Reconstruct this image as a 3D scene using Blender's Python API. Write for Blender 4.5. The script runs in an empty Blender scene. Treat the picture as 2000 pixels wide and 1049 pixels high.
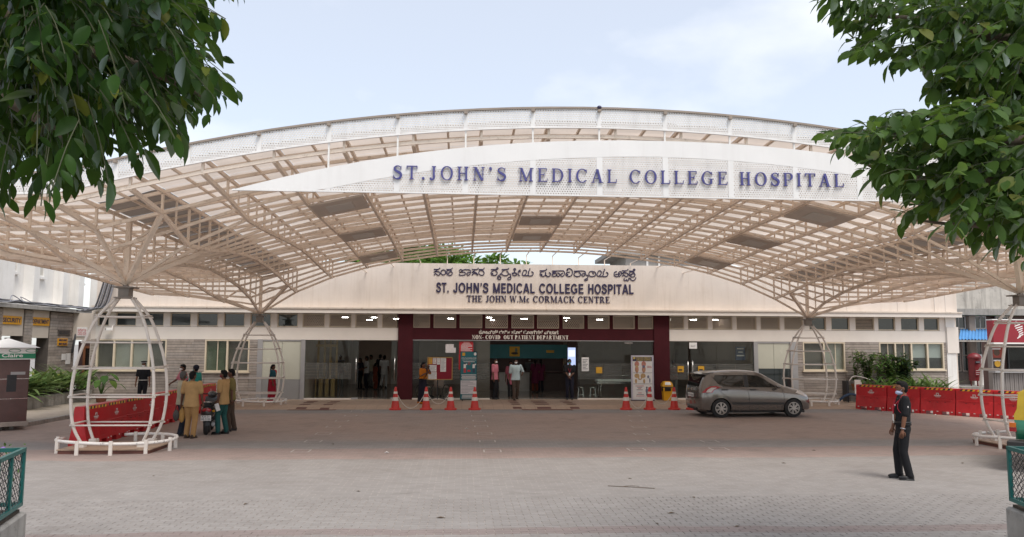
import bpy, bmesh, math, random
from mathutils import Vector, Matrix, Quaternion, noise as mnoise
R_ = math.radians
random.seed(7)
scene = bpy.context.scene
COL = scene.collection

# ------------------------------------------------------------------ camera
CAM_H, FPX, PITCH, YAW, ROLL = 2.45, 1495.9, .0987, .0638, .0046
cF = Vector((math.sin(YAW)*math.cos(PITCH), math.cos(YAW)*math.cos(PITCH), math.sin(PITCH)))
_r0 = Vector((math.cos(YAW), -math.sin(YAW), 0)); _u0 = _r0.cross(cF)
cR = _r0*math.cos(ROLL) + _u0*math.sin(ROLL); cU = _u0*math.cos(ROLL) - _r0*math.sin(ROLL)
cam = bpy.data.cameras.new('camera'); cam.sensor_width = 36; cam.lens = FPX/2000*36
cam.clip_start = .1; cam.clip_end = 2000
cam_o = bpy.data.objects.new('camera', cam); COL.objects.link(cam_o)
m3 = Matrix((cR, cU, -cF)).transposed().to_4x4(); m3.translation = (0, 0, CAM_H)
cam_o.matrix_world = m3
scene.camera = cam_o

# ------------------------------------------------------------------ sky, sun, exposure
SUN_DIR = Vector((.26, -.42, .87)).normalized()
world = bpy.data.worlds.new('World'); scene.world = world; world.use_nodes = True
wt = world.node_tree; wt.nodes.clear()
def wn(t, **k):
    n = wt.nodes.new(t)
    for a, b in k.items(): setattr(n, a, b)
    return n
w_out = wn('ShaderNodeOutputWorld'); w_bg = wn('ShaderNodeBackground'); w_bg.inputs[1].default_value = .115
w_sky = wn('ShaderNodeTexSky', sky_type='NISHITA', sun_disc=False)
w_sky.sun_elevation = math.asin(SUN_DIR.z); w_sky.sun_rotation = math.atan2(SUN_DIR.x, SUN_DIR.y)
w_sky.air_density = 1.0; w_sky.dust_density = 1.2; w_sky.ozone_density = 1.0
w_tc = wn('ShaderNodeTexCoord')
w_map = wn('ShaderNodeMapping'); w_map.inputs['Scale'].default_value = (1.0, 1.0, 2.0); w_map.inputs['Location'].default_value = (4.2, .4, 1.7)
w_n = wn('ShaderNodeTexNoise'); w_n.inputs['Scale'].default_value = 1.7; w_n.inputs['Detail'].default_value = 7; w_n.inputs['Roughness'].default_value = .52
w_rmp = wn('ShaderNodeValToRGB'); w_rmp.color_ramp.elements[0].position = .45; w_rmp.color_ramp.elements[0].color = (.46,)*3+(1,)
w_rmp.color_ramp.elements[1].position = .66; w_rmp.color_ramp.elements[1].color = (1, 1, 1, 1)
w_mix = wn('ShaderNodeMix', data_type='RGBA'); w_mix.inputs[7].default_value = (6.3, 6.38, 6.5, 1)
L = wt.links.new
L(w_tc.outputs['Generated'], w_map.inputs[0]); L(w_map.outputs[0], w_n.inputs['Vector']); L(w_n.outputs[0], w_rmp.inputs[0])
L(w_rmp.outputs[0], w_mix.inputs[0]); L(w_sky.outputs[0], w_mix.inputs[6]); L(w_mix.outputs[2], w_bg.inputs[0]); L(w_bg.outputs[0], w_out.inputs[0])
sun = bpy.data.lights.new('sun', 'SUN'); sun.energy = 1.9; sun.angle = R_(26); sun.color = (1, .945, .87)
sun_o = bpy.data.objects.new('sun', sun); COL.objects.link(sun_o); sun_o.location = (0, 0, 40)
sun_o.rotation_euler = SUN_DIR.to_track_quat('Z', 'Y').to_euler()
vs = scene.view_settings; vs.view_transform = 'Standard'; vs.look = 'None'; vs.exposure = .76; vs.gamma = 1; vs.use_curve_mapping = False
scene.cycles.max_bounces = 8; scene.cycles.transparent_max_bounces = 16; scene.cycles.diffuse_bounces = 4
scene.cycles.use_denoising = True

def pix(u, v, X=None, Y=None, z=None):
    """a point of the photograph (2000 x 1049) on a known plane, in metres"""
    d = cF + cR*((u-1000)/FPX) - cU*((v-524.5)/FPX)
    t = Y/d.y if Y is not None else (X/d.x if X is not None else (z-CAM_H)/d.z)
    return Vector((0, 0, CAM_H)) + d*t

# ------------------------------------------------------------------ objects and tags
def tag(o, label=None, cat=None, group=None, kind=None):
    if label: o['label'] = label
    if cat: o['category'] = cat
    if group: o['group'] = group
    if kind: o['kind'] = kind
    return o
def thing(name, label, cat, loc=(0, 0, 0), rz=0, group=None):
    o = bpy.data.objects.new(name, None); COL.objects.link(o); o.empty_display_size = .1
    o.location = loc; o.rotation_euler = (0, 0, rz)
    return tag(o, label, cat, group)
def copy_tree(o, parent=None):
    c = o.copy(); COL.objects.link(c); c.parent = parent
    for ch in list(o.children): copy_tree(ch, c)
    return c

class MB:
    """collects shapes, then links them as one mesh object"""
    def __init__(s): s.v = []; s.f = []; s.m = []; s.mi = 0
    def add(s, vs, fs):
        b = len(s.v); s.v += [tuple(x) for x in vs]
        s.f += [tuple(i+b for i in f) for f in fs]; s.m += [s.mi]*len(fs); return s
    def box(s, c, d, rz=0, M=None):
        x, y, z = d[0]/2, d[1]/2, d[2]/2
        P = [Vector((i*x, j*y, k*z)) for i in (-1, 1) for j in (-1, 1) for k in (-1, 1)]
        if M is not None: P = [M @ p for p in P]
        if rz: Q = Matrix.Rotation(rz, 3, 'Z'); P = [Q @ p for p in P]
        c = Vector(c)
        return s.add([p+c for p in P], [(0, 1, 3, 2), (4, 6, 7, 5), (0, 4, 5, 1), (2, 3, 7, 6), (0, 2, 6, 4), (1, 5, 7, 3)])
    def bb(s, x0, x1, y0, y1, z0, z1): return s.box(((x0+x1)/2, (y0+y1)/2, (z0+z1)/2), (abs(x1-x0), abs(y1-y0), abs(z1-z0)))
    def cbox(s, x0, x1, y0, y1, z0, z1, c=.02):
        """box with chamfered vertical and top edges"""
        P = []
        for z, k in ((z0, 0), (z1-c, 0), (z1, c)):
            for x, y in ((x0+c+k, y0+k), (x1-c-k, y0+k), (x1-k, y0+c+k), (x1-k, y1-c-k), (x1-c-k, y1-k), (x0+c+k, y1-k), (x0+k, y1-c-k), (x0+k, y0+c+k)): P.append((x, y, z))
        F = [tuple(range(7, -1, -1)), tuple(range(16, 24))]
        for a in (0, 8):
            for i in range(8): F.append((a+i, a+(i+1) % 8, a+8+(i+1) % 8, a+8+i))
        return s.add(P, F)
    def beam(s, p, q, w, h, up=(0, 0, 1)):
        p, q = Vector(p), Vector(q); d = (q-p).normalized(); up = Vector(up)
        if abs(d.dot(up)) > .98: up = Vector((0, 1, 0))
        x = d.cross(up).normalized(); y = x.cross(d)
        P = [a + x*(i*w/2) + y*(j*h/2) for a in (p, q) for i, j in ((-1, -1), (1, -1), (1, 1), (-1, 1))]
        return s.add(P, [(3, 2, 1, 0), (4, 5, 6, 7), (0, 1, 5, 4), (1, 2, 6, 5), (2, 3, 7, 6), (3, 0, 4, 7)])
    def tube(s, pts, r, n=8, closed=False, cap=True):
        pts = [Vector(p) for p in pts]; N = len(pts)
        rr = r if isinstance(r, (list, tuple)) else [r]*N
        P = []; prev = None
        for i, p in enumerate(pts):
            if closed: d = pts[(i+1) % N]-pts[i-1]
            else: d = pts[min(i+1, N-1)]-pts[max(i-1, 0)]
            d = d.normalized() if d.length > 1e-9 else Vector((0, 0, 1))
            if prev is None:
                a = d.orthogonal().normalized()
            else:
                a = prev - d*prev.dot(d); a = a.normalized() if a.length > 1e-6 else d.orthogonal().normalized()
            prev = a; b = d.cross(a)
            for k in range(n):
                t = 2*math.pi*k/n; P.append(p + (a*math.cos(t)+b*math.sin(t))*rr[i])
        F = []
        for i in range(N if closed else N-1):
            j = (i+1) % N
            for k in range(n): F.append((i*n+k, i*n+(k+1) % n, j*n+(k+1) % n, j*n+k))
        if cap and not closed: F += [tuple(range(n-1, -1, -1)), tuple((N-1)*n+k for k in range(n))]
        return s.add(P, F)
    def lathe(s, prof, c=(0, 0, 0), n=20, sx=1, sy=1, axis='Z', cap=True, a0=0):
        P = []; c = Vector(c)
        for r, z in prof:
            for k in range(n):
                t = a0+2*math.pi*k/n; p = Vector((r*math.cos(t)*sx, r*math.sin(t)*sy, z))
                if axis == 'Y': p = Vector((p.x, p.z, -p.y))
                if axis == 'X': p = Vector((p.z, p.y, -p.x))
                P.append(c+p)
        F = []; N = len(prof)
        for i in range(N-1):
            for k in range(n): F.append((i*n+k, i*n+(k+1) % n, (i+1)*n+(k+1) % n, (i+1)*n+k))
        if cap: F += [tuple(range(n-1, -1, -1)), tuple((N-1)*n+k for k in range(n))]
        return s.add(P, F)
    def ell(s, c, r, n=12, m=8, M=None):
        P = []; c = Vector(c)
        for i in range(m+1):
            a = math.pi*i/m
            for k in range(n):
                t = 2*math.pi*k/n; p = Vector((r[0]*math.sin(a)*math.cos(t), r[1]*math.sin(a)*math.sin(t), r[2]*math.cos(a)))
                if M is not None: p = M @ p
                P.append(c+p)
        F = []
        for i in range(m):
            for k in range(n):
                q = (i*n+k, (i+1)*n+k, (i+1)*n+(k+1) % n, i*n+(k+1) % n)
                if i == 0: q = (q[0], q[1], q[2])
                elif i == m-1: q = (q[0], q[1], q[3])
                F.append(q)
        return s.add(P, F)
    def prism(s, poly, f0, f1):
        """poly: 2-D outline (counter-clockwise); f0,f1 map (a,b) to front and back points"""
        n = len(poly); P = [f0(a, b) for a, b in poly]+[f1(a, b) for a, b in poly]
        F = [tuple(range(n)), tuple(range(2*n-1, n-1, -1))]+[(i, n+i, n+(i+1) % n, (i+1) % n) for i in range(n)]
        return s.add(P, F)
    def grid(s, fn, nu, nv):
        P = [fn(i/nu, j/nv) for i in range(nu+1) for j in range(nv+1)]
        return s.add(P, [(i*(nv+1)+j, (i+1)*(nv+1)+j, (i+1)*(nv+1)+j+1, i*(nv+1)+j+1) for i in range(nu) for j in range(nv)])
    def mesh(s, name, mats, smooth=False):
        me = bpy.data.meshes.new(name); me.from_pydata(s.v, [], s.f)
        for m in (mats if isinstance(mats, (list, tuple)) else [mats]): me.materials.append(m)
        if any(s.m): me.polygons.foreach_set('material_index', s.m)
        bm = bmesh.new(); bm.from_mesh(me)
        bmesh.ops.recalc_face_normals(bm, faces=bm.faces); bm.to_mesh(me); bm.free()
        if smooth is True: me.polygons.foreach_set('use_smooth', [True]*len(me.polygons))
        elif smooth:
            me.polygons.foreach_set('use_smooth', [True]*len(me.polygons)); me.set_sharp_from_angle(angle=R_(smooth))
        me.update(); return me
    def build(s, name, mats, parent=None, smooth=False, loc=None, rot=None):
        return place(name, s.mesh(name, mats, smooth), parent, loc, rot)
def place(name, me, parent=None, loc=None, rot=None):
    o = bpy.data.objects.new(name, me); COL.objects.link(o)
    if parent is not None: o.parent = parent
    if loc is not None: o.location = loc
    if rot is not None: o.rotation_euler = rot
    return o
def struct(name, mb, mats, smooth=False): return tag(mb.build(name, mats, None, smooth), kind='structure')

# ------------------------------------------------------------------ materials
def _nt(name):
    m = bpy.data.materials.new(name); m.use_nodes = True; t = m.node_tree; t.nodes.clear()
    o = t.nodes.new('ShaderNodeOutputMaterial'); b = t.nodes.new('ShaderNodeBsdfPrincipled'); t.links.new(b.outputs[0], o.inputs[0])
    return m, t, b, o
def nd(t, typ, ins=None, **k):
    n = t.nodes.new(typ)
    for a, b in k.items(): setattr(n, a, b)
    for a, b in (ins or {}).items():
        if isinstance(b, bpy.types.NodeSocket): t.links.new(b, n.inputs[a])
        else: n.inputs[a].default_value = b
    return n
def mth(t, op, a, b=0., c=None):
    d = {0: a, 1: b}
    if c is not None: d[2] = c
    return nd(t, 'ShaderNodeMath', d, operation=op).outputs[0]
def mixc(t, f, a, b, bt='MIX'):
    n = nd(t, 'ShaderNodeMix', None, data_type='RGBA', blend_type=bt)
    for i, x in ((0, f), (6, a), (7, b)):
        if isinstance(x, bpy.types.NodeSocket): t.links.new(x, n.inputs[i])
        elif i == 0: n.inputs[0].default_value = x
        else: n.inputs[i].default_value = (*x[:3], 1)
    return n.outputs[2]
def ramp(t, f, stops):
    n = nd(t, 'ShaderNodeValToRGB', {0: f}); e = n.color_ramp.elements
    while len(e) < len(stops): e.new(.5)
    for el, (p, c) in zip(e, stops): el.position = p; el.color = (c, c, c, 1) if isinstance(c, (int, float)) else (*c, 1)
    return n.outputs[0]
def vmul(c, k): return tuple(min(1, x*k) for x in c)
def pmat(name, col, rough=.6, var=.15, scale=2., bump=0., bscale=80., metal=0., coat=0., spec=.5, stain=0., stain_col=(.16, .1, .06), streak=0., trans=0., rvar=.1, obj=False):
    """painted / plastic / cloth surfaces: base colour with broad and fine variation, wear, streaks and fine relief, all in metres"""
    m, t, b, o = _nt(name)
    if obj: P = nd(t, 'ShaderNodeTexCoord').outputs['Object']
    else: P = nd(t, 'ShaderNodeNewGeometry').outputs['Position']
    n1 = nd(t, 'ShaderNodeTexNoise', {'Vector': P, 'Scale': scale, 'Detail': 6, 'Roughness': .6}).outputs[0]
    c = mixc(t, ramp(t, n1, [(.3, 0), (.7, 1)]), vmul(col, 1-var), vmul(col, 1+var))
    if stain:
        n2 = nd(t, 'ShaderNodeTexNoise', {'Vector': P, 'Scale': scale*2.3, 'Detail': 8, 'Roughness': .7}).outputs[0]
        c = mixc(t, ramp(t, n2, [(.56, 0), (.72, stain)]), c, stain_col)
    if streak:
        mp = nd(t, 'ShaderNodeMapping', {0: P, 3: (5, 5, .35)}).outputs[0]
        n3 = nd(t, 'ShaderNodeTexNoise', {'Vector': mp, 'Scale': 1., 'Detail': 6, 'Roughness': .65}).outputs[0]
        c = mixc(t, ramp(t, n3, [(.5, 0), (.75, streak)]), c, stain_col)
    t.links.new(c, b.inputs['Base Color'])
    rg = mth(t, 'ADD', mth(t, 'MULTIPLY', n1, rvar*2), rough-rvar); t.links.new(rg, b.inputs['Roughness'])
    b.inputs['Metallic'].default_value = metal; b.inputs['Specular IOR Level'].default_value = spec
    if coat: b.inputs['Coat Weight'].default_value = coat; b.inputs['Coat Roughness'].default_value = .08
    if bump:
        n4 = nd(t, 'ShaderNodeTexNoise', {'Vector': P, 'Scale': bscale, 'Detail': 4}).outputs[0]
        bp = nd(t, 'ShaderNodeBump', {'Height': n4, 'Strength': bump, 'Distance': .01}); t.links.new(bp.outputs[0], b.inputs['Normal'])
    return m
def emat(name, col, s):
    m, t, b, o = _nt(name); b.inputs['Base Color'].default_value = (*col, 1); b.inputs['Emission Color'].default_value = (*col, 1); b.inputs['Emission Strength'].default_value = s; return m
def glass_mat(name, tint, rough=.02, opac=.12, ior=1.45):
    """thin pane: fresnel reflection over a tinted see-through sheet with a little dust"""
    m, t, b, o = _nt(name); t.nodes.remove(b)
    P = nd(t, 'ShaderNodeNewGeometry').outputs['Position']
    tr = nd(t, 'ShaderNodeBsdfTransparent', {0: (*tint, 1)}); gl = nd(t, 'ShaderNodeBsdfGlossy', {0: (1, 1, 1, 1), 1: rough})
    df = nd(t, 'ShaderNodeBsdfDiffuse', {0: (.35, .34, .32, 1)})
    n = nd(t, 'ShaderNodeTexNoise', {'Vector': P, 'Scale': 3., 'Detail': 5}).outputs[0]
    a = nd(t, 'ShaderNodeMixShader', {0: mth(t, 'MULTIPLY', n, opac*.5), 1: tr.outputs[0], 2: df.outputs[0]})
    fr = nd(t, 'ShaderNodeFresnel', {0: ior})
    mx = nd(t, 'ShaderNodeMixShader', {0: mth(t, 'MINIMUM', mth(t, 'MULTIPLY', fr.outputs[0], .42), .9), 1: a.outputs[0], 2: gl.outputs[0]})
    t.links.new(mx.outputs[0], o.inputs[0]); return m

M = {}
M['cream'] = pmat('cream_wall_paint', (.67, .59, .52), .7, .06, .8, .15, 60, stain=.2, streak=.38, stain_col=(.44, .35, .27))
M['cream_ledge'] = pmat('ledge_stained_paint', (.62, .54, .46), .75, .1, 2., .25, 60, stain=.95, stain_col=(.33, .2, .12))
M['lintel'] = pmat('lintel_white_paint', (.70, .64, .58), .65, .05, 1.2, .12, 60, stain=.1, stain_col=(.5, .42, .34))
M['maroon'] = pmat('maroon_cladding', (.058, .010, .014), .7, .12, 3., 0, spec=.15)
M['white'] = pmat('white_paint', (.76, .74, .71), .5, .05, 3.)
M['whitewall'] = pmat('white_wall', (.74, .72, .69), .8, .07, 1., .2, 50, stain=.2, streak=.35, stain_col=(.45, .41, .36))
M['steel'] = pmat('cream_steel_paint', (.82, .69, .57), .5, .12, 2.5, .1, 40, stain=.5, stain_col=(.2, .125, .08))
M['cage'] = pmat('cage_white_paint', (.70, .635, .575), .42, .06, 4., .15, 60, stain=.25, stain_col=(.36, .3, .26))
M['cage_chip'] = pmat('cage_ring_chipped_paint', (.74, .70, .66), .42, .06, 3., .2, 60, stain=1., stain_col=(.05, .048, .05))
M['stonejoint'] = pmat('stone_joint', (.09, .075, .065), .9, .2, 6.)
for k, c in enumerate(((.30, .255, .22), (.345, .295, .255), (.265, .225, .195), (.32, .28, .25))):
    M['stone%d' % k] = pmat('cladding_stone_%d' % k, c, .8, .2, 5., .35, 90, stain=.25, stain_col=(.16, .13, .11))
M['frame'] = pmat('window_frame_cream', (.62, .53, .40), .45, .06, 4.)
M['alu'] = pmat('aluminium_grey', (.34, .33, .33), .4, .06, 4., metal=.3)
M['steel_bright'] = pmat('brushed_steel', (.62, .60, .57), .25, .05, 8., metal=1.)
M['black'] = pmat('black_metal', (.018, .018, .02), .45, .2, 6.)
M['rubber'] = pmat('rubber', (.02, .02, .021), .85, .2, 9., .2, 120)
M['navy'] = pmat('navy_letter', (.028, .024, .07), .4, .1, 5.)
M['letter_blue'] = pmat('blue_letter', (.06, .058, .22), .4, .12, 4., coat=.1)
M['letter_white'] = pmat('white_letter', (.80, .74, .66), .5, .05, 4.)
M['curtain'] = pmat('window_blind', (.50, .475, .43), .8, .08, 2.)
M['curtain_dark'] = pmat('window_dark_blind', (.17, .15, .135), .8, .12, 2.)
M['blind_white'] = pmat('roller_blind', (.62, .62, .60), .8, .04, 2.)
M['frost'] = pmat('frosted_panel', (.47, .46, .38), .25, .05, 1.5)
M['gpanel'] = pmat('grey_panel', (.25, .245, .24), .4, .05, 1.5)
M['glass'] = glass_mat('clear_glass', (.88, .92, .90), .01, .06)
M['glass_dark'] = glass_mat('tinted_glass', (.40, .44, .42), .015, .10)
M['win_glass'] = glass_mat('window_glass', (.88, .91, .89), .02, .12)
M['frost_stripe'] = glass_mat('frosted_stripe', (.74, .76, .74), .35, .8)
M['clerestory'] = pmat('clerestory_dark_glass', (.018, .026, .026), .06, .3, 1., spec=.7)
M['terracotta'] = pmat('terracotta', (.25, .085, .045), .8, .2, 8., .2, 60, stain=.3)
M['concrete'] = pmat('weathered_concrete', (.30, .285, .265), .85, .2, 2., .5, 40, stain=.5, streak=.5, stain_col=(.07, .06, .05))
M['oldwall'] = pmat('old_stained_wall', (.47, .44, .395), .85, .2, 1.2, .4, 40, stain=.6, streak=.7, stain_col=(.10, .09, .08))
M['red'] = pmat('red_plastic', (.48, .014, .02), .42, .14, 2.5, .08, 60, rvar=.1, stain=.5, stain_col=(.40, .075, .07))
M['red_dark'] = pmat('red_paint_dark', (.17, .012, .016), .45, .15, 4., stain=.3)
M['yellow'] = pmat('yellow_plastic', (.72, .36, .012), .35, .06, 4.)
M['tape_y'] = pmat('tape_yellow', (.62, .33, .02), .5, .1, 9.)
M['tape_k'] = pmat('tape_black', (.02, .018, .016), .5, .1, 9.)
M['paper'] = pmat('paper', (.74, .72, .70), .8, .05, 6.)
M['print_white'] = pmat('print_white', (.66, .61, .60), .6, .1, 20.)
M['ink'] = pmat('ink', (.06, .06, .08), .7, .1, 20.)
M['leafstem'] = pmat('twig_bark', (.10, .075, .05), .8, .25, 12., .4, 60)
M['bark'] = pmat('tree_bark', (.12, .09, .065), .9, .3, 6., .8, 30)
M['soil'] = pmat('soil', (.05, .038, .028), .95, .3, 12., .5, 60)

# ------------------------------------------------------------------ lettering
def arc_pts(cx, cy, rx, ry, a0, a1, n=14):
    return [(cx+rx*math.cos(R_(a0+(a1-a0)*i/n)), cy+ry*math.sin(R_(a0+(a1-a0)*i/n))) for i in range(n+1)]
def smooth_path(pts, k=6, closed=False):
    if len(pts) < 3: return list(pts)
    out = []; n = len(pts)
    for i in range(n-1):
        p0 = pts[max(i-1, 0)]; p1 = pts[i]; p2 = pts[i+1]; p3 = pts[min(i+2, n-1)]
        for j in range(k):
            t = j/k; out.append(tuple(.5*((2*b)+(c-a)*t+(2*a-5*b+4*c-d)*t*t+(3*b-a-3*c+d)*t**3) for a, b, c, d in zip(p0, p1, p2, p3)))
    out.append(tuple(pts[-1])); return out
def ribbon(path, w):
    """2-D stroke outline of varying width -> list of quads"""
    L_, Rr = [], []; n = len(path)
    for i, p in enumerate(path):
        a = path[max(i-1, 0)]; b = path[min(i+1, n-1)]; dx, dy = b[0]-a[0], b[1]-a[1]; l = math.hypot(dx, dy) or 1
        ww = (w[0]+(w[1]-w[0])*i/(n-1) if len(w) == 2 else w[min(int(i*len(w)/n), len(w)-1)]) if isinstance(w, (list, tuple)) else w
        L_.append((p[0]-dy/l*ww/2, p[1]+dx/l*ww/2)); Rr.append((p[0]+dy/l*ww/2, p[1]-dx/l*ww/2))
    return L_, Rr
T_, H_, SR = .165, .06, .085     # stem, hairline, serif overhang
def _stem(x, y0=0, y1=1, t=None, top=True, bot=True):
    t = t or T_; o = [[(x, y0), (x+t, y0), (x+t, y1), (x, y1)]]
    if bot: o.append([(x-SR, y0), (x+t+SR, y0), (x+t+SR, y0+.045), (x+t, y0+.085), (x, y0+.085), (x-SR, y0+.045)])
    if top: o.append([(x-SR, y1-.045), (x, y1-.085), (x+t, y1-.085), (x+t+SR, y1-.045), (x+t+SR, y1), (x-SR, y1)])
    return o
def _bar(x0, x1, y, th=None): th = th or H_; return [[(x0, y), (x1, y), (x1, y+th), (x0, y+th)]]
def _bowl(cx, cy, rx, ry, a0, a1, tx=None, ty=None, n=16):
    tx = tx or T_*1.05; ty = ty or H_*.9; o = []
    A = arc_pts(cx, cy, rx, ry, a0, a1, n); B = arc_pts(cx, cy, rx-tx, ry-ty, a0, a1, n)
    for i in range(n): o.append([A[i], A[i+1], B[i+1], B[i]])
    return o
def _diag(x0, y0, x1, y1, w): return [[(x0, y0), (x0+w, y0), (x1+w, y1), (x1, y1)]]
def _ser(x0, x1, y): return [[(x0, y), (x1, y), (x1, y+.05), (x0, y+.05)]]
def _str(pts, w):
    a, b = ribbon(smooth_path(pts, 5), w); return [[a[i], a[i+1], b[i+1], b[i]] for i in range(len(a)-1)]
def serif(ch):
    t = T_
    if ch == 'I': return _stem(.1), .1+t+.1
    if ch == 'T': return _stem(.33, top=False) + _bar(.02, .80, .93, .07) + [[(.02, .76), (.06, .76), (.09, .93), (.02, .93)], [(.76, .76), (.80, .76), (.80, .93), (.73, .93)]], .82
    if ch == 'H': return _stem(.1) + _stem(.6) + _bar(.1+t, .6, .49), .87
    if ch == 'E': return _stem(.1, top=False, bot=False) + _bar(.02, .70, 0) + _bar(.02, .67, .94) + _bar(.1+t, .5, .49) + [[(.66, 0), (.70, 0), (.74, .24), (.70, .24)], [(.63, .78), (.67, .78), (.67, 1), (.63, .94)], [(.46, .38), (.5, .38), (.5, .66), (.46, .66)]], .76
    if ch == 'L': return _stem(.1, bot=False) + _bar(.02, .68, 0) + [[(.64, 0), (.68, 0), (.72, .28), (.68, .28)]], .74
    if ch == 'D': return _stem(.1, top=False, bot=False) + _bar(.02, .45, 0) + _bar(.02, .45, .94) + _bowl(.40, .5, .46, .5, -90, 90), .9
    if ch == 'O': return _bowl(.46, .5, .44, .52, 0, 360, n=28), .92
    if ch == 'C': return _bowl(.46, .5, .44, .52, 42, 318, n=22) + [[(.76, .70), (.80, .70), (.80, .99), (.76, .93)]], .86
    if ch == 'G': return _bowl(.46, .5, .44, .52, 42, 300, n=22) + [[(.76, .70), (.80, .70), (.80, .99), (.76, .93)]] + _stem(.66, .06, .42, bot=False, top=False) + _ser(.56, .92, .40), .95
    if ch == 'S': return _str([(.60, .80), (.5, .93), (.33, .97), (.16, .88), (.13, .74), (.24, .62), (.40, .53), (.57, .41), (.60, .25), (.50, .08), (.31, .03), (.15, .10), (.08, .24)], [.05, .06, .08, .12, .15, .17, .18, .17, .15, .12, .08, .06]) + [[(.58, .70), (.62, .70), (.62, .99), (.57, .93)], [(.06, .01), (.11, .07), (.10, .31), (.06, .31)]], .70
    if ch == 'J': return _stem(.28, .22, 1, bot=False) + _str([(.362, .30), (.34, .1), (.22, 0), (.10, .02)], (.165, .08)) + [arc_pts(.12, .08, .08, .085, 0, 330, 10)], .55
    if ch == 'P': return _stem(.1, top=False) + _bar(.02, .42, .94) + _bar(.2, .42, .44, .05) + _bowl(.40, .715, .33, .285, -90, 90), .76
    if ch == 'R': return _stem(.1, top=False) + _bar(.02, .42, .94) + _bar(.2, .42, .46, .05) + _bowl(.40, .73, .32, .27, -90, 90) + _diag(.64, 0, .36, .48, .19) + _ser(.6, .9, 0), .9
    if ch == 'N': return _stem(.12, t=.06, top=False) + _stem(.70, t=.06, bot=False) + _diag(.60, 0, .08, 1, .18) + _ser(0, .2, .95), .88
    if ch == 'M': return _stem(.12, t=.06, top=False) + _stem(.82, top=False) + _diag(.48, .02, .10, 1, .16) + _diag(.48, .02, .86, 1, .07) + _ser(.0, .22, .95) + _ser(.86, 1.08, .95), 1.1
    if ch == 'A': return _diag(.08, 0, .40, 1, .07) + _diag(.62, 0, .36, 1, .17) + _bar(.22, .66, .30, .05) + _ser(0, .24, 0) + _ser(.54, .88, 0), .9
    if ch == 'V': return _diag(.36, 0, .06, 1, .18) + _diag(.40, 0, .72, 1, .07) + _ser(0, .3, .95) + _ser(.62, .88, .95), .88
    if ch == 'W': return _diag(.27, 0, .04, 1, .16) + _diag(.30, 0, .56, 1, .06) + _diag(.72, 0, .46, 1, .16) + _diag(.76, 0, 1.02, 1, .06) + _ser(-.02, .28, .95) + _ser(.94, 1.14, .95), 1.14
    if ch == 'K': return _stem(.1) + _diag(.28, .42, .68, 1, .08) + _diag(.66, 0, .36, .54, .19) + _ser(.6, .92, 0) + _ser(.58, .86, .95), .92
    if ch == 'U': return _stem(.1, .35, 1, bot=False) + _stem(.70, .35, 1, t=.06, bot=False) + _bowl(.43, .36, .33, .38, 180, 360), .88
    if ch == 'c': return _bowl(.30, .32, .28, .34, 40, 320, n=14), .58
    if ch == '.': return [arc_pts(.13, .09, .1, .1, 0, 330, 10)], .27
    if ch == ',' or ch == "'": return [arc_pts(.12, .92, .1, .1, 0, 330, 10)] + _str([(.19, .93), (.18, .8), (.08, .7)], (.08, .03)), .3
    if ch == '-': return _bar(.05, .4, .3, .1), .45
    return [], .36
def sans(ch):
    b = .2
    def st(x, y0=0, y1=1): return [[(x, y0), (x+b, y0), (x+b, y1), (x, y1)]]
    def ring(cx, cy, rx, ry, a0, a1, n=20): return _bowl(cx, cy, rx, ry, a0, a1, b, b*.86, n)
    h = .17
    if ch == 'I': return st(.06), .32
    if ch == 'T': return st(.28, 0, .83) + _bar(.02, .74, .83, h), .76
    if ch == 'H': return st(.06) + st(.58) + _bar(.26, .58, .43, h), .84
    if ch == 'E': return st(.06) + _bar(.26, .68, 0, h) + _bar(.26, .66, .83, h) + _bar(.26, .62, .43, h), .72
    if ch == 'L': return st(.06) + _bar(.26, .64, 0, h), .67
    if ch == 'D': return st(.06) + _bar(.26, .42, 0, h) + _bar(.26, .42, .83, h) + ring(.38, .5, .42, .5, -90, 90), .84
    if ch == 'O': return ring(.46, .5, .44, .52, 0, 360, 30), .92
    if ch == 'C': return ring(.46, .5, .44, .52, 38, 322, 24), .86
    if ch == 'G': return ring(.46, .5, .44, .52, 38, 322, 24) + _bar(.5, .86, .38, h) + [[(.68, .1), (.86, .1), (.86, .38), (.68, .38)]], .92
    if ch == 'S': return _str([(.64, .70), (.58, .86), (.38, .93), (.18, .86), (.14, .72), (.24, .60), (.42, .52), (.60, .42), (.64, .27), (.56, .13), (.37, .07), (.17, .13), (.10, .31)], .185), .76
    if ch == 'J': return st(.36, .28, 1) + _str([(.46, .32), (.44, .14), (.30, .06), (.15, .13), (.12, .30)], .19), .62
    if ch == 'P': return st(.06) + _bar(.26, .42, .83, h) + _bar(.26, .42, .36, h) + ring(.40, .68, .34, .32, -90, 90), .76
    if ch == 'N': return st(.06) + st(.58) + _diag(.55, 0, .06, 1, .23), .84
    if ch == 'M': return st(.06) + st(.76) + _diag(.40, 0, .06, 1, .2) + _diag(.42, 0, .76, 1, .2), 1.02
    if ch == 'A': return _diag(.0, 0, .30, 1, .21) + _diag(.63, 0, .33, 1, .21) + _bar(.2, .64, .22, .15), .84
    if ch == '.': return [[(.06, 0), (.26, 0), (.26, .2), (.06, .2)]], .32
    if ch == "'": return [[(.08, .78), (.24, .78), (.24, 1), (.08, 1)], [(.06, .64), (.16, .68), (.24, .78), (.14, .80)]], .3
    return [], .3
_GL = {}
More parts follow.
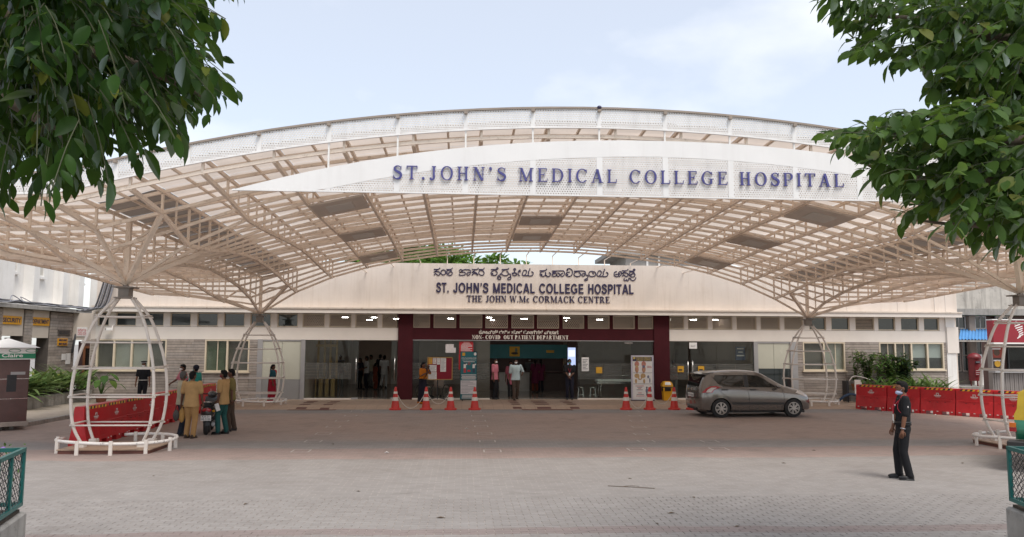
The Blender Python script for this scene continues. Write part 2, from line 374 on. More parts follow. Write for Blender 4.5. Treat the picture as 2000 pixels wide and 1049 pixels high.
def serif_mesh(ch, size, depth, mat, glyph=None):
    key = (ch, round(size, 4), mat.name, T_, glyph)
    if key not in _GL:
        polys, adv = (glyph or serif)(ch); mb = MB()
        for k, p in enumerate(polys):
            e = (k % 5)*.0006
            ar = sum(p[i][0]*p[(i+1) % len(p)][1]-p[(i+1) % len(p)][0]*p[i][1] for i in range(len(p)))
            if ar < 0: p = p[::-1]
            mb.prism(p, lambda a, b: (a*size, -depth-e, b*size), lambda a, b: (a*size, -.0005*(k % 5), b*size))
        _GL[key] = (mb.mesh('letter', mat), adv)
    return _GL[key]
def serif_line(text, x0, x1, y, z, size, depth, mat, parent, zx=None, weight=.165, glyph=None, gap=.07, spread=False):
    global T_
    T_ = weight
    if spread: gap = ((x1-x0)/size-sum((glyph or serif)(c)[1] for c in text))/len(text)
    adv = [(glyph or serif)(c)[1] + gap for c in text]; w = sum(adv)*size; k = (x1-x0)/w; x = x0
    for c, a in zip(text, adv):
        if c != ' ':
            me, _ = serif_mesh(c, size, depth, mat, glyph)
            o = place('letter', me, parent, (x, y, z + (zx(x) if zx else 0))); o.scale = (k, 1, 1)
        x += a*size*k
_TMP = bpy.data.scenes.new('workbench')
def evaluated(o):
    """mesh of an object with its modifiers, worked out in a scratch scene"""
    _TMP.collection.objects.link(o); vl = _TMP.view_layers[0]; vl.update(); me = bpy.data.meshes.new_from_object(o.evaluated_get(vl.depsgraph), depsgraph=vl.depsgraph); _TMP.collection.objects.unlink(o); return me
def font_mesh(text, size, depth, mat, offset=0., name='lettering'):
    c = bpy.data.curves.new('txt', 'FONT'); c.body = text; c.size = size; c.extrude = depth/2; c.offset = offset; c.resolution_u = 3
    o = bpy.data.objects.new('txt', c); me = evaluated(o); me.name = name
    bpy.data.objects.remove(o); bpy.data.curves.remove(c)
    me.materials.clear(); me.materials.append(mat)
    me.transform(Matrix.Rotation(math.pi/2, 4, 'X'))
    return me
def mesh_w(me): xs = [v.co.x for v in me.vertices]; return (min(xs), max(xs)) if xs else (0, 0)
def text_obj(text, x0, x1, y, z, size, mat, parent, depth=.006, offset=0., name='lettering', height=None):
    """a line of lettering fitted between x0 and x1, facing -Y"""
    me = font_mesh(text, size, depth, mat, offset, name); a, b = mesh_w(me)
    if b-a > 0: me.transform(Matrix.Translation((x0, 0, 0)) @ Matrix.Scale((x1-x0)/(b-a), 4, (1, 0, 0)) @ Matrix.Translation((-a, 0, 0)))
    return place(name, me, parent, (0, y-depth/2, z))
# ================================================================== GROUND
YA0, YA1, YW = 29.25, 30.0, 32.83          # apron ramp foot, ramp head, facade plane
def gz(y): return 0. if y <= YA0 else (.115*(y-YA0)/(YA1-YA0) if y < YA1 else .12)
def ground_mat():
    m, t, b, o = _nt('block_paving'); P = nd(t, 'ShaderNodeNewGeometry').outputs['Position']
    sp = nd(t, 'ShaderNodeSeparateXYZ', {0: P}); x, y = sp.outputs[0], sp.outputs[1]
    big = nd(t, 'ShaderNodeTexNoise', {'Vector': P, 'Scale': .22, 'Detail': 5, 'Roughness': .6}).outputs[0]
    mid = nd(t, 'ShaderNodeTexNoise', {'Vector': P, 'Scale': 1.6, 'Detail': 7, 'Roughness': .65}).outputs[0]
    fine = nd(t, 'ShaderNodeTexNoise', {'Vector': P, 'Scale': 45., 'Detail': 3}).outputs[0]
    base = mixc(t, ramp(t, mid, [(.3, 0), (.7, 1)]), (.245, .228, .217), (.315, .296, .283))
    wob = mth(t, 'ADD', y, mth(t, 'MULTIPLY', mth(t, 'SUBTRACT', big, .5), .9))
    def band(y0, y1, w):
        lo = nd(t, 'ShaderNodeMapRange', {0: wob, 1: y0, 2: y0+w}).outputs[0]; hi = nd(t, 'ShaderNodeMapRange', {0: wob, 1: y1+w, 2: y1}).outputs[0]
        return mth(t, 'MULTIPLY', lo, hi)
    red1 = band(16.8, 18.5, .06); red_lightened = band(19.6, 27.3, .8); red3 = band(10.15, 10.5, .04)
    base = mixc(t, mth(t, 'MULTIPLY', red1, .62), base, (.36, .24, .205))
    base = mixc(t, mth(t, 'MULTIPLY', mth(t, 'MULTIPLY', red_lightened, ramp(t, big, [(.30, .5), (.56, 1)])), .9), base, (.40, .29, .24))  # reddish paving, its colour lightened to make up for the canopy's shade
    base = mixc(t, mth(t, 'MULTIPLY', red3, .5), base, (.21, .13, .12))
    # unit tone of each block, pale sand at the block ends, dark row joints
    L_, W_ = .225, .1125
    tri = mth(t, 'PINGPONG', mth(t, 'ADD', x, 50.), L_/2)                    # zig-zag long edges
    yy = mth(t, 'ADD', y, mth(t, 'MULTIPLY', tri, .2))
    row = mth(t, 'FLOOR', mth(t, 'DIVIDE', yy, W_)); fy = mth(t, 'FRACT', mth(t, 'DIVIDE', yy, W_))
    xs = mth(t, 'ADD', mth(t, 'DIVIDE', x, L_), mth(t, 'MULTIPLY', row, .5)); fx = mth(t, 'FRACT', mth(t, 'ADD', xs, 100.))
    cell = nd(t, 'ShaderNodeCombineXYZ', {0: mth(t, 'FLOOR', xs), 1: row}).outputs[0]
    wn_ = nd(t, 'ShaderNodeTexWhiteNoise', {0: cell}, noise_dimensions='2D').outputs[0]
    base = mixc(t, mth(t, 'MULTIPLY', wn_, .28), base, (.17, .148, .135))
    dx = mth(t, 'ABSOLUTE', mth(t, 'SUBTRACT', fx, .5)); dy = mth(t, 'ABSOLUTE', mth(t, 'SUBTRACT', fy, .5))
    endj = mth(t, 'GREATER_THAN', dx, .455); rowj = mth(t, 'GREATER_THAN', dy, .455)
    dn = nd(t, 'ShaderNodeTexNoise', {'Vector': P, 'Scale': 3.2, 'Detail': 2}).outputs[0]
    dot = mth(t, 'MULTIPLY', mth(t, 'MULTIPLY', endj, mth(t, 'GREATER_THAN', dy, .12)), ramp(t, dn, [(.4, .15), (.6, 1)]))
    base = mixc(t, mth(t, 'MULTIPLY', rowj, .2), base, (.12, .105, .095))
    base = mixc(t, mth(t, 'MULTIPLY', dot, .42), base, (.47, .42, .375))
    stain = nd(t, 'ShaderNodeTexNoise', {'Vector': P, 'Scale': .8, 'Detail': 8, 'Roughness': .75}).outputs[0]
    base = mixc(t, ramp(t, stain, [(.52, 0), (.72, .5)]), base, (.105, .088, .077))
    oil = nd(t, 'ShaderNodeTexNoise', {'Vector': nd(t, 'ShaderNodeMapping', {0: P, 3: (.35, 1.1, 1)}).outputs[0], 'Scale': 1.1, 'Detail': 9, 'Roughness': .8}).outputs[0]
    base = mixc(t, ramp(t, oil, [(.60, 0), (.68, .5)]), base, (.115, .10, .092))
    base = mixc(t, mth(t, 'MULTIPLY', fine, .25), base, (.145, .125, .115))
    t.links.new(base, b.inputs['Base Color']); b.inputs['Roughness'].default_value = .82
    h = mth(t, 'SUBTRACT', mth(t, 'MULTIPLY', fine, .5), mth(t, 'MAXIMUM', rowj, endj))
    bp = nd(t, 'ShaderNodeBump', {'Height': h, 'Strength': .35, 'Distance': .006}); t.links.new(bp.outputs[0], b.inputs['Normal'])
    return m
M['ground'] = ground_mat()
M['sand'] = pmat('joint_sand', (.33, .29, .26), .95, .2, 5., .3, 90)
PX0, PX1, PY0, PY1 = -7.875, 9.9, 8.55, 12.6
g = MB()
for (a, b, c, d) in ((-400, 400, -60, PY0), (-400, PX0+.14, PY0, PY1-.04), (PX1-.25, 400, PY0, PY1-.04), (-400, 400, PY1-.04, YA0+.3)):
    g.add([(a, c, 0), (b, c, 0), (b, d, 0), (a, d, 0)], [(0, 1, 2, 3)])
g.add([(-400, YA0+.3, 0), (400, YA0+.3, 0), (400, 900, 0), (-400, 900, 0)], [(0, 1, 2, 3)])
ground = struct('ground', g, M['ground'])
bed = MB(); bed.add([(PX0, PY0, -.009), (PX1, PY0, -.009), (PX1, PY1, -.009), (PX0, PY1, -.009)], [(0, 1, 2, 3)])
struct('paving_bed', bed, M['sand'])
# blocks near the camera are real pavers; beyond them the material takes over
def paver_poly():
    L_, W_, e, gx, gy = .225, .1125, .0225, .006, .0022
    def tz(x): q = (x % L_); return -(q if q < L_/2 else L_-q)*.2
    xs = [gx, .0563, .1125, .1688, L_-gx]
    return [(x, tz(x)+gy) for x in xs] + [(x, tz(x)+W_-gy) for x in xs[::-1]], [(x, -tz(x)*0+tz(x)) for x in xs]
def paver_mesh(half):
    L_ = .225; poly, _ = paver_poly()
    if half:
        def tz(x): q = (x % L_); return -(q if q < L_/2 else L_-q)*.2
        xs = [.006, .0563, .1125, .1688, L_-.006]
        poly = [(x, tz(x+L_/2)+.0022) for x in xs] + [(x, tz(x+L_/2)+.1103) for x in xs[::-1]]
    cx = sum(p[0] for p in poly)/len(poly); cy = sum(p[1] for p in poly)/len(poly)
    top = [(cx+(x-cx)*.97, cy+(y-cy)*.95) for x, y in poly]; n = len(poly)
    V = [(x, y, -.009) for x, y in poly]+[(x, y, -.0025) for x, y in poly]+[(x, y, 0) for x, y in top]
    F = [tuple(range(2*n, 3*n))]
    for a in (0, n):
        for i in range(n): F.append((a+i, a+(i+1) % n, a+n+(i+1) % n, a+n+i))
    return V, F
pv = []
for row in range(int(PY0/.1125), int(PY1/.1125+.01)):
    y = row*.1125; half = row % 2
    for k in range(int((PX0-.2)/.225), int(PX1/.225)):
        x = k*.225-(.1125 if half else 0)
        if x < PX0 or x+.225 > PX1: continue
        u = (Vector((x, y, 0))-Vector((0, 0, CAM_H))); w = u.dot(cF)
        if w < .5: continue
        px, py = 1000+FPX*u.dot(cR)/w, 524.5-FPX*u.dot(cU)/w
        pv.append((y, abs(x-.7), x, half, -20 < px < 2010 and py < 1052))
seen = sorted([p for p in pv if p[4]], key=lambda p: (p[0], p[1]))[:300]
seen_k = {(p[0], p[2]) for p in seen}
shapes = []
for h_ in (0, 1):
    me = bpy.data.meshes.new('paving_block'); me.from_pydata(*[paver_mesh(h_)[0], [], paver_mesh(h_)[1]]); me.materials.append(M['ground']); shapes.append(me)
rest = MB()
for y, _, x, half, vis in pv:
    dz = random.uniform(-.0012, .0012)
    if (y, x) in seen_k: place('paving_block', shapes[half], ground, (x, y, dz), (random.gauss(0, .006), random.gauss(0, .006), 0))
    else:
        V, F = paver_mesh(half); rest.add([(a+x, b_+y, c+dz) for a, b_, c in V], F)
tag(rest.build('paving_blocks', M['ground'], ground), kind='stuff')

# apron in front of the doors: tan tiles, ramp and level part
def tile_mat(name, c1, c2, size, joint=(.16, .12, .095), rough=.55):
    m, t, b, o = _nt(name); P = nd(t, 'ShaderNodeNewGeometry').outputs['Position']
    sp = nd(t, 'ShaderNodeSeparateXYZ', {0: P})
    fx = mth(t, 'ABSOLUTE', mth(t, 'SUBTRACT', mth(t, 'FRACT', mth(t, 'DIVIDE', mth(t, 'ADD', sp.outputs[0], 60), size)), .5))
    fy = mth(t, 'ABSOLUTE', mth(t, 'SUBTRACT', mth(t, 'FRACT', mth(t, 'DIVIDE', sp.outputs[1], size)), .5))
    n = nd(t, 'ShaderNodeTexNoise', {'Vector': P, 'Scale': 2.2, 'Detail': 7, 'Roughness': .7}).outputs[0]
    c = mixc(t, ramp(t, n, [(.3, 0), (.7, 1)]), c1, c2)
    j = mth(t, 'GREATER_THAN', mth(t, 'MAXIMUM', fx, fy), .485)
    c = mixc(t, mth(t, 'MULTIPLY', j, .6), c, joint); t.links.new(c, b.inputs['Base Color']); b.inputs['Roughness'].default_value = rough
    return m
M['apron'] = tile_mat('apron_tile', (.34, .235, .165), (.42, .30, .215), .4)
M['walk'] = tile_mat('walk_tile', (.27, .225, .185), (.35, .30, .25), .3, rough=.8)
a = MB(); AX0, AX1 = -10.2, 16.5
a.add([(AX0, YA0, .004), (AX1, YA0, .004), (AX1, YA1, .115), (AX0, YA1, .115), (AX1, YW+.15, .12), (AX0, YW+.15, .12)], [(0, 1, 2, 3), (3, 2, 4, 5)])
a.add([(AX0, YA0, -.02), (AX0, YA0, .004), (AX0, YA1, .115), (AX0, YW+.1, .12), (AX0, YW+.1, -.02)], [(0, 1, 2, 3, 4)])
a.add([(AX1, YA0, -.02), (AX1, YA0, .004), (AX1, YA1, .115), (AX1, YW+.1, .12), (AX1, YW+.1, -.02)], [(4, 3, 2, 1, 0)])
apron = struct('pavement', a, M['apron'])
M['browntile'] = pmat('brown_tactile_tile', (.12, .04, .028), .6, .2, 6.)
def strip(u0, v0, u1, v1):
    """one dark tile strip on the apron, given by its corner pixels"""
    y0 = pix(u0, v1, z=.115).y; y1 = pix(u0, v0, z=.12).y
    y0 = max(y0, YA0+.02)
    xa, xb = pix(u0, v0, z=.115).x, pix(u1, v0, z=.115).x
    z0, z1 = gz(y0)+.006, gz(y1)+.006
    MB().add([(xa, y0, z0), (xb, y0, z0), (xb, y1, z1), (xa, y1, z1)], [(0, 1, 2, 3)]).build('tile', M['browntile'], apron)
for (u, v, w) in ((602, 783.6, 20), (595, 786, 20), (588, 789.3, 20), (581, 792.3, 20), (648, 783.6, 18), (641, 786.5, 18), (634, 789.6, 18), (627, 792.6, 18),
                  (992, 783, 17), (995, 786, 17), (998, 789, 17), (1001, 792, 17), (1036, 783, 27), (1040, 786, 27), (1044, 789, 27), (1048, 792, 27), (1092, 783, 18), (1098, 786, 18), (1106, 789, 18), (1112, 792, 18)):
    strip(u, v, u+w, v+1.5)
for u0, u1 in ((560, 655), (1020, 1120)): strip(u0, 795.2, u1, 797.2)
# painted standing squares on the paving
M['roadpaint'] = pmat('worn_road_paint', (.46, .42, .39), .7, .2, 9., stain=.9, stain_col=(.27, .24, .22))
def square(u, v, s=.42, i=0):
    p = pix(u, v, z=0); mb = MB()
    if p.y > YA0-.3: return
    w = .035; zz = .004
    for (x0, x1, y0, y1) in ((-s/2, s/2, -s/2, -s/2+w), (-s/2, s/2, s/2-w, s/2), (-s/2, -s/2+w, -s/2+w, s/2-w), (s/2-w, s/2, -s/2+w, s/2-w)):
        mb.add([(x0, y0, zz), (x1, y0, zz), (x1, y1, zz), (x0, y1, zz)], [(0, 1, 2, 3)])
    mb.build('painted_square', M['roadpaint'], ground, loc=(p.x, p.y, 0))
for u, v in ((697, 803), (685, 812), (668, 822), (651, 833.6), (632, 847), (612, 862), (588, 881), (929, 803), (932, 812), (936, 822), (940, 833), (946.6, 847), (952, 862), (961.6, 881), (1237, 803), (1240, 812), (1243, 822), (1248, 834), (1253, 848), (1262, 862), (1243, 878), (1386, 862), (1404, 877)): square(u, v)
# left side pavement with kerb along the security wing
s_ = MB(); KX = -12.75
s_.bb(-30, KX, 22.8, 33.2, -.1, .12); struct('pavement_kerb_walk', s_, M['walk'])
k_ = MB()
for i in range(13): k_.cbox(KX+.004, KX+.13, 22.8+i*.8+.008, 22.8+(i+1)*.8-.008, -.05, .125, .012)
for i in range(8): k_.cbox(KX-.1-(i+1)*.8+.008, KX-.1-i*.8-.008, 22.67, 22.796, -.05, .125, .012)
struct('kerb', k_, M['concrete'])
wl = MB(); wl.add([(KX+.13, YA0+2.2, .01), (AX0, YA0+2.2, .01), (AX0, YW+.1, .05), (KX+.13, YW+.1, .05)], [(0, 1, 2, 3)]); struct('wall_foot_strip', wl, M['walk'])
wr = MB(); wr.add([(AX1, YA0+2.4, .01), (24, YA0+2.4, .01), (24, YW+3, .05), (AX1, YW+3, .05)], [(0, 1, 2, 3)]); struct('path', wr, M['walk'])
# litter
M['litter'] = pmat('dry_leaf', (.10, .065, .035), .8, .3, 30.)
LEAFL = ['dry leaf just beyond the forked twig', 'dry leaf on the paving right of the forked twig', 'dry leaf nearer than the twig, centre right of the foreground', 'dry leaf below the forked twig near the picture bottom', 'dry leaf near the bottom edge, right of centre', 'dry leaf beside the left column of painted squares', 'dry leaf between the two columns of painted squares',
  'dry leaf on the paving in front of the grey car', 'dry leaf right of the foreground guard', 'dry leaf on the grey paving left of centre', 'dry leaf on the left foreground paving', 'dry leaf near the bottom edge, left of centre', 'dry leaf just before the front left lattice column', 'dry leaf on the reddish band before the car']
lf = MB().add([(-.04, 0, .003), (0, -.016, .012), (.05, 0, .004), (0, .016, .012)], [(0, 1, 2, 3)]).mesh('dry_leaf', M['litter'])
for i, (u, v) in enumerate(((1230, 935), (1355, 972), (1312, 1003), (1283, 1023), (1440, 1029), (650, 868), (774, 850), (1530, 905), (1880, 905), (700, 960), (480, 985), (860, 1012), (300, 930), (1590, 880))):
    p = pix(u, v, z=0); o = place('dry_leaf', lf, None, (p.x, p.y, 0), (0, 0, i*1.7)); o.scale = (1+i % 3*.3,)*3
    tag(o, LEAFL[i], 'leaf', 'fallen leaves on the paving')
tw = MB(); p = pix(1228, 952, z=0)
tw.tube([p+Vector((-.34, .12, .008)), p+Vector((-.12, .02, .012)), p+Vector((.02, .0, .01)), p+Vector((.2, -.08, .012)), p+Vector((.42, -.14, .006))], .006, 5)
tw.tube([p+Vector((-.12, .02, .01)), p+Vector((.05, .12, .012)), p+Vector((.2, .06, .008))], .004, 5)
tag(tw.build('fallen_twig', M['bark']), 'thin dark forked twig lying on the foreground paving', 'twig')
sc_ = MB().add([(-.06, -.02, .004), (.0, -.035, .03), (.06, .01, .008), (0, .03, .035)], [(0, 1, 2), (0, 2, 3)]).mesh('paper_scrap', M['paper'])
for u, v, l in ((1828, 811, 'crumpled white paper scrap at the foot of the right red barriers'), (911, 838, 'white paper scrap lying on the paving between the painted squares'), (755, 885, 'tiny white paper scrap on the reddish paving band')):
    p = pix(u, v, z=0); tag(place('paper_scrap', sc_, None, (p.x, p.y, 0)), l, 'litter')

# ================================================================== CANOPY
XC, HS, NX = 3.08, 10.97, 16
DXM = 2*HS/NX; XL, XR = XC-HS, XC+HS
YF, YB = 18.46, 30.48
YL = [15.2, 16.83] + [YF + i*(YB-YF)/8 for i in range(9)]
XI = [XC + (i-NX/2)*DXM for i in range(-3, NX+4)]
ZNF, ZNB = 3.82, 3.60
def z_top(x, y):
    d = abs(x-2.85); D0 = 10.6
    z = 6.93-.0135*min(d, D0)**2 - .026*(y-15.2)
    return z - max(0, d-D0)*.05
def g0(y): return .24+.006*(y-15.2)
def z_bot(x, y):
    g_ = 0
    for cx in (XL, XR):
        for cy, zn in ((YF, ZNF), (YB, ZNB)):
            G = z_top(cx, cy)-g0(cy)-zn; dx = abs(x-cx)/2.06; dy = y-cy
            ty = .95 if (cy == YF and dy < 0) else 2.5
            g_ = max(g_, G*math.exp(-math.hypot(dx, abs(dy)/ty)))
    return z_top(x, y)-g0(y)-g_
canopy = thing('entrance_canopy', 'large curved entrance canopy of cream steel lattice and pale translucent roof sheets', 'canopy', (XC, (YF+YB)/2, 0))
OX = Vector((XC, (YF+YB)/2, 0))
def loc_(p): return Vector(p)-OX
def chord(path, w, h, name):
    mb = MB()
    for a, b in zip(path[:-1], path[1:]): mb.beam(loc_(a), loc_(b), w, h)
    mb.build(name, M['steel'], canopy)
for y in YL:
    chord([(x, y, z_bot(x, y)) for x in XI], .05, .07, 'bottom_chord')
    chord([(x, y, z_top(x, y)) for x in XI], .06, .07, 'top_chord')
hs = MB()
for ya, yb in zip(YL[:-1], YL[1:]):
    y = (ya+yb)/2
    if ya > 16:
        chord([(x, y, z_bot(x, y)) for x in XI], .045, .065, 'bottom_chord')
        for x in XI: hs.beam(loc_((x, y, z_bot(x, y))), loc_((x, y, z_top(x, y))), .036, .036)
    chord([(x, y, z_top(x, y)+.03) for x in XI], .045, .05, 'purlin')
for i, x in enumerate(XI):
    chord([(x, y, z_bot(x, y)-.012) for y in YL], .07, .09, 'bottom_rib')
    chord([(x, y, z_top(x, y)+.012) for y in YL], .06, .07, 'top_rib')
    if i < len(XI)-1:
        xm = x+DXM/2; chord([(xm, y, z_top(xm, y)+.02) for y in YL], .045, .05, 'purlin')
ub = MB().bb(-.024, .024, -.03, .03, 0, 1).mesh('strut', M['steel'])
for x in XI:
    for y in YL:
        z0, z1 = z_bot(x, y), z_top(x, y); o = place('strut', ub, canopy, loc_((x, y, z0))); o.scale = (1, 1, z1-z0)
tag(hs.build('struts', M['steel'], canopy), kind='stuff')
# braces that fan out from each neck
for cx in (XL, XR):
    for cy, zn in ((YF, ZNF), (YB, ZNB)):
        for sx in (-1, 1):
            for sy in ((-1, 1) if cy == YF else (-1,)):
                x1, y1 = cx+sx*DXM, cy+sy*(1.5025 if (sy > 0 or cy == YB) else 1.63)
                MB().beam(loc_((cx, cy, zn)), loc_((x1, y1, z_bot(x1, y1))), .09, .1).build('neck_brace', M['steel'], canopy)
                x2, y2 = cx+sx*DXM*1.0, cy
                mid = loc_((cx+sx*.05, cy+sy*.6, zn+.72)); MB().tube([loc_((cx+sx*DXM*.8, cy+sy*.9, z_bot(x1, y1)-.1)), loc_((cx+sx*.5, cy+sy*.75, zn+.95)), loc_((cx+sx*.06, cy+sy*.5, zn+.75))], .035, 6).build('curved_brace', M['steel'], canopy)
        MB().beam(loc_((cx, cy, zn)), loc_((cx, cy, z_top(cx, cy))), .11, .11).build('king_post', M['steel'], canopy)
# roof sheets
def sheet_mat(name, col, tr, dark=0):
    m, t, b, o = _nt(name); t.nodes.remove(b)
    P = nd(t, 'ShaderNodeNewGeometry').outputs['Position']; oi = nd(t, 'ShaderNodeObjectInfo').outputs['Random']
    n = nd(t, 'ShaderNodeTexNoise', {'Vector': nd(t, 'ShaderNodeMapping', {0: P, 3: (.5, 2.2, 1)}).outputs[0], 'Scale': 1.1, 'Detail': 6, 'Roughness': .6}).outputs[0]
    c = mixc(t, ramp(t, n, [(.3, 0), (.75, 1)]), vmul(col, .80), vmul(col, 1.12)); c = mixc(t, mth(t, 'MULTIPLY', oi, .3), c, vmul(col, .72))
    d = nd(t, 'ShaderNodeBsdfDiffuse', {0: c}); tl = nd(t, 'ShaderNodeBsdfTranslucent', {0: c}); gl = nd(t, 'ShaderNodeBsdfGlossy', {0: (.8, .8, .8, 1), 1: .3})
    a_ = nd(t, 'ShaderNodeMixShader', {0: tr, 1: d.outputs[0], 2: tl.outputs[0]})
    f_ = nd(t, 'ShaderNodeMixShader', {0: .05, 1: a_.outputs[0], 2: gl.outputs[0]}); t.links.new(f_.outputs[0], o.inputs[0]); return m
M['sheet'] = sheet_mat('roof_sheet', (.61, .53, .465), .66)
M['sheet_dark'] = sheet_mat('roof_gutter_sheet', (.27, .225, .19), .2)
YT = YL
for i in range(len(XI)-1):
    for j in range(len(YT)-1):
        xa, xb = XI[i]+.004, XI[i+1]-.004; ya, yb = YT[j]+.004, YT[j+1]-.004
        dk = i in (3, len(XI)-5) and j > 0
        mb = MB(); n = 6
        def fn(a, b):
            x, y = xa+(xb-xa)*a, ya+(yb-ya)*b
            return loc_((x, y, z_top(x, y)+.085+(.012 if int(a*n) % 2 else 0)))
        mb.grid(fn, n, 2); mb.build('roof_sheet', M['sheet_dark' if dk else 'sheet'], canopy)
# inspection panels hung between the chords
M['boardpanel'] = pmat('hanging_panel', (.60, .52, .45), .6, .08, 2.)
M['grille'] = pmat('panel_grille', (.62, .58, .53), .4, .08, 2.)
for cx in (4, 8, 12):          # rib index from the left column
    for j in (2, 5, 8):
        i = 3+cx-1 if cx < 8 else (3+cx if cx > 8 else 3+cx-1)
        if cx == 8 and j == 8: j = 7
        xa, xb = XI[i], XI[i+1]; ya, yb = YL[j], YL[j+1]
        P4 = [Vector((x, y, z_bot(x, y)-.10)) for x, y in ((xa+.05, ya+.05), (xb-.05, ya+.05), (xb-.05, yb-.05), (xa+.05, yb-.05))]
        mb = MB(); V = [loc_(p) for p in P4]+[loc_(p+Vector((0, 0, .05))) for p in P4]
        mb.add(V, [(0, 1, 2, 3), (7, 6, 5, 4)]+[(k, k+4, (k+1) % 4+4, (k+1) % 4) for k in range(4)]); o = mb.build('ceiling_panel', M['boardpanel'], canopy)
        c = sum(P4, Vector())/4; Q = [loc_(c+(p-c)*.5-Vector((0, 0, .012))) for p in P4]
        MB().add(Q+[q+Vector((0, 0, .01)) for q in Q], [(0, 1, 2, 3), (7, 6, 5, 4)]+[(k, k+4, (k+1) % 4+4, (k+1) % 4) for k in range(4)]).build('grille', M['grille'], o)
# perforated front fascia
def perf_mat(name, col, pitch, rad):
    m, t, b, o = _nt(name); P = nd(t, 'ShaderNodeNewGeometry').outputs['Position']; sp = nd(t, 'ShaderNodeSeparateXYZ', {0: P})
    row = mth(t, 'FLOOR', mth(t, 'DIVIDE', sp.outputs[2], pitch*.866)); fz = mth(t, 'SUBTRACT', mth(t, 'FRACT', mth(t, 'DIVIDE', sp.outputs[2], pitch*.866)), .5)
    xx = mth(t, 'ADD', mth(t, 'DIVIDE', mth(t, 'ADD', sp.outputs[0], 50), pitch), mth(t, 'MULTIPLY', row, .5)); fx = mth(t, 'SUBTRACT', mth(t, 'FRACT', xx), .5)
    d = mth(t, 'SQRT', mth(t, 'ADD', mth(t, 'MULTIPLY', fx, fx), mth(t, 'MULTIPLY', mth(t, 'MULTIPLY', fz, fz), .75)))
    hole = mth(t, 'LESS_THAN', d, rad/pitch)
    n = nd(t, 'ShaderNodeTexNoise', {'Vector': nd(t, 'ShaderNodeMapping', {0: P, 3: (6, 1, .6)}).outputs[0], 'Scale': 1., 'Detail': 6}).outputs[0]
    c = mixc(t, ramp(t, n, [(.45, 0), (.75, .35)]), col, vmul(col, .62)); t.links.new(c, b.inputs['Base Color']); b.inputs['Roughness'].default_value = .45
    tr = nd(t, 'ShaderNodeBsdfTransparent'); mx = nd(t, 'ShaderNodeMixShader', {0: hole, 1: b.outputs[0], 2: tr.outputs[0]}); t.links.new(mx.outputs[0], o.inputs[0]); return m
M['perf'] = perf_mat('perforated_white_metal', (.74, .72, .70), .052, .0112)
M['signwhite'] = pmat('sign_white_metal', (.78, .765, .75), .42, .03, 1.5, 0, streak=.18, stain_col=(.56, .53, .50))
M['coping'] = pmat('fascia_coping', (.28, .23, .19), .6, .15, 3.)
YS = 15.08
def zf(x): return z_top(x, 15.2)+.33
def curved_plate(x0, x1, za, zb, y, th, n=6):
    mb = MB()
    for k in range(n):
        a, b = x0+(x1-x0)*k/n, x0+(x1-x0)*(k+1)/n
        V = [(a, y, za(a)), (b, y, za(b)), (b, y, zb(b)), (a, y, zb(a))]; V += [(p[0], y+th, p[2]) for p in V]
        F = [(0, 1, 2, 3), (7, 6, 5, 4), (0, 4, 5, 1), (3, 2, 6, 7)]
        if k == 0: F.append((0, 3, 7, 4))
        if k == n-1: F.append((1, 5, 6, 2))
        mb.add([loc_(v) for v in V], F)
    return mb
FJ = [2.73+1.355*k for k in range(-11, 12)]
FJ = [x for x in FJ if XI[0]-.2 < x < XI[-1]+.2]; FJ = [XI[0]-.05]+FJ+[XI[-1]+.05]
for a_, b_ in zip(FJ[:-1], FJ[1:]):
    if b_-a_ < .2: continue
    curved_plate(a_+.045, b_-.045, lambda x: zf(x)-.40, lambda x: zf(x)-.03, YS, .012).build('fascia_panel', M['perf'], canopy)
    curved_plate(b_-.043, b_+.043, lambda x: zf(x)-.40, lambda x: zf(x)-.03, YS-.004, .02, 1).build('fascia_joint_strip', M['signwhite'], canopy)
    MB().box(loc_((b_, YS-.05, zf(b_)-.075)), (.07, .06, .05)).build('fascia_bracket', M['coping'], canopy)
curved_plate(XI[0]-.05, XI[-1]+.05, lambda x: zf(x)-.03, lambda x: zf(x)+.01, YS-.03, .16, 44).build('fascia_coping', M['coping'], canopy)
curved_plate(XI[0]-.05, XI[-1]+.05, lambda x: zf(x)-.43, lambda x: zf(x)-.40, YS-.012, .05, 44).build('fascia_lower_trim', M['signwhite'], canopy)
MB().ell(loc_((2.73, YS-.02, zf(2.73)-.0)), (.05, .05, .04)).build('beacon_lamp', M['navy'], canopy, True)
for x in XI[0]-.02, XI[-1]+.02:
    mb = MB()
    for ya, yb in zip(YL[:-1], YL[1:]): mb.beam(loc_((x, ya, z_top(x, ya)+.03)), loc_((x, yb, z_top(x, yb)+.03)), .05, .2)
    mb.build('side_trim', M['steel'], canopy)
for x in [2.73+1.14*k for k in range(-6, 7)]:
    mb = MB().beam(loc_((x, YB+.02, z_bot(x, YB)+.1)), loc_((x, YW+.1, z_bot(x, YB)+.1)), .03, .03); mb.beam(loc_((x, YW+.1, 5.2)), loc_((x, YW+.1, z_bot(x, YB)+.11)), .035, .035); mb.build('tie_rod', M['steel'], canopy)

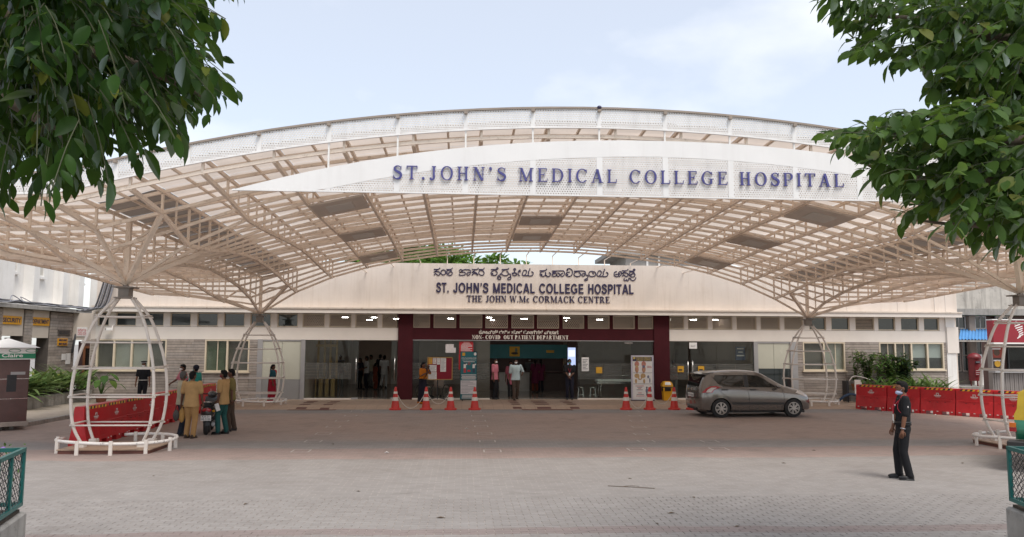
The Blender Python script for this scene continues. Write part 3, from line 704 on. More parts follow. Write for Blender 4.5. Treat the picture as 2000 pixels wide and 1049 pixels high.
# hanging name board
sign = thing('name_board', 'white crescent name board with blue hospital lettering hung under the canopy edge', 'sign', (3.9, YS, 5.42))
SO = Vector((3.9, YS, 5.42)); SB = 5.425
def zs_top(x):
    u = abs(x-3.9)/8.43; return SB+.012+1.16*max(0, 1-u**2.15)
def zs_perf(x): return max(SB+.03, zs_top(x)-.33-.12*abs(x-3.9)/8.43)
def splate(x0, x1, za, zb, y, th, n):
    o_ = MB()
    for k in range(n):
        a, b = x0+(x1-x0)*k/n, x0+(x1-x0)*(k+1)/n
        V = [(a, y, za(a)), (b, y, za(b)), (b, y, zb(b)), (a, y, zb(a))]; V += [(p[0], y+th, p[2]) for p in V]
        F = [(0, 1, 2, 3), (7, 6, 5, 4), (0, 4, 5, 1), (3, 2, 6, 7)]+([(0, 3, 7, 4)] if k == 0 else [])+([(1, 5, 6, 2)] if k == n-1 else [])
        o_.add([Vector(v)-SO for v in V], F)
    return o_
splate(-4.53, 12.33, zs_perf, zs_top, YS, .03, 64).build('top_band', M['signwhite'], sign)
SJ = [-3.2]+[x for x in FJ if -2.8 < x < 10.8]+[11.0]
for a_, b_ in zip(SJ[:-1], SJ[1:]):
    splate(a_+.06, b_-.06, lambda x: SB+.03, lambda x: max(SB+.036, zs_perf(x)-.003), YS+.002, .012, 6).build('perforated_panel', M['perf'], sign)
    splate(b_-.058, b_+.058, lambda x: SB+.03, lambda x: zs_perf(x)-.003, YS-.002, .02, 1).build('joint_strip', M['signwhite'], sign)
splate(-4.53, 12.33, lambda x: SB, lambda x: SB+.028, YS-.004, .05, 8).build('bottom_trim', M['signwhite'], sign)
for x in SJ[1:-1]:
    MB().beam(Vector((x, YS+.03, zs_top(x)-.05))-SO, Vector((x, YS+.03, zf(x)-.42))-SO, .035, .035).build('hanger_rod', M['white'], sign)
serif_line("ST.JOHN'S MEDICAL COLLEGE HOSPITAL", -1.42-SO.x, 7.88-SO.x, -.012, 5.70-SO.z, .275, .028, M['letter_blue'], sign, weight=.135, spread=True)

# lattice columns
M['neck'] = pmat('neck_grey_steel', (.22, .19, .165), .6, .2, 5., stain=.5)
def lattice_column(cx, cy, z0, zn, label, ring_r, ring_h, plinth, gap_a):
    t = thing('lattice_column', label, 'column', (cx, cy, z0), 0, 'lattice columns carrying the canopy')
    hN = zn-z0
    lv = [(.16, .66), (.59, .84), (1.22, .905), (1.86, .86), (2.45, .72), (3.04, .50), (hN-.32, .16)]
    k = (hN-.32)/3.5
    lv = [(z if z < .3 else z*k if i < 6 else z, w) for i, (z, w) in enumerate(lv)]
    if z0 > .05: lv = [(max(.02, z-.1), w) for z, w in lv[:-1]]+[lv[-1]]
    for sx in (-1, 1):
        for sy in (-1, 1):
            path = smooth_path([(sx*w, sy*w*.43, z) for z, w in lv], 5)
            MB().tube(path, .036, 8).build('post', M['cage'], t, True)
            w0 = lv[0][1]
            if plinth: MB().cbox(sx*w0-.085, sx*w0+.085, sy*w0*.43-.085, sy*w0*.43+.085, .08, .22, .01).build('foot_block', M['cage'], t)
    for z, w in lv[1:6]:
        for sy in (-1, 1): MB().tube([(-w-.06, sy*w*.43-.03*sy*-1, z), (w+.06, sy*w*.43-.03*sy*-1, z)], .02, 6).build('rail', M['cage'], t, True)
        for sx in (-1, 1): MB().tube([(sx*w+.02*sx, -w*.43-.05, z+.035), (sx*w+.02*sx, w*.43+.05, z+.035)], .02, 6).build('rail', M['cage'], t, True)
    MB().lathe([(.27, hN-.34), (.27, hN-.315), (.17, hN-.315), (.17, hN-.10), (.31, hN-.10), (.31, hN-.07), (.08, hN-.07), (.06, hN+.03)], n=4, a0=math.pi/4).build('neck', M['neck'], t)
    rx, ry = ring_r
    if plinth:
        MB().bb(-.98, .98, -.68, .68, .0, .075).build('plinth', M['browntile'], t)
        MB().bb(-1.0, 1.0, -.70, .70, .076, .1).build('plinth_top', M['apron'], t)
    a0, a1 = gap_a; N = 44; path = []
    for i in range(N+1):
        a = R_(a0+(a1-a0)*i/N); path.append((rx*math.cos(a), ry*math.sin(a), ring_h+.02*math.sin(a*2)))
    MB().tube(path, .036, 10).build('guard_ring', M['cage_chip'], t, True)
    for i in range(9):
        a = R_(a0+12+(a1-a0-24)*i/8); x, y = rx*math.cos(a), ry*math.sin(a)
        MB().beam((x, y-.045, -.02), (x, y-.045, ring_h+.06), .075, .03, up=(0, 1, 0)).build('ring_leg', M['cage'], t)
    return t
lattice_column(XL, YF, 0, ZNF, 'front left white lattice column beside the left red barriers', (1.29, .92), .25, True, (-190, 100))
lattice_column(XR, YF, 0, ZNF, 'front right white lattice column beside the auto rickshaw', (1.29, .92), .25, True, (-245, 110))
lattice_column(XL, YB, .1, ZNB, 'back left white lattice column in front of the frosted panel', (1.1, .75), .16, False, (-200, 150))
lattice_column(XR, YB, .1, ZNB, 'back right white lattice column behind the grey car', (1.1, .75), .16, False, (-235, 100))
# ================================================================== MAIN BUILDING
hosp = thing('hospital_building', 'long cream single storey hospital front with maroon entrance bay and stone cladding', 'building', (0, YW, 0))
def fx(u, v=700): return pix(u, v, Y=YW).x
def fz(v, u=1000): return pix(u, v, Y=YW).z
ZB, ZL0, ZL1, ZC0, ZC1 = .12, 2.60, 3.12, 3.13, 3.70      # base, lintel, clerestory
XE0, XE1 = fx(190, 600), fx(1866, 600)
def part(mb, name, mat, parent=hosp, smooth=False): return mb.build(name, mat, parent, smooth)
# parapet and ledge
part(MB().bb(XE0, -8.2, -.10, .15, 3.93, 5.36), 'parapet', M['cream'])
part(MB().bb(-8.197, 14.2, -.12, .15, 3.93, 5.885), 'parapet', M['cream'])
part(MB().bb(14.203, XE1, -.10, .15, 3.93, 5.36), 'parapet', M['cream'])
for x0, x1 in ((XE0-.05, -4.0), (-3.997, 9.0), (9.003, XE1+.03)):
    part(MB().bb(x0, x1, -.42, .0, 3.895, 3.955), 'ledge_top', M['cream_ledge'])
    part(MB().bb(x0+.002, x1-.002, -.38, .0, 3.72, 3.894), 'ledge', M['lintel'])
for x in (-12.6, -9.9, -5.6, 16.9, 19.2, 20.9, 21.4): part(MB().bb(x-.012, x+.012, -.118, -.098, 3.96, 5.35), 'cover_strip', M['lintel'])
for x in (-6.4, -4.6, -2.2, .2, 7.4, 9.8, 12.2): part(MB().bb(x-.004, x+.004, -.1225, -.119, 3.96, 5.88), 'panel_seam', M['cream_ledge'])
part(MB().bb(XE0, XE1, .15, .32, 3.7, 5.2), 'parapet_backing', M['cream'])
# roof slab and side returns
M['roofgrey'] = pmat('roof_slab', (.30, .28, .26), .9, .15, 2.)
part(MB().bb(XE0, XE1, .32, 14, 4.0, 4.18), 'roof', M['roofgrey'])
part(MB().bb(XE0-.2, XE0, .0, 14, 0, 3.95), 'side_wall', M['cream']); part(MB().bb(XE1-.25, XE1-.004, .02, 14, 0, 3.9), 'side_wall', M['cream'])
# clerestory
def mesh_mat(name):
    m, t, b, o = _nt(name); P = nd(t, 'ShaderNodeNewGeometry').outputs['Position']; sp = nd(t, 'ShaderNodeSeparateXYZ', {0: P})
    u = mth(t, 'DIVIDE', sp.outputs[0], .085); v = mth(t, 'DIVIDE', sp.outputs[2], .13)
    d1 = mth(t, 'ABSOLUTE', mth(t, 'SUBTRACT', mth(t, 'FRACT', mth(t, 'ADD', mth(t, 'ADD', u, v), 300)), .5)); d2 = mth(t, 'ABSOLUTE', mth(t, 'SUBTRACT', mth(t, 'FRACT', mth(t, 'ADD', mth(t, 'SUBTRACT', u, v), 300)), .5))
    w = mth(t, 'LESS_THAN', mth(t, 'MINIMUM', d1, d2), .15)
    b.inputs['Base Color'].default_value = (.52, .44, .35, 1); b.inputs['Roughness'].default_value = .6
    tr = nd(t, 'ShaderNodeBsdfTransparent'); mx = nd(t, 'ShaderNodeMixShader', {0: w, 1: tr.outputs[0], 2: b.outputs[0]}); t.links.new(mx.outputs[0], o.inputs[0]); return m
M['mesh'] = mesh_mat('expanded_mesh')
M['wood'] = pmat('door_wood', (.20, .075, .03), .5, .2, 5.)
M['louver'] = pmat('vent_slat', (.36, .30, .24), .6, .1, 4.)
WG = [(191, 213, 'g'), (226, 266, 'g'), (279, 320, 'g'), (332.5, 373, 'g'), (385, 426, 'g'), (437, 478, 'g'), (489, 529.5, 'g'), (541.7, 582, 'g'), (591, 634.5, 'm'), (643, 686.5, 'm'), (694, 738, 'm'), (746, 775, 'm'),
      (807, 840, 'r'), (847, 891, 'r'), (898, 942, 'r'), (948, 992, 'r'), (999, 1043, 'r'), (1049, 1092, 'r'), (1099, 1141, 'r'), (1148, 1190.7, 'r'), (1197, 1240, 'r'), (1246, 1276, 'r'),
      (1308, 1336, 'm'), (1343, 1382.5, 'm'), (1391, 1430, 'm'), (1438, 1477, 'm'), (1485, 1523, 'm'), (1531, 1568, 'm'), (1580, 1613, 'g'), (1623, 1659, 'g'), (1670, 1707, 'l'), (1714.5, 1748, 'g'), (1759, 1794, 'g'), (1803.6, 1834, 'g')]
def rect_frame(mb, x0, x1, z0, z1, w, y0, y1):
    mb.bb(x0, x1, y0, y1, z1-w, z1); mb.bb(x0, x1, y0, y1, z0, z0+w); mb.bb(x0, x0+w, y0+.001, y1-.001, z0+w, z1-w); mb.bb(x1-w, x1, y0+.001, y1-.001, z0+w, z1-w); return mb
prev = XE0
CMX0, CMX1, CMX2, CMX3 = fx(777), fx(806), fx(1277), fx(1307)
for u0, u1, ty in WG:
    x0, x1 = fx(u0, 626), fx(u1, 626)
    if x0-prev > .02:
        mid = (x0+prev)/2
        if not (CMX0-.05 < mid < CMX1+.05 or CMX2-.05 < mid < CMX3+.05): part(MB().bb(prev, x0, -.01 if ty != 'r' else -.03, .2, ZC0, ZC1+.02), 'pier', M['maroon' if ty == 'r' else 'lintel'])
    prev = x1
    w = MB(); rect_frame(w, x0, x1, ZC0+.01, ZC1, .035, .03, .12)
    if ty == 'g': fo = part(w, 'window', M['frame']); part(MB().bb(x0+.035, x1-.035, .09, .10, ZC0+.045, ZC1-.035), 'pane', M['clerestory'], fo)
    elif ty == 'l':
        fo = part(w, 'vent', M['frame'])
        for k in range(8): part(MB().box(((x0+x1)/2, .08, ZC0+.08+k*.065), (x1-x0-.08, .012, .05), M=Matrix.Rotation(R_(35), 3, 'X')), 'slat', M['louver'], fo)
        part(MB().bb(x0, x1, .13, .14, ZC0, ZC1), 'vent_back', M['black'], fo)
    else: fo = part(w, 'mesh_window', M['frame']); part(MB().bb(x0+.035, x1-.035, .045, .05, ZC0+.045, ZC1-.035), 'mesh', M['mesh'], fo)
part(MB().bb(prev, XE1-.3, -.01, .2, ZC0, ZC1+.02), 'pier', M['lintel'])
# lintel bands and maroon bay
part(MB().bb(XE0, CMX0, -.03, .2, ZL0, ZL1), 'lintel_band', M['lintel']); part(MB().bb(CMX3, XE1-.3, -.03, .2, ZL0+.02, ZL1), 'lintel_band', M['lintel'])
part(MB().bb(CMX1, CMX2, -.05, .2, ZL0+.03, ZL1+.008), 'maroon_band', M['maroon'])
for a_, b_ in ((CMX0, CMX1), (CMX2, CMX3)): part(MB().bb(a_, b_, -.10, .45, ZB-.02, ZC1+.018), 'maroon_column', M['maroon'])
part(MB().bb(CMX1, CMX2, -.07, -.02, ZL0, ZL0+.028), 'glazing_rail', M['alu'])
# white corner pilaster on the right
XP0, XP1 = fx(1848, 690), fx(1866, 690)
part(MB().bb(XP0, XP1, -.06, .3, 0, 3.719), 'pilaster', M['whitewall']); part(MB().bb(XP0+.02, XP1+.12, -.1, -.062, 2.15, 3.3), 'downpipe_box', M['lintel'])
# stone cladding, stone by stone
stones = []
def clad(x0, x1, z0, z1, y=-.02):
    part(MB().bb(x0, x1, y+.025, .15, z0, z1), 'cladding_backing', M['stonejoint'])
    n = max(1, round((z1-z0)/.112)); h = (z1-z0)/n
    for i in range(n):
        x = x0
        while x < x1-.01:
            l = random.uniform(.45, 1.3); xe = x+l
            if x1-xe < .3: xe = x1
            stones.append((x+.004, xe-.004, z0+i*h+.007, z0+(i+1)*h-.007, y+random.uniform(-.006, .006))); x = xe
wA, wB, wC, wD = (fx(188), fx(325)), (fx(400), fx(487)), (fx(1568), fx(1650)), (fx(1717), fx(1843))
zA0, zB0, zC0_, zD0 = fz(723, 260), fz(726, 440), fz(724, 1600), fz(722, 1780)
clad(fx(176), wA[0], .05, ZL0); clad(*wA, .05, zA0); clad(wA[1], wB[0], .05, ZL0); clad(*wB, .05, zB0); clad(wB[1], fx(503), .05, ZL0)
clad(fx(1557), wC[0], .05, ZL0+.02); clad(*wC, .05, zC0_); clad(wC[1], wD[0], .05, ZL0+.02); clad(*wD, .05, zD0); clad(wD[1], XP0, .05, ZL0+.02)
ust = [MB().bb(0, 1, -.02, .04, 0, 1).mesh('stone', M['stone%d' % k]) for k in range(4)]
stones.sort(key=lambda s: -(s[1]-s[0])); st_rest = MB()
for i, (x0, x1, z0, z1, y) in enumerate(stones):
    if i < 300: o = place('stone', ust[random.randrange(4)], hosp, (x0, y, z0)); o.scale = (x1-x0, 1, z1-z0)
    else: st_rest.mi = random.randrange(4); st_rest.bb(x0, x1, y-.02, y+.04, z0, z1)
tag(st_rest.build('stones', [M['stone%d' % k] for k in range(4)], hosp), kind='stuff')
# ground floor windows
def window(x0, x1, z0, z1, lights, mats, sub=None):
    w = MB(); rect_frame(w, x0, x1, z0, z1, .055, -.05, .1); n = lights; xs = [x0+(x1-x0)*k/n for k in range(n+1)]
    for x in xs[1:-1]: w.bb(x-.035, x+.035, -.045, .09, z0+.055, z1-.055)
    fo = part(w, 'window', M['frame'])
    part(MB().bb(x0-.05, x1+.05, -.11, -.03, z0-.055, z0-.002), 'sill', M['frame'], fo)
    for k in range(n):
        a_, b_ = xs[k]+.04, xs[k+1]-.04
        part(MB().bb(a_, b_, .03, .036, z0+.055, z1-.055), 'pane', M['win_glass'], fo)
        part(MB().bb(a_, b_, .10, .11, z0+.055, z1-.055), 'blind', mats[k], fo)
        if sub and sub[k]: part(MB().bb(a_+(b_-a_)*.55, a_+(b_-a_)*.55+.03, .0, .03, z0+.055, z1-.055), 'glazing_bar', M['frame'], fo)
    return fo
M['blind_half'] = None
def half_mat():
    m, t, b, o = _nt('half_drawn_blind'); sp = nd(t, 'ShaderNodeSeparateXYZ', {0: nd(t, 'ShaderNodeNewGeometry').outputs['Position']})
    c = mixc(t, mth(t, 'GREATER_THAN', sp.outputs[2], zD0+.52), (.06, .06, .062), (.60, .61, .60)); t.links.new(c, b.inputs['Base Color']); b.inputs['Roughness'].default_value = .8; return m
M['blind_half'] = half_mat()
M['curtain_green'] = pmat('green_curtain', (.16, .19, .13), .8, .2, 3.)
window(wA[0], wA[1], zA0, ZL0-.01, 4, [M['curtain_dark'], M['curtain'], M['curtain'], M['curtain_dark']])
window(wB[0], wB[1], zB0, ZL0-.01, 2, [M['curtain_green'], M['curtain_dark']], [1, 0])
window(wC[0], wC[1], zC0_, ZL0+.01, 2, [M['curtain_dark'], M['curtain']], [0, 1])
window(wD[0], wD[1], zD0, ZL0+.01, 4, [M['curtain_dark'], M['curtain_dark'], M['blind_half'], M['blind_half']], [1, 1, 0, 0])
# frosted glazed panels and grey posts
for u0, u1 in ((503, 513), (588, 596), (1472, 1480), (1543, 1557)): part(MB().bb(fx(u0), fx(u1), -.06, .12, .06, ZL0+.015), 'grey_post', M['alu'])
def panel(u0, u1, split, low):
    x0, x1 = fx(u0), fx(u1); zs = fz(split, u0); xm = (x0+x1)/2
    for a_, b_ in ((x0, xm-.006), (xm+.006, x1)):
        part(MB().bb(a_, b_, .0, .03, zs+.004, ZL0-.06), 'frosted_panel', M['frost']); part(MB().bb(a_, b_, .0, .03, .1, zs-.004), 'lower_panel', low)
    part(MB().bb(x0, x1, -.02, .06, ZL0-.058, ZL0+.01), 'head_rail', M['alu']); part(MB().bb(x0, x1, -.04, .06, .05, .098), 'threshold', M['lintel'])
panel(513, 588, 741, M['gpanel']); panel(1480, 1543, 720, M['clerestory'])
# glazed screens: clear panes with frosted stripes
def pane(u0, u1, z1=ZL0, y=.02, name='glass_pane', stripes=True, parent=hosp, shoe=True):
    x0, x1 = fx(u0), fx(u1); o = part(MB().bb(x0+.006, x1-.006, y, y+.012, ZB+.06, z1), name, M['glass'], parent)
    if stripes:
        mb = MB()
        for k in range(11): mb.bb(x0+.01, x1-.01, y-.003, y-.001, .98+k*.062, .98+k*.062+.042)
        part(mb, 'frosted_stripes', M['frost_stripe'], o)
    if shoe: part(MB().bb(x0, x1, y-.03, y+.04, ZB-.03, ZB+.058), 'threshold', M['lintel'], o)
    return o
def pull(x, y, z0, z1, parent):
    mb = MB(); mb.tube([(x, y-.07, z0), (x, y-.07, z1)], .016, 8)
    for z in (z0+.1, z1-.1): mb.tube([(x, y-.07, z), (x, y, z)], .01, 6)
    return part(mb, 'pull_handle', M['steel_bright'], parent, True)
for u0, u1 in ((596, 641), (641, 687), (806, 853), (853, 900), (900, 957), (1128, 1178), (1178, 1215), (1215, 1276), (1308, 1345), (1349, 1400), (1400, 1436), (1436, 1472)): pane(u0, u1, ZL0+.0)
def door_leaf(u0, u1, ua):
    d = part(MB().bb(fx(u0), fx(u1), .05, .062, ZB+.02, ZL0-.02), 'glass_door', M['glass']); pull(fx(ua), .05, .9, 1.85, d)
    part(MB().bb(fx(u0), fx(u1), .035, .077, ZB+.005, ZB+.08), 'door_shoe', M['alu'], d); return d
door_leaf(687.5, 700, 696); door_leaf(764, 775, 771)
d_ = bpy.data.objects['glass_pane.008']; pull(fx(1343), .02, .75, 1.75, d_); pull(fx(1352), .02, .75, 1.75, bpy.data.objects['glass_pane.009'])
M['exit_ink'] = M['ink']
ep = part(MB().bb(fx(1346, 675), fx(1361, 675), -.02, -.01, fz(681, 1350), fz(669, 1350)), 'exit_notice', M['paper']); text_obj('EXIT', fx(1349, 675), fx(1358, 675), -.021, fz(677.5, 1350), .09, M['ink'], ep, .002)
for u in (1323, 1363): 
    s_ = part(MB().bb(fx(u), fx(u+12), -.012, -.004, fz(727, u), fz(715, u)), 'glass_door_sticker', M['tape_y']); part(MB().bb(fx(u+2), fx(u+9), -.016, -.013, fz(724, u), fz(721, u)), 'sticker_mark', M['tape_k'], s_)
s_ = part(MB().bb(fx(1164), fx(1176), -.004, .004, fz(729, 1170), fz(717, 1170)), 'glass_door_sticker', M['tape_y'])
n_ = part(MB().bb(fx(1136), fx(1150), -.006, .004, fz(725, 1140), fz(698, 1140)), 'glass_notice', M['paper'])
for k in range(7): part(MB().bb(fx(1138), fx(1148-(k % 3)*2), -.009, -.0065, fz(703+k*3, 1140), fz(702+k*3, 1140)), 'print_line', M['ink'], n_)
# red safety notice on the glass
rn = part(MB().bb(fx(896.5), fx(924), -.02, -.008, fz(690, 910), fz(667, 910)), 'red_notice', M['red']); part(MB().bb(fx(896), fx(899), -.019, -.007, fz(722, 897), fz(691, 897)), 'red_notice_strip', M['red'])
for k, (a_, b_) in enumerate(((905, 917), (902, 919), (900, 922), (900, 922), (900, 914), (900, 922), (900, 918), (900, 922), (900, 910))): part(MB().bb(fx(a_), fx(b_), -.024, -.021, fz(670.4+k*2.2, 910), fz(669.4+k*2.2, 910)), 'print_line', M['print_white'], rn)
for u, v, w, h in ((870, 672, 16, 7), (870, 679, 20, 10), (1220, 669, 16, 2)): part(MB().bb(fx(u), fx(u+w), -.004, .004, fz(v+h, u), fz(v, u)), 'glass_notice', M['print_white'])
# lettering
KN = {
 'sa': [[(72, 108), (120, 112), (165, 105), (188, 80)], [(140, 112), (110, 140), (75, 162), (110, 152), (160, 152), (188, 180), (178, 210), (150, 218), (122, 200), (100, 187), (75, 218)]],
 'am': [[(248, 117), (210, 140), (210, 190), (248, 213), (287, 190), (287, 140), (248, 117)]],
 'ta': [[(305, 110), (360, 112), (400, 105), (418, 80)], [(405, 140), (350, 125), (312, 147), (312, 190), (350, 220), (400, 212), (416, 178), (392, 152), (362, 165), (350, 188), (330, 165)]],
 'jaa': [[(540, 140), (565, 112), (597, 130), (580, 158), (545, 165), (600, 160), (652, 172), (650, 208), (600, 220), (548, 215), (545, 190)], [(597, 130), (640, 115), (700, 115), (740, 125), (754, 165), (735, 207), (700, 218), (683, 192), (710, 166), (737, 172)]],
 'na': [[(775, 112), (850, 112), (885, 105), (897, 80)], [(840, 114), (810, 145), (780, 166), (830, 160), (870, 185), (884, 217), (850, 190), (815, 185), (780, 218)]],
 'ra': [[(905, 112), (960, 112), (995, 105), (1008, 80)], [(960, 114), (915, 140), (908, 190), (950, 220), (995, 207), (1002, 165), (975, 135), (945, 128)]],
 'vai': [[(1130, 112), (1200, 112), (1245, 110), (1265, 95), (1250, 78), (1230, 92)], [(1215, 115), (1150, 147), (1130, 180), (1145, 207), (1168, 192), (1148, 182)], [(1145, 212), (1195, 222), (1238, 203), (1246, 165), (1215, 130)], [(1300, 185), (1315, 205), (1275, 222), (1250, 255), (1270, 293), (1308, 290), (1316, 258), (1290, 245), (1268, 262)]],
 'dya': [[(1330, 112), (1400, 112), (1450, 105), (1462, 85)], [(1400, 114), (1340, 150), (1335, 200), (1380, 225), (1440, 215), (1452, 172), (1420, 135)], [(1455, 195), (1492, 200), (1490, 245), (1455, 262), (1440, 288), (1470, 302), (1500, 280), (1498, 238)]],
 'kii': [[(1518, 182), (1570, 172), (1612, 182)], [(1570, 90), (1592, 107), (1570, 125), (1550, 108), (1570, 90)], [(1575, 125), (1560, 170), (1530, 202), (1560, 226), (1600, 216), (1610, 195), (1575, 175)], [(1682, 120), (1650, 132), (1635, 170), (1642, 215), (1668, 226)], [(1650, 152), (1685, 150)]],
 'ya': [[(1730, 135), (1762, 122), (1790, 142), (1780, 190), (1740, 226), (1710, 200), (1730, 150)], [(1740, 226), (1800, 226), (1830, 190), (1825, 150), (1850, 122), (1850, 90)], [(1800, 226), (1860, 232), (1905, 215), (1912, 172), (1880, 150)]],
}
KN2 = {
 'ma': [[(130, 135), (200, 135), (240, 125), (262, 98)], [(220, 137), (150, 165), (135, 200), (150, 227), (175, 207), (150, 202)], [(150, 235), (210, 235), (240, 200), (235, 160)], [(238, 210), (270, 240), (310, 235), (332, 195), (300, 165)]],
 'haa': [[(355, 140), (420, 140), (500, 138), (570, 140), (590, 185), (570, 230), (530, 238), (524, 197), (560, 182)], [(440, 142), (380, 165), (372, 180), (440, 177)], [(440, 178), (370, 197), (360, 225), (400, 240), (438, 222), (440, 195), (447, 225), (480, 240), (502, 215), (490, 187), (455, 177)]],
 'vi': [[(655, 118), (635, 138), (640, 106), (680, 95), (722, 120), (737, 170), (720, 220), (680, 240), (640, 235)], [(690, 160), (640, 167), (612, 200), (630, 227), (652, 207), (630, 202)]],
 'dyaa': [[(765, 145), (850, 140), (930, 140), (970, 152), (977, 200), (940, 236), (908, 215), (930, 187), (967, 192)], [(850, 142), (780, 170), (765, 210), (800, 240), (870, 235), (887, 195), (850, 160)], [(985, 215), (1022, 222), (1020, 268), (990, 283), (960, 300), (985, 316), (1022, 298)]],
 'la': [[(1110, 145), (1060, 152), (1040, 190), (1060, 235), (1120, 241), (1167, 215), (1160, 170), (1130, 150), (1110, 172), (1132, 197)]],
 'aa': [[(1560, 150), (1520, 162), (1508, 200), (1530, 240), (1580, 240), (1600, 200), (1590, 172), (1620, 150), (1642, 168), (1635, 215), (1600, 245)], [(1530, 203), (1620, 192)]],
 'spa': [[(1700, 272), (1690, 300), (1715, 322), (1740, 300), (1752, 322), (1776, 310), (1780, 265)]],
 'tre': [[(1885, 140), (1892, 110), (1868, 108), (1866, 122)], [(1798, 268), (1830, 310), (1870, 316), (1900, 292), (1912, 260)]],
}
KN2['ya2'] = [[(x-520, y+12) for x, y in s] for s in KN['ya']]
KN2['spa'] += [[(x+1580, y+25) for x, y in s] for s in KN['sa']]; KN2['tre'] += [[(x+1480, y+30) for x, y in s] for s in KN['ta']]
for table, u0 in ((KN, 840), (KN2, 1040)):
    for key, strokes in table.items():
        mb = MB(); e = 0
        for s_ in strokes:
            pa, pb = ribbon(smooth_path(s_, 4), 16)
            f0 = lambda a, b: Vector((fx(u0+a/9.524, 515+b/9.524), -.145-e, fz(515+b/9.524, u0+a/9.524))); f1 = lambda a, b: f0(a, b)+Vector((0, .024, 0))
            for i in range(len(pa)-1): mb.prism([pa[i], pa[i+1], pb[i+1], pb[i]], f0, f1)
            e += .0012
        part(mb, 'letter', M['navy'])
zb_ = fz(572, 960)
for w_, u0, u1 in (('ST.', 852, 878), ("JOHN'S", 885, 955), ('MEDICAL', 962, 1045), ('COLLEGE', 1052, 1140), ('HOSPITAL', 1147, 1237)):
    serif_line(w_, fx(u0, 562), fx(u1, 562), -.122, zb_-.01, .42, .03, M['navy'], hosp, glyph=sans, gap=.05)
serif_line('THE JOHN W.Mc CORMACK CENTRE', fx(911, 584), fx(1191, 584), -.122, fz(591, 1050), .275, .03, M['navy'], hosp, weight=.2)
serif_line('NON- COVID  OUT PATIENT DEPARTMENT', fx(922, 659), fx(1110, 659), -.052, fz(662.8, 1015), .17, .012, M['letter_white'], hosp, weight=.28)
text_obj('ಕೋವಿಡ್ ರಹಿತ ಹೊರ ರೋಗಿಗಳ ವಿಭಾಗ', fx(935.5, 648), fx(1090, 648), -.052, fz(652.3, 1015), .19, M['letter_white'], hosp, .012, .007, 'lettering')
# ------------------------------------------------------------------ lobby
M['lobby_floor'] = tile_mat('lobby_floor_tile', (.30, .265, .235), (.35, .31, .275), .6, (.2, .18, .16), .14)
M['lobby_wall'] = pmat('lobby_wall', (.44, .34, .28), .7, .1, 1.)
M['lobby_dark'] = pmat('lobby_dark_panel', (.085, .04, .034), .5, .2, 2.)
M['lobby_ceil'] = pmat('lobby_ceiling', (.30, .285, .26), .8, .06, 1.)
M['teal'] = pmat('teal_panel', (.03, .17, .19), .5, .1, 2.)
XI0, XI1, YI = fx(596)-.02, fx(1472), 12.5
struct('lobby_floor', MB().bb(XI0, XI1, YW+.1, YW+YI, .02, .119), M['lobby_floor'])
part(MB().bb(XI0, XI1, .21, YI, 3.72, 3.8), 'ceiling', M['lobby_ceil']); part(MB().bb(XI0, XI1, YI, YI+.1, .1, 3.8), 'back_wall', M['lobby_wall'])
part(MB().bb(XI0-.1, XI0, .16, YI, .1, 3.8), 'inner_wall', M['lobby_wall']); part(MB().bb(XI1, XI1+.1, .16, YI, .1, 3.8), 'inner_wall', M['lobby_wall'])
part(MB().bb(CMX0+.1, CMX1-.1, .46, 6.5, .1, 3.7), 'inner_wall', M['lobby_dark']); part(MB().bb(CMX2+.1, CMX3-.1, .46, 5., .1, 3.7), 'inner_wall', M['lobby_dark'])
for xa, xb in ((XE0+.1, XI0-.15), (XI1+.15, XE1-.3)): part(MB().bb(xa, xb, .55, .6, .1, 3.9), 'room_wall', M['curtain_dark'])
M['tube'] = emat('tube_light', (1, .97, .9), 20.)
for x, y in ((-5.6, 4.2), (-4.2, 4.2), (-3.3, 6.), (-4.9, 8), (-.6, 5.), (1.2, 3.2), (3.0, 4.6), (4.9, 3.2), (6.8, 5.), (1.5, 7.2), (5.5, 7.2), (10., 4.2), (11.3, 4.2), (12.4, 4.2), (10.6, 6.4)):
    part(MB().bb(x-.15, x+.15, y-.02, y+.02, 3.68, 3.71), 'tube_lamp', M['tube'])
# reception inside
rec = thing('reception_counter', 'white and brown reception counter in the dark lobby behind the open doors', 'counter', (0, YW, 0))
YR = 5.9
def rp(u, v): q = pix(u, v, Y=YW+YR); return q.x, q.z
xa, xb, xc = rp(975, 740)[0], rp(1034, 740)[0], rp(1115, 740)[0]
M['counter'] = pmat('counter_white', (.55, .52, .48), .5, .1, 2.); M['counter_b'] = pmat('counter_brown', (.06, .03, .022), .5, .2, 2.)
MB().bb(xa, xb, YR, YR+.6, .12, 1.05).build('front_panel', M['counter'], rec); MB().bb(xb+.004, xc, YR, YR+.6, .12, 1.0).build('front_panel', M['counter_b'], rec); MB().bb(xa-.05, xc+.05, YR-.06, YR+.7, 1.06, 1.1).build('counter_top', M['lobby_dark'], rec)
bnd = thing('reception_band', 'teal sign band with yellow emblem above the reception counter', 'sign', (0, YW, 0))
za, zb2 = rp(1000, 700)[1], rp(1000, 673)[1]
MB().bb(rp(957, 690)[0], rp(1108, 690)[0], YR, YR+.1, za, zb2).build('band', M['teal'], bnd)
eb = MB().bb(rp(995, 690)[0], rp(1015, 690)[0], YR-.03, YR-.004, rp(1000, 696)[1], rp(1000, 677)[1]).build('emblem', M['tape_y'], bnd)
MB().ell((rp(1005, 690)[0], YR-.035, rp(1005, 690)[1]), (.18, .01, .06)).build('emblem_mark', M['tape_k'], eb); MB().ell((rp(1008, 684)[0], YR-.035, rp(1005, 684)[1]), (.07, .01, .12)).build('emblem_mark', M['curtain_green'], eb)
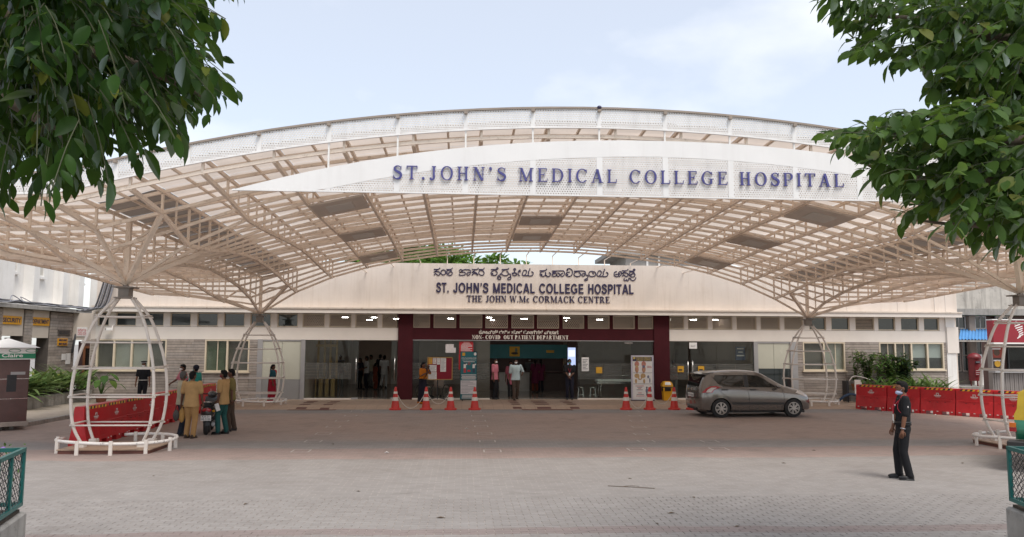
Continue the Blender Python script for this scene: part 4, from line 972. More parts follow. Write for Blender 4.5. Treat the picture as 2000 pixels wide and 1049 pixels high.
MB().bb(rp(1067, 686)[0], rp(1082, 686)[0], YR-.03, YR-.004, rp(1075, 689)[1], rp(1075, 684)[1]).build('name_plate', M['tape_y'], bnd)
MB().bb(rp(930, 690)[0], rp(957, 690)[0], YR, YR+.1, .12, 3.7).build('side_panel', M['lobby_wall'], bnd); MB().bb(rp(1108, 690)[0]+.01, rp(1132, 690)[0], YR+.02, YR+.1, .12, 3.7).build('side_panel', M['lobby_dark'], bnd)
MB().bb(rp(957, 690)[0]+.01, rp(1108, 690)[0]-.01, YR+1.6, YR+1.7, .12, 3.7).build('rear_panel', M['lobby_dark'], bnd)
scn = thing('information_screen', 'upright lit information screen beside the reception', 'screen', (0, YW, 0))
M['screen'] = emat('screen_glow', (.42, .50, .75), .75); M['screen2'] = emat('screen_glow_white', (.7, .72, .75), .8)
q = pix(1109, 715, Y=YW+3.4); q2 = pix(1124, 679, Y=YW+3.4)
MB().bb(q.x-.04, q2.x+.04, 3.4, 3.46, q.z-.03, q2.z+.03).build('screen_case', M['black'], scn); MB().bb(q.x, q2.x, 3.385, 3.398, q.z, q2.z).build('screen_face', M['screen'], scn)
MB().bb(q.x+.03, q2.x-.03, 3.38, 3.384, q.z+.45, q2.z-.12).build('screen_picture', M['screen2'], scn); MB().bb(q.x+.1, q2.x-.1, 3.4, 3.5, .12, q.z-.03).build('stand', M['black'], scn)
# barrier posts, stretcher and stools seen through the right glass
str_ = thing('patient_stretcher', 'steel patient stretcher with white sheet parked behind the right glass', 'stretcher', (fx(1215), YW+.75, .12))
MB().cbox(-1., .95, -.3, .3, .74, .82, .02).build('mattress', M['paper'], str_); MB().bb(-1.02, .97, -.32, .32, .66, .70).build('frame', M['steel_bright'], str_)
for x in (-.85, .8):
    for y in (-.26, .26): MB().tube([(x, y, .05), (x, y, .66)], .018, 6).build('leg', M['steel_bright'], str_, True); MB().lathe([(.04, -.015), (.04, .015)], (x, y, .042), 10, axis='X').build('wheel', M['rubber'], str_)
MB().tube([(-.8, -.3, .82), (-.8, -.3, 1.0), (.7, -.3, 1.0), (.7, -.3, .82)], .014, 6).build('side_rail', M['steel_bright'], str_, True)
for u, l in ((1137, 'left metal stool behind the right entrance glass'), (1161, 'metal stool nearest the stretcher behind the glass')):
    st = thing('metal_stool', l, 'stool', (fx(u), YW+.5, .12), 0, 'stools behind the glass'); MB().lathe([(.15, .47), (.16, .48), (.16, .5), (.15, .51)], n=14).build('seat', M['steel_bright'], st)
    for k in range(4):
        a = k*math.pi/2+.78; MB().tube([(math.cos(a)*.12, math.sin(a)*.12, .47), (math.cos(a)*.19, math.sin(a)*.19, 0)], .011, 6).build('leg', M['steel_bright'], st)
    MB().tube([(math.cos(a)*.165, math.sin(a)*.165, .17) for a in [k*math.pi/6 for k in range(12)]], .007, 5, closed=True).build('foot_ring', M['steel_bright'], st)
def wheelchair(loc, rz, label):
    t = thing('wheelchair', label, 'wheelchair', loc, rz, 'wheelchairs behind the glass')
    for s_ in (-1, 1):
        w = MB().tube([(s_*.28, math.cos(a)*.3, .31+math.sin(a)*.3) for a in [k*math.pi/12 for k in range(24)]], .014, 6, closed=True).build('wheel', M['rubber'], t, True)
        sp_ = MB()
        for k in range(6): a = k*math.pi/6; sp_.tube([(s_*.28, math.cos(a)*.3, .31+math.sin(a)*.3), (s_*.28, -math.cos(a)*.3, .31-math.sin(a)*.3)], .003, 4)
        sp_.build('spokes', M['steel_bright'], w)
        MB().tube([(s_*.24, .25, .95), (s_*.24, .18, .9), (s_*.24, .15, .5), (s_*.24, -.25, .48), (s_*.24, -.35, .12)], .013, 6).build('side_frame', M['pinkpaint'], t, True)
        MB().lathe([(.07, -.012), (.07, .012)], (s_*.22, -.33, .07), 12, axis='X').build('castor', M['rubber'], t)
    MB().cbox(-.23, .23, -.24, .16, .48, .52, .01).build('seat', M['pinkpaint'], t); MB().bb(-.23, .23, .14, .17, .55, .92).build('backrest', M['pinkpaint'], t)
    return t
M['pinkpaint'] = pmat('pale_pink_paint', (.45, .30, .26), .5, .1, 4.)
wheelchair((fx(861), YW+.55, .12), 2.6, 'pale pink wheelchair behind the glass under the notice board'); wheelchair((fx(828), YW+.5, .12), 1.9, 'pale pink wheelchair beside the maroon column behind the glass')
# blue department sign inside the right glass
bs = thing('blue_sign', 'dark blue department sign hanging behind the right glass doors', 'sign', (fx(1452), YW+.35, 1.9)); MB().bb(-.22, .22, 0, .02, -.1, .5).build('board', pmat('sign_blue', (.012, .03, .09), .5), bs)
for k, w_ in enumerate((.3, .2, .34)): MB().bb(-w_/2, w_/2, -.006, -.001, .38-k*.15, .43-k*.15).build('print_line', M['print_white'], bs)
# interior timber frames of the left hall and chairs
hall = thing('timber_screen', 'yellow timber framed screen inside the left glass hall', 'screen', (0, YW, 0)); M['timber'] = pmat('yellow_timber', (.36, .22, .07), .6, .12, 4.)
for u in (603, 616, 628, 641): MB().bb(fx(u), fx(u)+.09, 1.9, 1.98, .12, 2.9).build('post', M['timber'], hall)
MB().bb(fx(600), fx(645), 1.88, 1.96, 2.3, 2.42).build('rail', M['timber'], hall); MB().bb(fx(600), fx(645), 1.9, 1.95, .12, .9).build('lower_board', M['timber'], hall)
# ------------------------------------------------------------------ building seen above the roof on the right, service frame
bk = thing('rooftop_block', 'grey rooftop block with white posts beyond the parapet', 'building', (0, 46, 0))
q0, q1 = pix(1222, 512, Y=46), pix(1330, 500, Y=46); MB().bb(q0.x, q1.x+3, 0, 5, 4, q1.z).build('wall', M['roofgrey'], bk); MB().bb(q0.x-1, q1.x+3.2, -.3, 5.2, q1.z+.004, q1.z+.25).build('roof', M['roofgrey'], bk)
for u in (1262, 1285): x = pix(u, 510, Y=46).x; MB().bb(x, x+.12, -.06, -.004, 5, q1.z-.01).build('post', M['white'], bk)
# ================================================================== LEFT WING (along the left side, faces +X)
XWL = -16.6
wing = thing('security_wing', 'white two storey side wing with stone piers and yellow security signs', 'building', (XWL, 0, 0), math.pi/2)
def wy(u, v=650): return pix(u, v, X=XWL).y
def wz(v, u=60): return pix(u, v, X=XWL).z
def wp(mb, name, mat, parent=None, smooth=False): return mb.build(name, mat, parent or wing, smooth)
ZLW = 3.84
piers = ((wy(-70), wy(3)), (wy(47), wy(62)), (wy(97), wy(146)))
wst = MB(); wi = 0
for a_, b_ in piers:
    wp(MB().bb(a_, b_, .02, .5, .1, 3.7), 'pier_core', M['stonejoint']); n = 30; h = 3.55/n
    for i in range(n):
        x = a_
        while x < b_-.01:
            xe = min(b_, x+random.uniform(.4, .9));  xe = b_ if b_-xe < .25 else xe
            o = place('stone', ust[random.randrange(4)], wing, (x+.003, random.uniform(-.006, .006), .12+i*h+.005)); o.scale = (xe-x-.006, 1, h-.01); x = xe
M['wingcream'] = pmat('wing_cream_wall', (.56, .49, .42), .8, .08, 1., .2, 50, stain=.25, stain_col=(.33, .25, .19))
for a_, b_, zb_, uu in ((wy(3), wy(47), wz(656, 24), 24), (wy(62), wy(97), wz(660, 78), 78)):
    wp(MB().bb(a_, b_, .05, .5, zb_, 3.7), 'lintel_panel', M['wingcream']); wp(MB().bb(a_, b_, .9, 1., .1, zb_), 'recess_wall', M['wingcream'])
    c_ = (a_+b_)/2
    dd = wp(MB().bb(a_+.35, b_-.25, .84, .9, .12, zb_-.06), 'door', M['brown_door'] if 'brown_door' in M else pmat('brown_door', (.075, .05, .042), .5, .15, 4.)); wp(MB().tube([(b_-.4, .8, 1.0), (b_-.4, .8, 1.25)], .012, 6), 'handle', M['steel_bright'], dd)
M['signyellow'] = pmat('sign_yellow', (.66, .31, .012), .5, .06, 4.)
def wsign(txt, u0, v0, u1, v1, y, frame=True, mat='signyellow', ink='navy', lines=None, size=.26):
    x0, x1 = wy(u0), wy(u1); z0, z1 = wz(v1, (u0+u1)/2), wz(v0, (u0+u1)/2)
    b = wp(MB().bb(x0, x1, y-.03, y, z0, z1), 'sign_plate', M[mat]); ls = lines or [txt]; hh = (z1-z0)/len(ls)
    for k, l in enumerate(ls): text_obj(l, x0+.06, x1-.06, y-.031, z1-(k+1)*hh+hh*.25, hh*.72, M[ink], b, .004, .006)
wsign('SECURITY', 2, 617, 41, 633.5, .03); wsign('DEPARTMENT', 60.5, 620, 95.5, 636, .03)
wsign('SECURITY', 111.5, 644, 135, 655, -.02, mat='stonejoint', ink='black'); wsign('', 112, 661, 130.6, 675, -.02, lines=['GROUND', 'SECURITY & VIGILANCE'])
wp(MB().bb(wy(122), wy(131), -.035, -.025, wz(703, 126), wz(691, 126)), 'notice', M['paper']); wp(MB().bb(wy(130), wy(139), -.035, -.025, wz(711, 134), wz(690, 134)), 'notice', M['paper'])
wp(MB().bb(15, wy(178), -.25, .6, 3.7, ZLW), 'ledge', M['concrete']); wp(MB().bb(15, wy(150), .35, 8, ZLW+.003, ZLW+.2), 'roof', M['whitewall'])
# upper storey with fins and narrow windows
wp(MB().bb(15, 36, .7, 8, ZLW+.2, 6.4), 'upper_wall', M['whitewall']); wp(MB().bb(14.9, 36.1, .55, 8, 6.404, 6.6), 'upper_coping', M['whitewall'])
def uy(u): return pix(u, 535, X=XWL-.7).y
for u0, u1 in ((-30, 8), (47, 58), (106, 114), (138, 148), (178, 186)): wp(MB().bb(uy(u0), uy(u1), .3, .7, ZLW+.2, 6.39), 'fin', M['whitewall'])
for u0, u1, v0, v1 in ((18, 31, 478, 530), (72, 84, 492, 540), (150, 160, 500, 552)):
    a_, b_ = uy(u0), uy(u1); z0, z1 = pix(u0, v1, X=XWL-.7).z, min(6.2, pix(u0, v0, X=XWL-.7).z+.4)
    w_ = MB(); rect_frame(w_, a_, b_, z0, z1, .06, .64, .72); f_ = wp(w_, 'window', M['white']); wp(MB().bb(a_+.06, b_-.06, .675, .685, z0+.06, z1-.06), 'pane', M['curtain'], f_)
    wp(MB().bb(a_+.06, b_-.06, .66, .674, (z0+z1)/2-.02, (z0+z1)/2+.02), 'glazing_bar', M['white'], f_); wp(MB().bb(a_-.1, b_+.1, .56, .70, z0-.09, z0-.002), 'sill', M['white'], f_)
# end wall with the control room door
YE = 33.9
wp(MB().bb(YE, YE+.15, -1.5, .02, 2.55, 3.7), 'end_wall', M['wingcream']); wp(MB().bb(YE, YE+.15, -1.5, -1.25, .1, 2.549), 'end_wall', M['stone1']); wp(MB().bb(YE+1.2, YE+1.3, -1.5, .3, .1, 2.5), 'inner_wall', M['lobby_dark'])
def ez(v): return pix(160, v, Y=YE).z
def ex(u): return -(pix(u, 690, Y=YE).x-XWL)
df = MB(); x0_, x1_ = ex(185), ex(163)
df.bb(YE-.04, YE+.1, x0_, x0_+.09, .12, 2.3); df.bb(YE-.04, YE+.1, x1_-.09, x1_, .12, 2.3); df.bb(YE-.038, YE+.098, x0_+.09, x1_-.09, 2.2, 2.3); df.bb(YE-.03, YE+.05, x0_+.09, x1_-.09, .12, .22)
dfo = wp(df, 'door_frame', M['wood']); wp(MB().bb(YE, YE+.03, x0_+.091, x1_-.091, .221, 2.199), 'door_glass', M['glass_dark'], dfo)
cs = wp(MB().bb(YE-.03, YE-.004, ex(168.5), ex(148), ez(657), ez(639)), 'control_room_sign', M['paper'])
for k, (t_, hh) in enumerate((('ಕಂಟ್ರೋಲ್ ರೂಂ', .17), ('CONTROL ROOM', .2))):
    me = font_mesh(t_, hh, .004, M['red']); a_, b_ = mesh_w(me); W_ = ex(148)-ex(168.5)-.08
    me.transform(Matrix.Rotation(-math.pi/2, 4, 'Z') @ Matrix.Scale(W_/(b_-a_), 4, (1, 0, 0)) @ Matrix.Translation((-a_, 0, 0))); place('lettering', me, cs, (YE-.033, ex(148)-.04, ez(647.5+k*7.5)))
# cables along the ledge and the conduit bundle going up
M['cable'] = pmat('grey_cable', (.06, .06, .068), .5, .3, 8.); M['conduit'] = pmat('grey_conduit', (.30, .30, .33), .35, .2, 6., metal=.4)
for k in range(9):
    y0 = -.24+.055*(k % 5); pts = []; yv = 17.
    while yv < wy(176): pts.append((yv, y0+random.uniform(-.06, .06), ZLW+.04+.02*(k//3)+abs(random.gauss(0, .035)))); yv += random.uniform(.5, .9)
    wp(MB().tube(smooth_path(pts, 4), .02 if k % 3 else .03, 6), 'cable', M['cable'] if k % 4 else M['conduit'], smooth=True)
wp(MB().tube(smooth_path([(28.8, -.25, ZLW+.05), (29.2, -.1, ZLW+.32), (29.6, -.28, ZLW+.1), (29.9, 0, ZLW+.3), (30.4, -.26, ZLW+.06)], 6), .018, 6), 'cable', M['conduit'], smooth=True)
cb = thing('conduit_bundle', 'bundle of grey conduits bending up from the wing ledge', 'conduit', (0, 0, 0))
for k in range(6):
    o = Vector((.085*k, 0, 0)); P_ = [pix(150+k*2, 607, Y=32.3)+o*.3, pix(178, 606-k, Y=32.3)+o*.4, pix(187, 597, Y=32.3)+o, pix(200, 560, Y=32.3)+o, pix(207, 535, Y=32.3)+o, pix(214, 531+k, Y=32.35)+o*.9, pix(216, 545, Y=32.4)+o*.6]
    MB().tube(smooth_path(P_, 5), .035, 7).build('conduit', M['conduit'] if k % 2 else M['cable'], cb, True)
wp(MB().tube([(wy(150)-.2, -.1, 3.7), (wy(150)-.25, -.12, 3.1), (wy(148)-.3, -.12, 2.6), (wy(143)-.2, -.1, 2.0)], .045, 8), 'hose', M['cable'], smooth=True)
def cctv(u, v, Y, label, s=1, left=1):
    p = pix(u, v, Y=Y); t = thing('security_camera', label, 'camera', p)
    MB().cbox(-.16*s, .16*s, -.05, .05, -.05, .05, .012).build('housing', M['white'], t); MB().lathe([(.035, -.19*s), (.035, -.158*s)], (0, 0, 0), 10, axis='X').build('lens', M['black'], t); MB().tube([(.1, 0, .05), (.1, .05, .16), (.1, .25, .18)], .015, 6).build('bracket', M['white'], t)
cctv(149, 519, 31.6, 'white security camera under the canopy edge by the upper windows', .9); cctv(152, 527, 31.4, 'second white security camera just below the first one', .9); cctv(214, 643, 32.6, 'small white security camera on the wall above the left window', .8)
MB().tube([pix(154, 500, Y=31.8), pix(154, 525, Y=31.8)], .015, 6).build('camera_pole', M['white'], bpy.data.objects['security_camera']).matrix_parent_inverse = bpy.data.objects['security_camera'].matrix_basis.inverted()

# ================================================================== OLD BUILDING ON THE RIGHT
YO = 41.
old = thing('old_block', 'weathered grey old block with dark windows right of the hospital front', 'building', (0, YO, 0))
def ox(u, v=650): return pix(u, v, Y=YO).x
def oz(v, u=1900): return pix(u, v, Y=YO).z
op = lambda mb, n, m, par=None: mb.build(n, m, par or old)
x0_, x1_ = ox(1858), ox(1858)+22
op(MB().bb(x0_-1, x1_, -.3, .1, oz(604), oz(552)), 'parapet', M['oldwall']); op(MB().bb(x0_-1, x1_, -.55, .1, oz(616), oz(604)-.003), 'slab_edge', M['concrete']); op(MB().bb(x0_-1, x1_, .3, 8, .1, oz(616)-.004), 'rear_wall', M['lobby_dark'])
op(MB().bb(x0_-1, x1_, .101, 8, oz(552)-.5, oz(552)-.35), 'roof', M['roofgrey'])
for u0, u1 in ((1860, 1888), (1904.5, 1928), (1947, 1972)):
    w_ = MB(); rect_frame(w_, ox(u0), ox(u1), oz(643), oz(617), .07, .02, .1); f_ = op(w_, 'window', M['oldwall']); op(MB().bb(ox(u0)+.07, ox(u1)-.07, .05, .06, oz(643)+.07, oz(617)-.07), 'pane', M['clerestory'], f_); xm = (ox(u0)+ox(u1))/2; op(MB().bb(xm-.025, xm+.025, .03, .049, oz(643)+.07, oz(617)-.07), 'glazing_bar', M['oldwall'], f_)
op(MB().bb(ox(1858), ox(1889), -.02, .25, oz(664), oz(644)), 'sill_wall', M['oldwall']); op(MB().bb(ox(1903), ox(1990), -.02, .25, oz(664), oz(644)), 'sill_wall', M['oldwall'])
op(MB().bb(ox(1889.5), ox(1901), -.2, .25, .3, oz(616)-.006), 'column', pmat('old_column', (.26, .21, .17), .8, .2, 2., stain=.4)); op(MB().bb(ox(1901.2), ox(1904), -.12, .25, .3, oz(616)-.006), 'column_edge', M['oldwall'])
for u0, u1 in ((1859, 1875), (1877, 1890), (1906, 1917), (1918, 1936)):
    w_ = MB(); rect_frame(w_, ox(u0), ox(u1), oz(726), oz(666), .06, .02, .1); zm = oz(694); w_.bb(ox(u0)+.06, ox(u1)-.06, .03, .09, zm-.03, zm+.03); f_ = op(w_, 'window', M['stone2'])
    op(MB().bb(ox(u0)+.06, ox(u1)-.06, .05, .06, oz(726)+.06, oz(666)-.06), 'pane', M['clerestory'], f_)
op(MB().bb(x0_-1, x1_, -2.2, .1, 0, .35), 'veranda_floor', M['concrete']); op(MB().bb(ox(1892), ox(1935), -.3, -.1, .35, oz(692)), 'white_board', M['whitewall']); op(MB().bb(ox(1858), ox(1891), -.05, .1, .35, oz(727)), 'dado', M['stonejoint'])
# blue awning
M['awning'] = pmat('blue_sheet', (.10, .28, .55), .45, .12, 3., stain=.2, stain_col=(.05, .12, .2))
aw = thing('blue_awning', 'pale blue corrugated sheet awning over the red post box', 'awning', (0, YO, 0))
ax0, ax1, z0_, z1_ = pix(1873, 660, Y=YO-1.3).x, pix(1950, 660, Y=YO-1.3).x, pix(1890, 663, Y=YO-1.3).z, oz(643)
MB().grid(lambda a, b: (ax0+(ax1-ax0)*a+(1-b)*0+b*1.0, -1.3+b*1.3, z0_+(z1_-z0_)*b+.03*math.cos(a*24*math.pi)), 96, 1).build('sheet', M['awning'], aw)
MB().bb(ax0, ax1, -1.32, -1.27, z0_-.12, z0_-.05).build('edge_rail', M['oldwall'], aw); MB().tube([(ax0+.2, -1.25, z0_-.1), (ax0+.2, -.02, z0_-.5)], .02, 6).build('bracket', M['black'], aw)
# post box
pb_p = pix(1905, 757, z=.35); pb = thing('post_box', 'dark red pillar post box on the veranda of the old block', 'post box', (pix(1905, 740, Y=39.6).x, 39.6, .35))
MB().lathe([(.28, .28), (.30, .30), (.30, 1.45), (.34, 1.46), (.34, 1.52), (.33, 1.56), (.25, 1.68), (.1, 1.75), (.02, 1.76)], n=18).build('body', M['red_dark'], pb, 35)
MB().bb(-.16, .1, -.325, -.29, 1.22, 1.33).build('posting_slot', M['black'], pb); MB().bb(-.13, .07, -.332, -.326, 1.25, 1.30).build('slot_flap', M['conduit'], pb); MB().bb(-.2, .2, -.312, -.296, .55, 1.0).build('door', M['red_dark'], pb)
for k in range(3): a = k*2.1+.5; MB().tube([(math.cos(a)*.2, math.sin(a)*.2, 0), (math.cos(a)*.2, math.sin(a)*.2, .29)], .03, 6).build('leg', M['red_dark'], pb)
for k in range(3): MB().bb(-.16, .12-k*.06, -.318, -.3125, .82-k*.1, .84-k*.1).build('print_line', M['print_white'], pb)
# kiosk
YK = 36.; kk = pix(1937, 700, Y=YK)
kio = thing('snack_kiosk', 'grey kiosk with dark red sign board behind the right red barriers', 'kiosk', (kk.x, YK, 0))
def kx(u): return pix(u, 700, Y=YK).x-kk.x
def kz(v): return pix(1960, v, Y=YK).z
M['ribbed'] = pmat('kiosk_grey_panel', (.21, .185, .17), .6, .1, 3.)
MB().bb(.02, 4., .3, .7, 0, kz(668)).build('rear_body', M['lobby_dark'], kio); MB().bb(0, .06, 0, .3, 0, kz(668)).build('side_post', M['ribbed'], kio)
for k in range(34): MB().bb(.08+k*.11, .08+k*.11+.09, -.02-(k % 2)*.012, .02, .05, kz(729)).build('slat', M['ribbed'], kio)
MB().bb(-.02, 4, -.22, .25, kz(728), kz(724)).build('counter', M['alu'], kio)
MB().bb(-.1, 4., -.35, .1, kz(669), kz(626)).build('sign_board', pmat('kiosk_red', (.26, .012, .022), .5, .08, 2.), kio); MB().bb(-.12, 4.02, -.37, .1, kz(672), kz(669)-.003).build('sign_edge', M['white'], kio); MB().bb(-.12, 4.02, -.37, .1, kz(626)+.003, kz(624)).build('sign_edge', M['white'], kio)
lg = MB()
for k in range(9):      # striped leaf shaped emblem
    t_ = k/8; z_ = kz(662)+(kz(631)-kz(662))*t_; wd = .42*math.sin(math.pi*(.15+.8*t_))*(.75+.25*math.cos(t_*9)); xo = kx(1979)+.10*math.sin(t_*6)
    lg.add([(xo, -.356, z_), (xo+wd, -.356, z_+.10), (xo+wd, -.356, z_+.155), (xo, -.356, z_+.055)], [(0, 1, 2, 3)])
lg.build('emblem', M['white'], kio); text_obj('SIP', kx(1994), kx(1994)+.75, -.352, kz(650), .42, M['white'], kio, .008, .01); text_obj('INN', kx(1994), kx(1994)+.75, -.352, kz(661), .42, M['white'], kio, .008, .01)
pm = [pmat('poster_%d' % k, c, .6, .35, 14.) for k, c in enumerate(((.30, .05, .03), (.10, .055, .035), (.04, .025, .02)))]
for (u0, u1, v0, v1, k) in ((1942, 1967, 678, 699, 0), (1944, 1966, 701, 720, 2)):
    po = MB().bb(kx(u0), kx(u1), .26, .29, kz(v1), kz(v0)).build('poster', pm[k], kio)
    MB().ell(((kx(u0)+kx(u1))/2, .255, (kz(v0)+kz(v1))/2), (.16, .006, .17)).build('poster_figure', M['tape_y'] if k else pm[1], po); MB().bb(kx(u0)+.08, kx(u1)-.12, .252, .256, kz(v0)-.12, kz(v0)-.05).build('poster_title', M['print_white'], po)
wdw = MB(); rect_frame(wdw, kx(1972), 3.9, kz(722), kz(676), .06, .1, .2); fo = wdw.build('window', M['black'], kio); MB().bb(kx(1972)+.06, 3.84, .14, .15, kz(722)+.06, kz(676)-.06).build('pane', M['glass_dark'], fo)
# ================================================================== STREET OBJECTS
def barrier(label, group, loc, rz, first=[None]):
    if first[0] is None:
        t = thing('water_barrier', label, 'barrier', loc, rz, group); first[0] = t; Lh, Hh = .585, .95
        b = MB(); prof = [(.21, .0), (.21, .12), (.20, .16), (.135, .50), (.12, .54), (.115, .89), (.095, Hh)]
        xs = [-Lh, -.44, -.40, -.15, -.13, .13, .15, .40, .44, Lh]
        # body: two sides lofted along x, with forklift cut-outs at the foot
        def side(s):
            for i in range(len(xs)-1):
                cut = i in (2, 6)
                for j in range(len(prof)-1):
                    if cut and j == 0: continue
                    (w0, z0), (w1, z1) = prof[j], prof[j+1]; x0, x1 = xs[i], xs[i+1]
                    b.add([(x0, s*w0, z0), (x1, s*w0, z0), (x1, s*w1, z1), (x0, s*w1, z1)], [(0, 1, 2, 3)])
        side(-1); side(1)
        b.add([(-Lh, -.095, Hh), (Lh, -.095, Hh), (Lh, .095, Hh), (-Lh, .095, Hh)], [(0, 1, 2, 3)])
        for x in (-Lh, Lh): b.add([(x, -w, z) for w, z in prof]+[(x, w, z) for w, z in prof[::-1]], [tuple(range(2*len(prof)))])
        for x0, x1 in ((-.40, -.15), (.15, .40)): b.add([(x0, -.21, .12), (x1, -.21, .12), (x1, .21, .12), (x0, .21, .12)], [(0, 1, 2, 3)]); b.add([(x0, -.21, 0), (x0, -.21, .12), (x0, .21, .12), (x0, .21, 0)], [(0, 1, 2, 3)]); b.add([(x1, -.21, 0), (x1, -.21, .12), (x1, .21, .12), (x1, .21, 0)], [(0, 1, 2, 3)])
        o = b.build('body', M['red'], t)
        for s in (-1, 1):
            MB().bb(-.47, .47, min(s*.138, s*.155), max(s*.138, s*.155), .505, .525).build('rib', M['red'], t)
            for x in (-.26, 0, .26):
                MB().add([(x-.10, s*.195, .20), (x+.10, s*.195, .20), (x+.10, s*.150, .46), (x-.10, s*.150, .46), (x-.085, s*.19, .21), (x+.085, s*.19, .21), (x+.085, s*.15, .45), (x-.085, s*.15, .45)], [(0, 1, 5, 4), (1, 2, 6, 5), (2, 3, 7, 6), (3, 0, 4, 7), (4, 5, 6, 7)]).build('moulded_rib', M['red'], t)
                MB().bb(x-.025, x+.025, s*.150-.006, s*.150+.006, .43, .455).build('slot', M['red_dark'], t)
            tp = MB()
            for k in range(12):
                x = -.47+k*.08
                if k in (6,): continue
                tp.mi = k % 2; y = s*.121; z0, z1 = .875, .935
                q = [(x, y, z0), (x+.08, y, z0), (x+.12, s*.105, z1), (x+.04, s*.105, z1)]; tp.add(q, [(0, 1, 2, 3)])
            tp.build('warning_tape', [M['tape_k'], M['tape_y']], t)
            e = MB(); y = s*.122
            for (x0, x1, z0, z1) in ((-.05, -.025, .70, .76), (.025, .05, .70, .76), (-.05, .05, .745, .77), (-.12, .12, .665, .69), (-.10, .10, .64, .652), (-.07, .07, .615, .622)): e.add([(x0, y, z0), (x1, y, z0), (x1, y, z1), (x0, y, z1)], [(0, 1, 2, 3)])
            e.build('emblem', M['print_white'], t)
            f = MB()
            for x in (-.5, -.02, .46): f.add([(x, s*.212, .10), (x+.06, s*.212, .10), (x+.06, s*.212, .13), (x, s*.212, .13)], [(0, 1, 2, 3)])
            f.build('foot_mark', M['print_white'], t)
        return t
    t = copy_tree(first[0]); t.location = loc; t.rotation_euler = (0, 0, rz); tag(t, label, 'barrier', group); return t
ORD = ['first', 'second', 'third', 'fourth', 'fifth', 'sixth', 'seventh', 'eighth', 'ninth']
for k in range(9):
    y = 18.75+.6+k*1.22; x = -8.92-.42*(y-19.3)/10.
    barrier('red plastic water barrier, %s from the front of the left row' % ORD[k], 'red barriers in the left row', (x, y, 0), math.pi/2+random.uniform(-.03, .03))
d_ = Vector((18.9-15.47, 25.01-29.58, 0)); an = math.atan2(d_.y, d_.x); d_.normalize()
for k in range(6):
    p = Vector((15.5, 29.5, 0))+d_*(.6+k*1.2); barrier('red plastic water barrier, %s from the hospital end of the right row' % ORD[k], 'red barriers in the right row', p, an+random.uniform(-.03, .03))
# cones
M['cone'] = pmat('cone_red', (.58, .035, .025), .45, .1, 5., stain=.2, stain_col=(.3, .05, .04)); M['cone_w'] = pmat('cone_white_band', (.72, .66, .60), .5, .1, 8.)
cone0 = None; CP = []
for k, (u, v, l) in enumerate(((772, 798, 'in front of the left maroon column'), (832, 798, 'at the feet of the woman with the phone'), (880, 798, 'in front of the red notice board'), (927, 798, 'in front of the teal poster stand'), (1223, 797, 'left of the bone poster stand'), (1269, 797, 'in front of the bone poster stand'), (1317, 797, 'right of the yellow bin'), (1352, 800, 'half hidden behind the rear of the grey car'))):
    p = pix(u, v, z=0); p.y = min(p.y, YA0-.1); p.x = pix(u, v, Y=p.y).x; loc = Vector((p.x, p.y, 0)); CP.append(loc)
    lab = 'red and white traffic cone '+l
    if cone0 is None:
        cone0 = thing('traffic_cone', lab, 'cone', loc, 0, 'traffic cones before the doors')
        MB().lathe([(.235, 0), (.235, .05), (.22, .065), (.185, .07)], n=8, a0=.39).build('base', M['cone'], cone0); cc = [(.16, .07), (.155, .10), (.045, .80), (.04, .84), (.02, .85)]
        MB().lathe(cc, n=20).build('body', M['cone'], cone0, 40)
        def cr(z): return .155+(.045-.155)*(z-.10)/.70+.004
        for z0, z1 in ((.34, .47), (.60, .68)): MB().lathe([(cr(z0), z0), (cr(z1), z1)], n=20, cap=False).build('reflective_band', M['cone_w'], cone0, True)
    else:
        c = copy_tree(cone0); c.location = loc; c.rotation_euler = (0, 0, k*.7); tag(c, lab)
M['chain'] = pmat('white_plastic_chain', (.62, .57, .50), .5, .1, 30.)
for a_, b_, l in ((0, 1, 'between the first and second left cones'), (1, 2, 'between the second and third left cones'), (4, 5, 'between the poster stand cones'), (5, 6, 'in front of the yellow bin'), (6, 7, 'from the bin cone towards the grey car')):
    A, B = CP[a_]+Vector((0, 0, .72)), CP[b_]+Vector((0, 0, .72)); n = 28; mb = MB()
    sag = .66 if a_ in (0, 4) else .5
    pts = [A.lerp(B, i/n)-Vector((0, 0, 4*sag*(i/n)*(1-i/n))) for i in range(n+1)]
    for i in range(n): mb.tube([pts[i].lerp(pts[i+1], -.1), pts[i].lerp(pts[i+1], 1.1)], .011 if i % 2 else .014, 6)
    tag(mb.build('barrier_chain', M['chain']), 'sagging white plastic chain '+l, 'chain', 'chains between the cones')
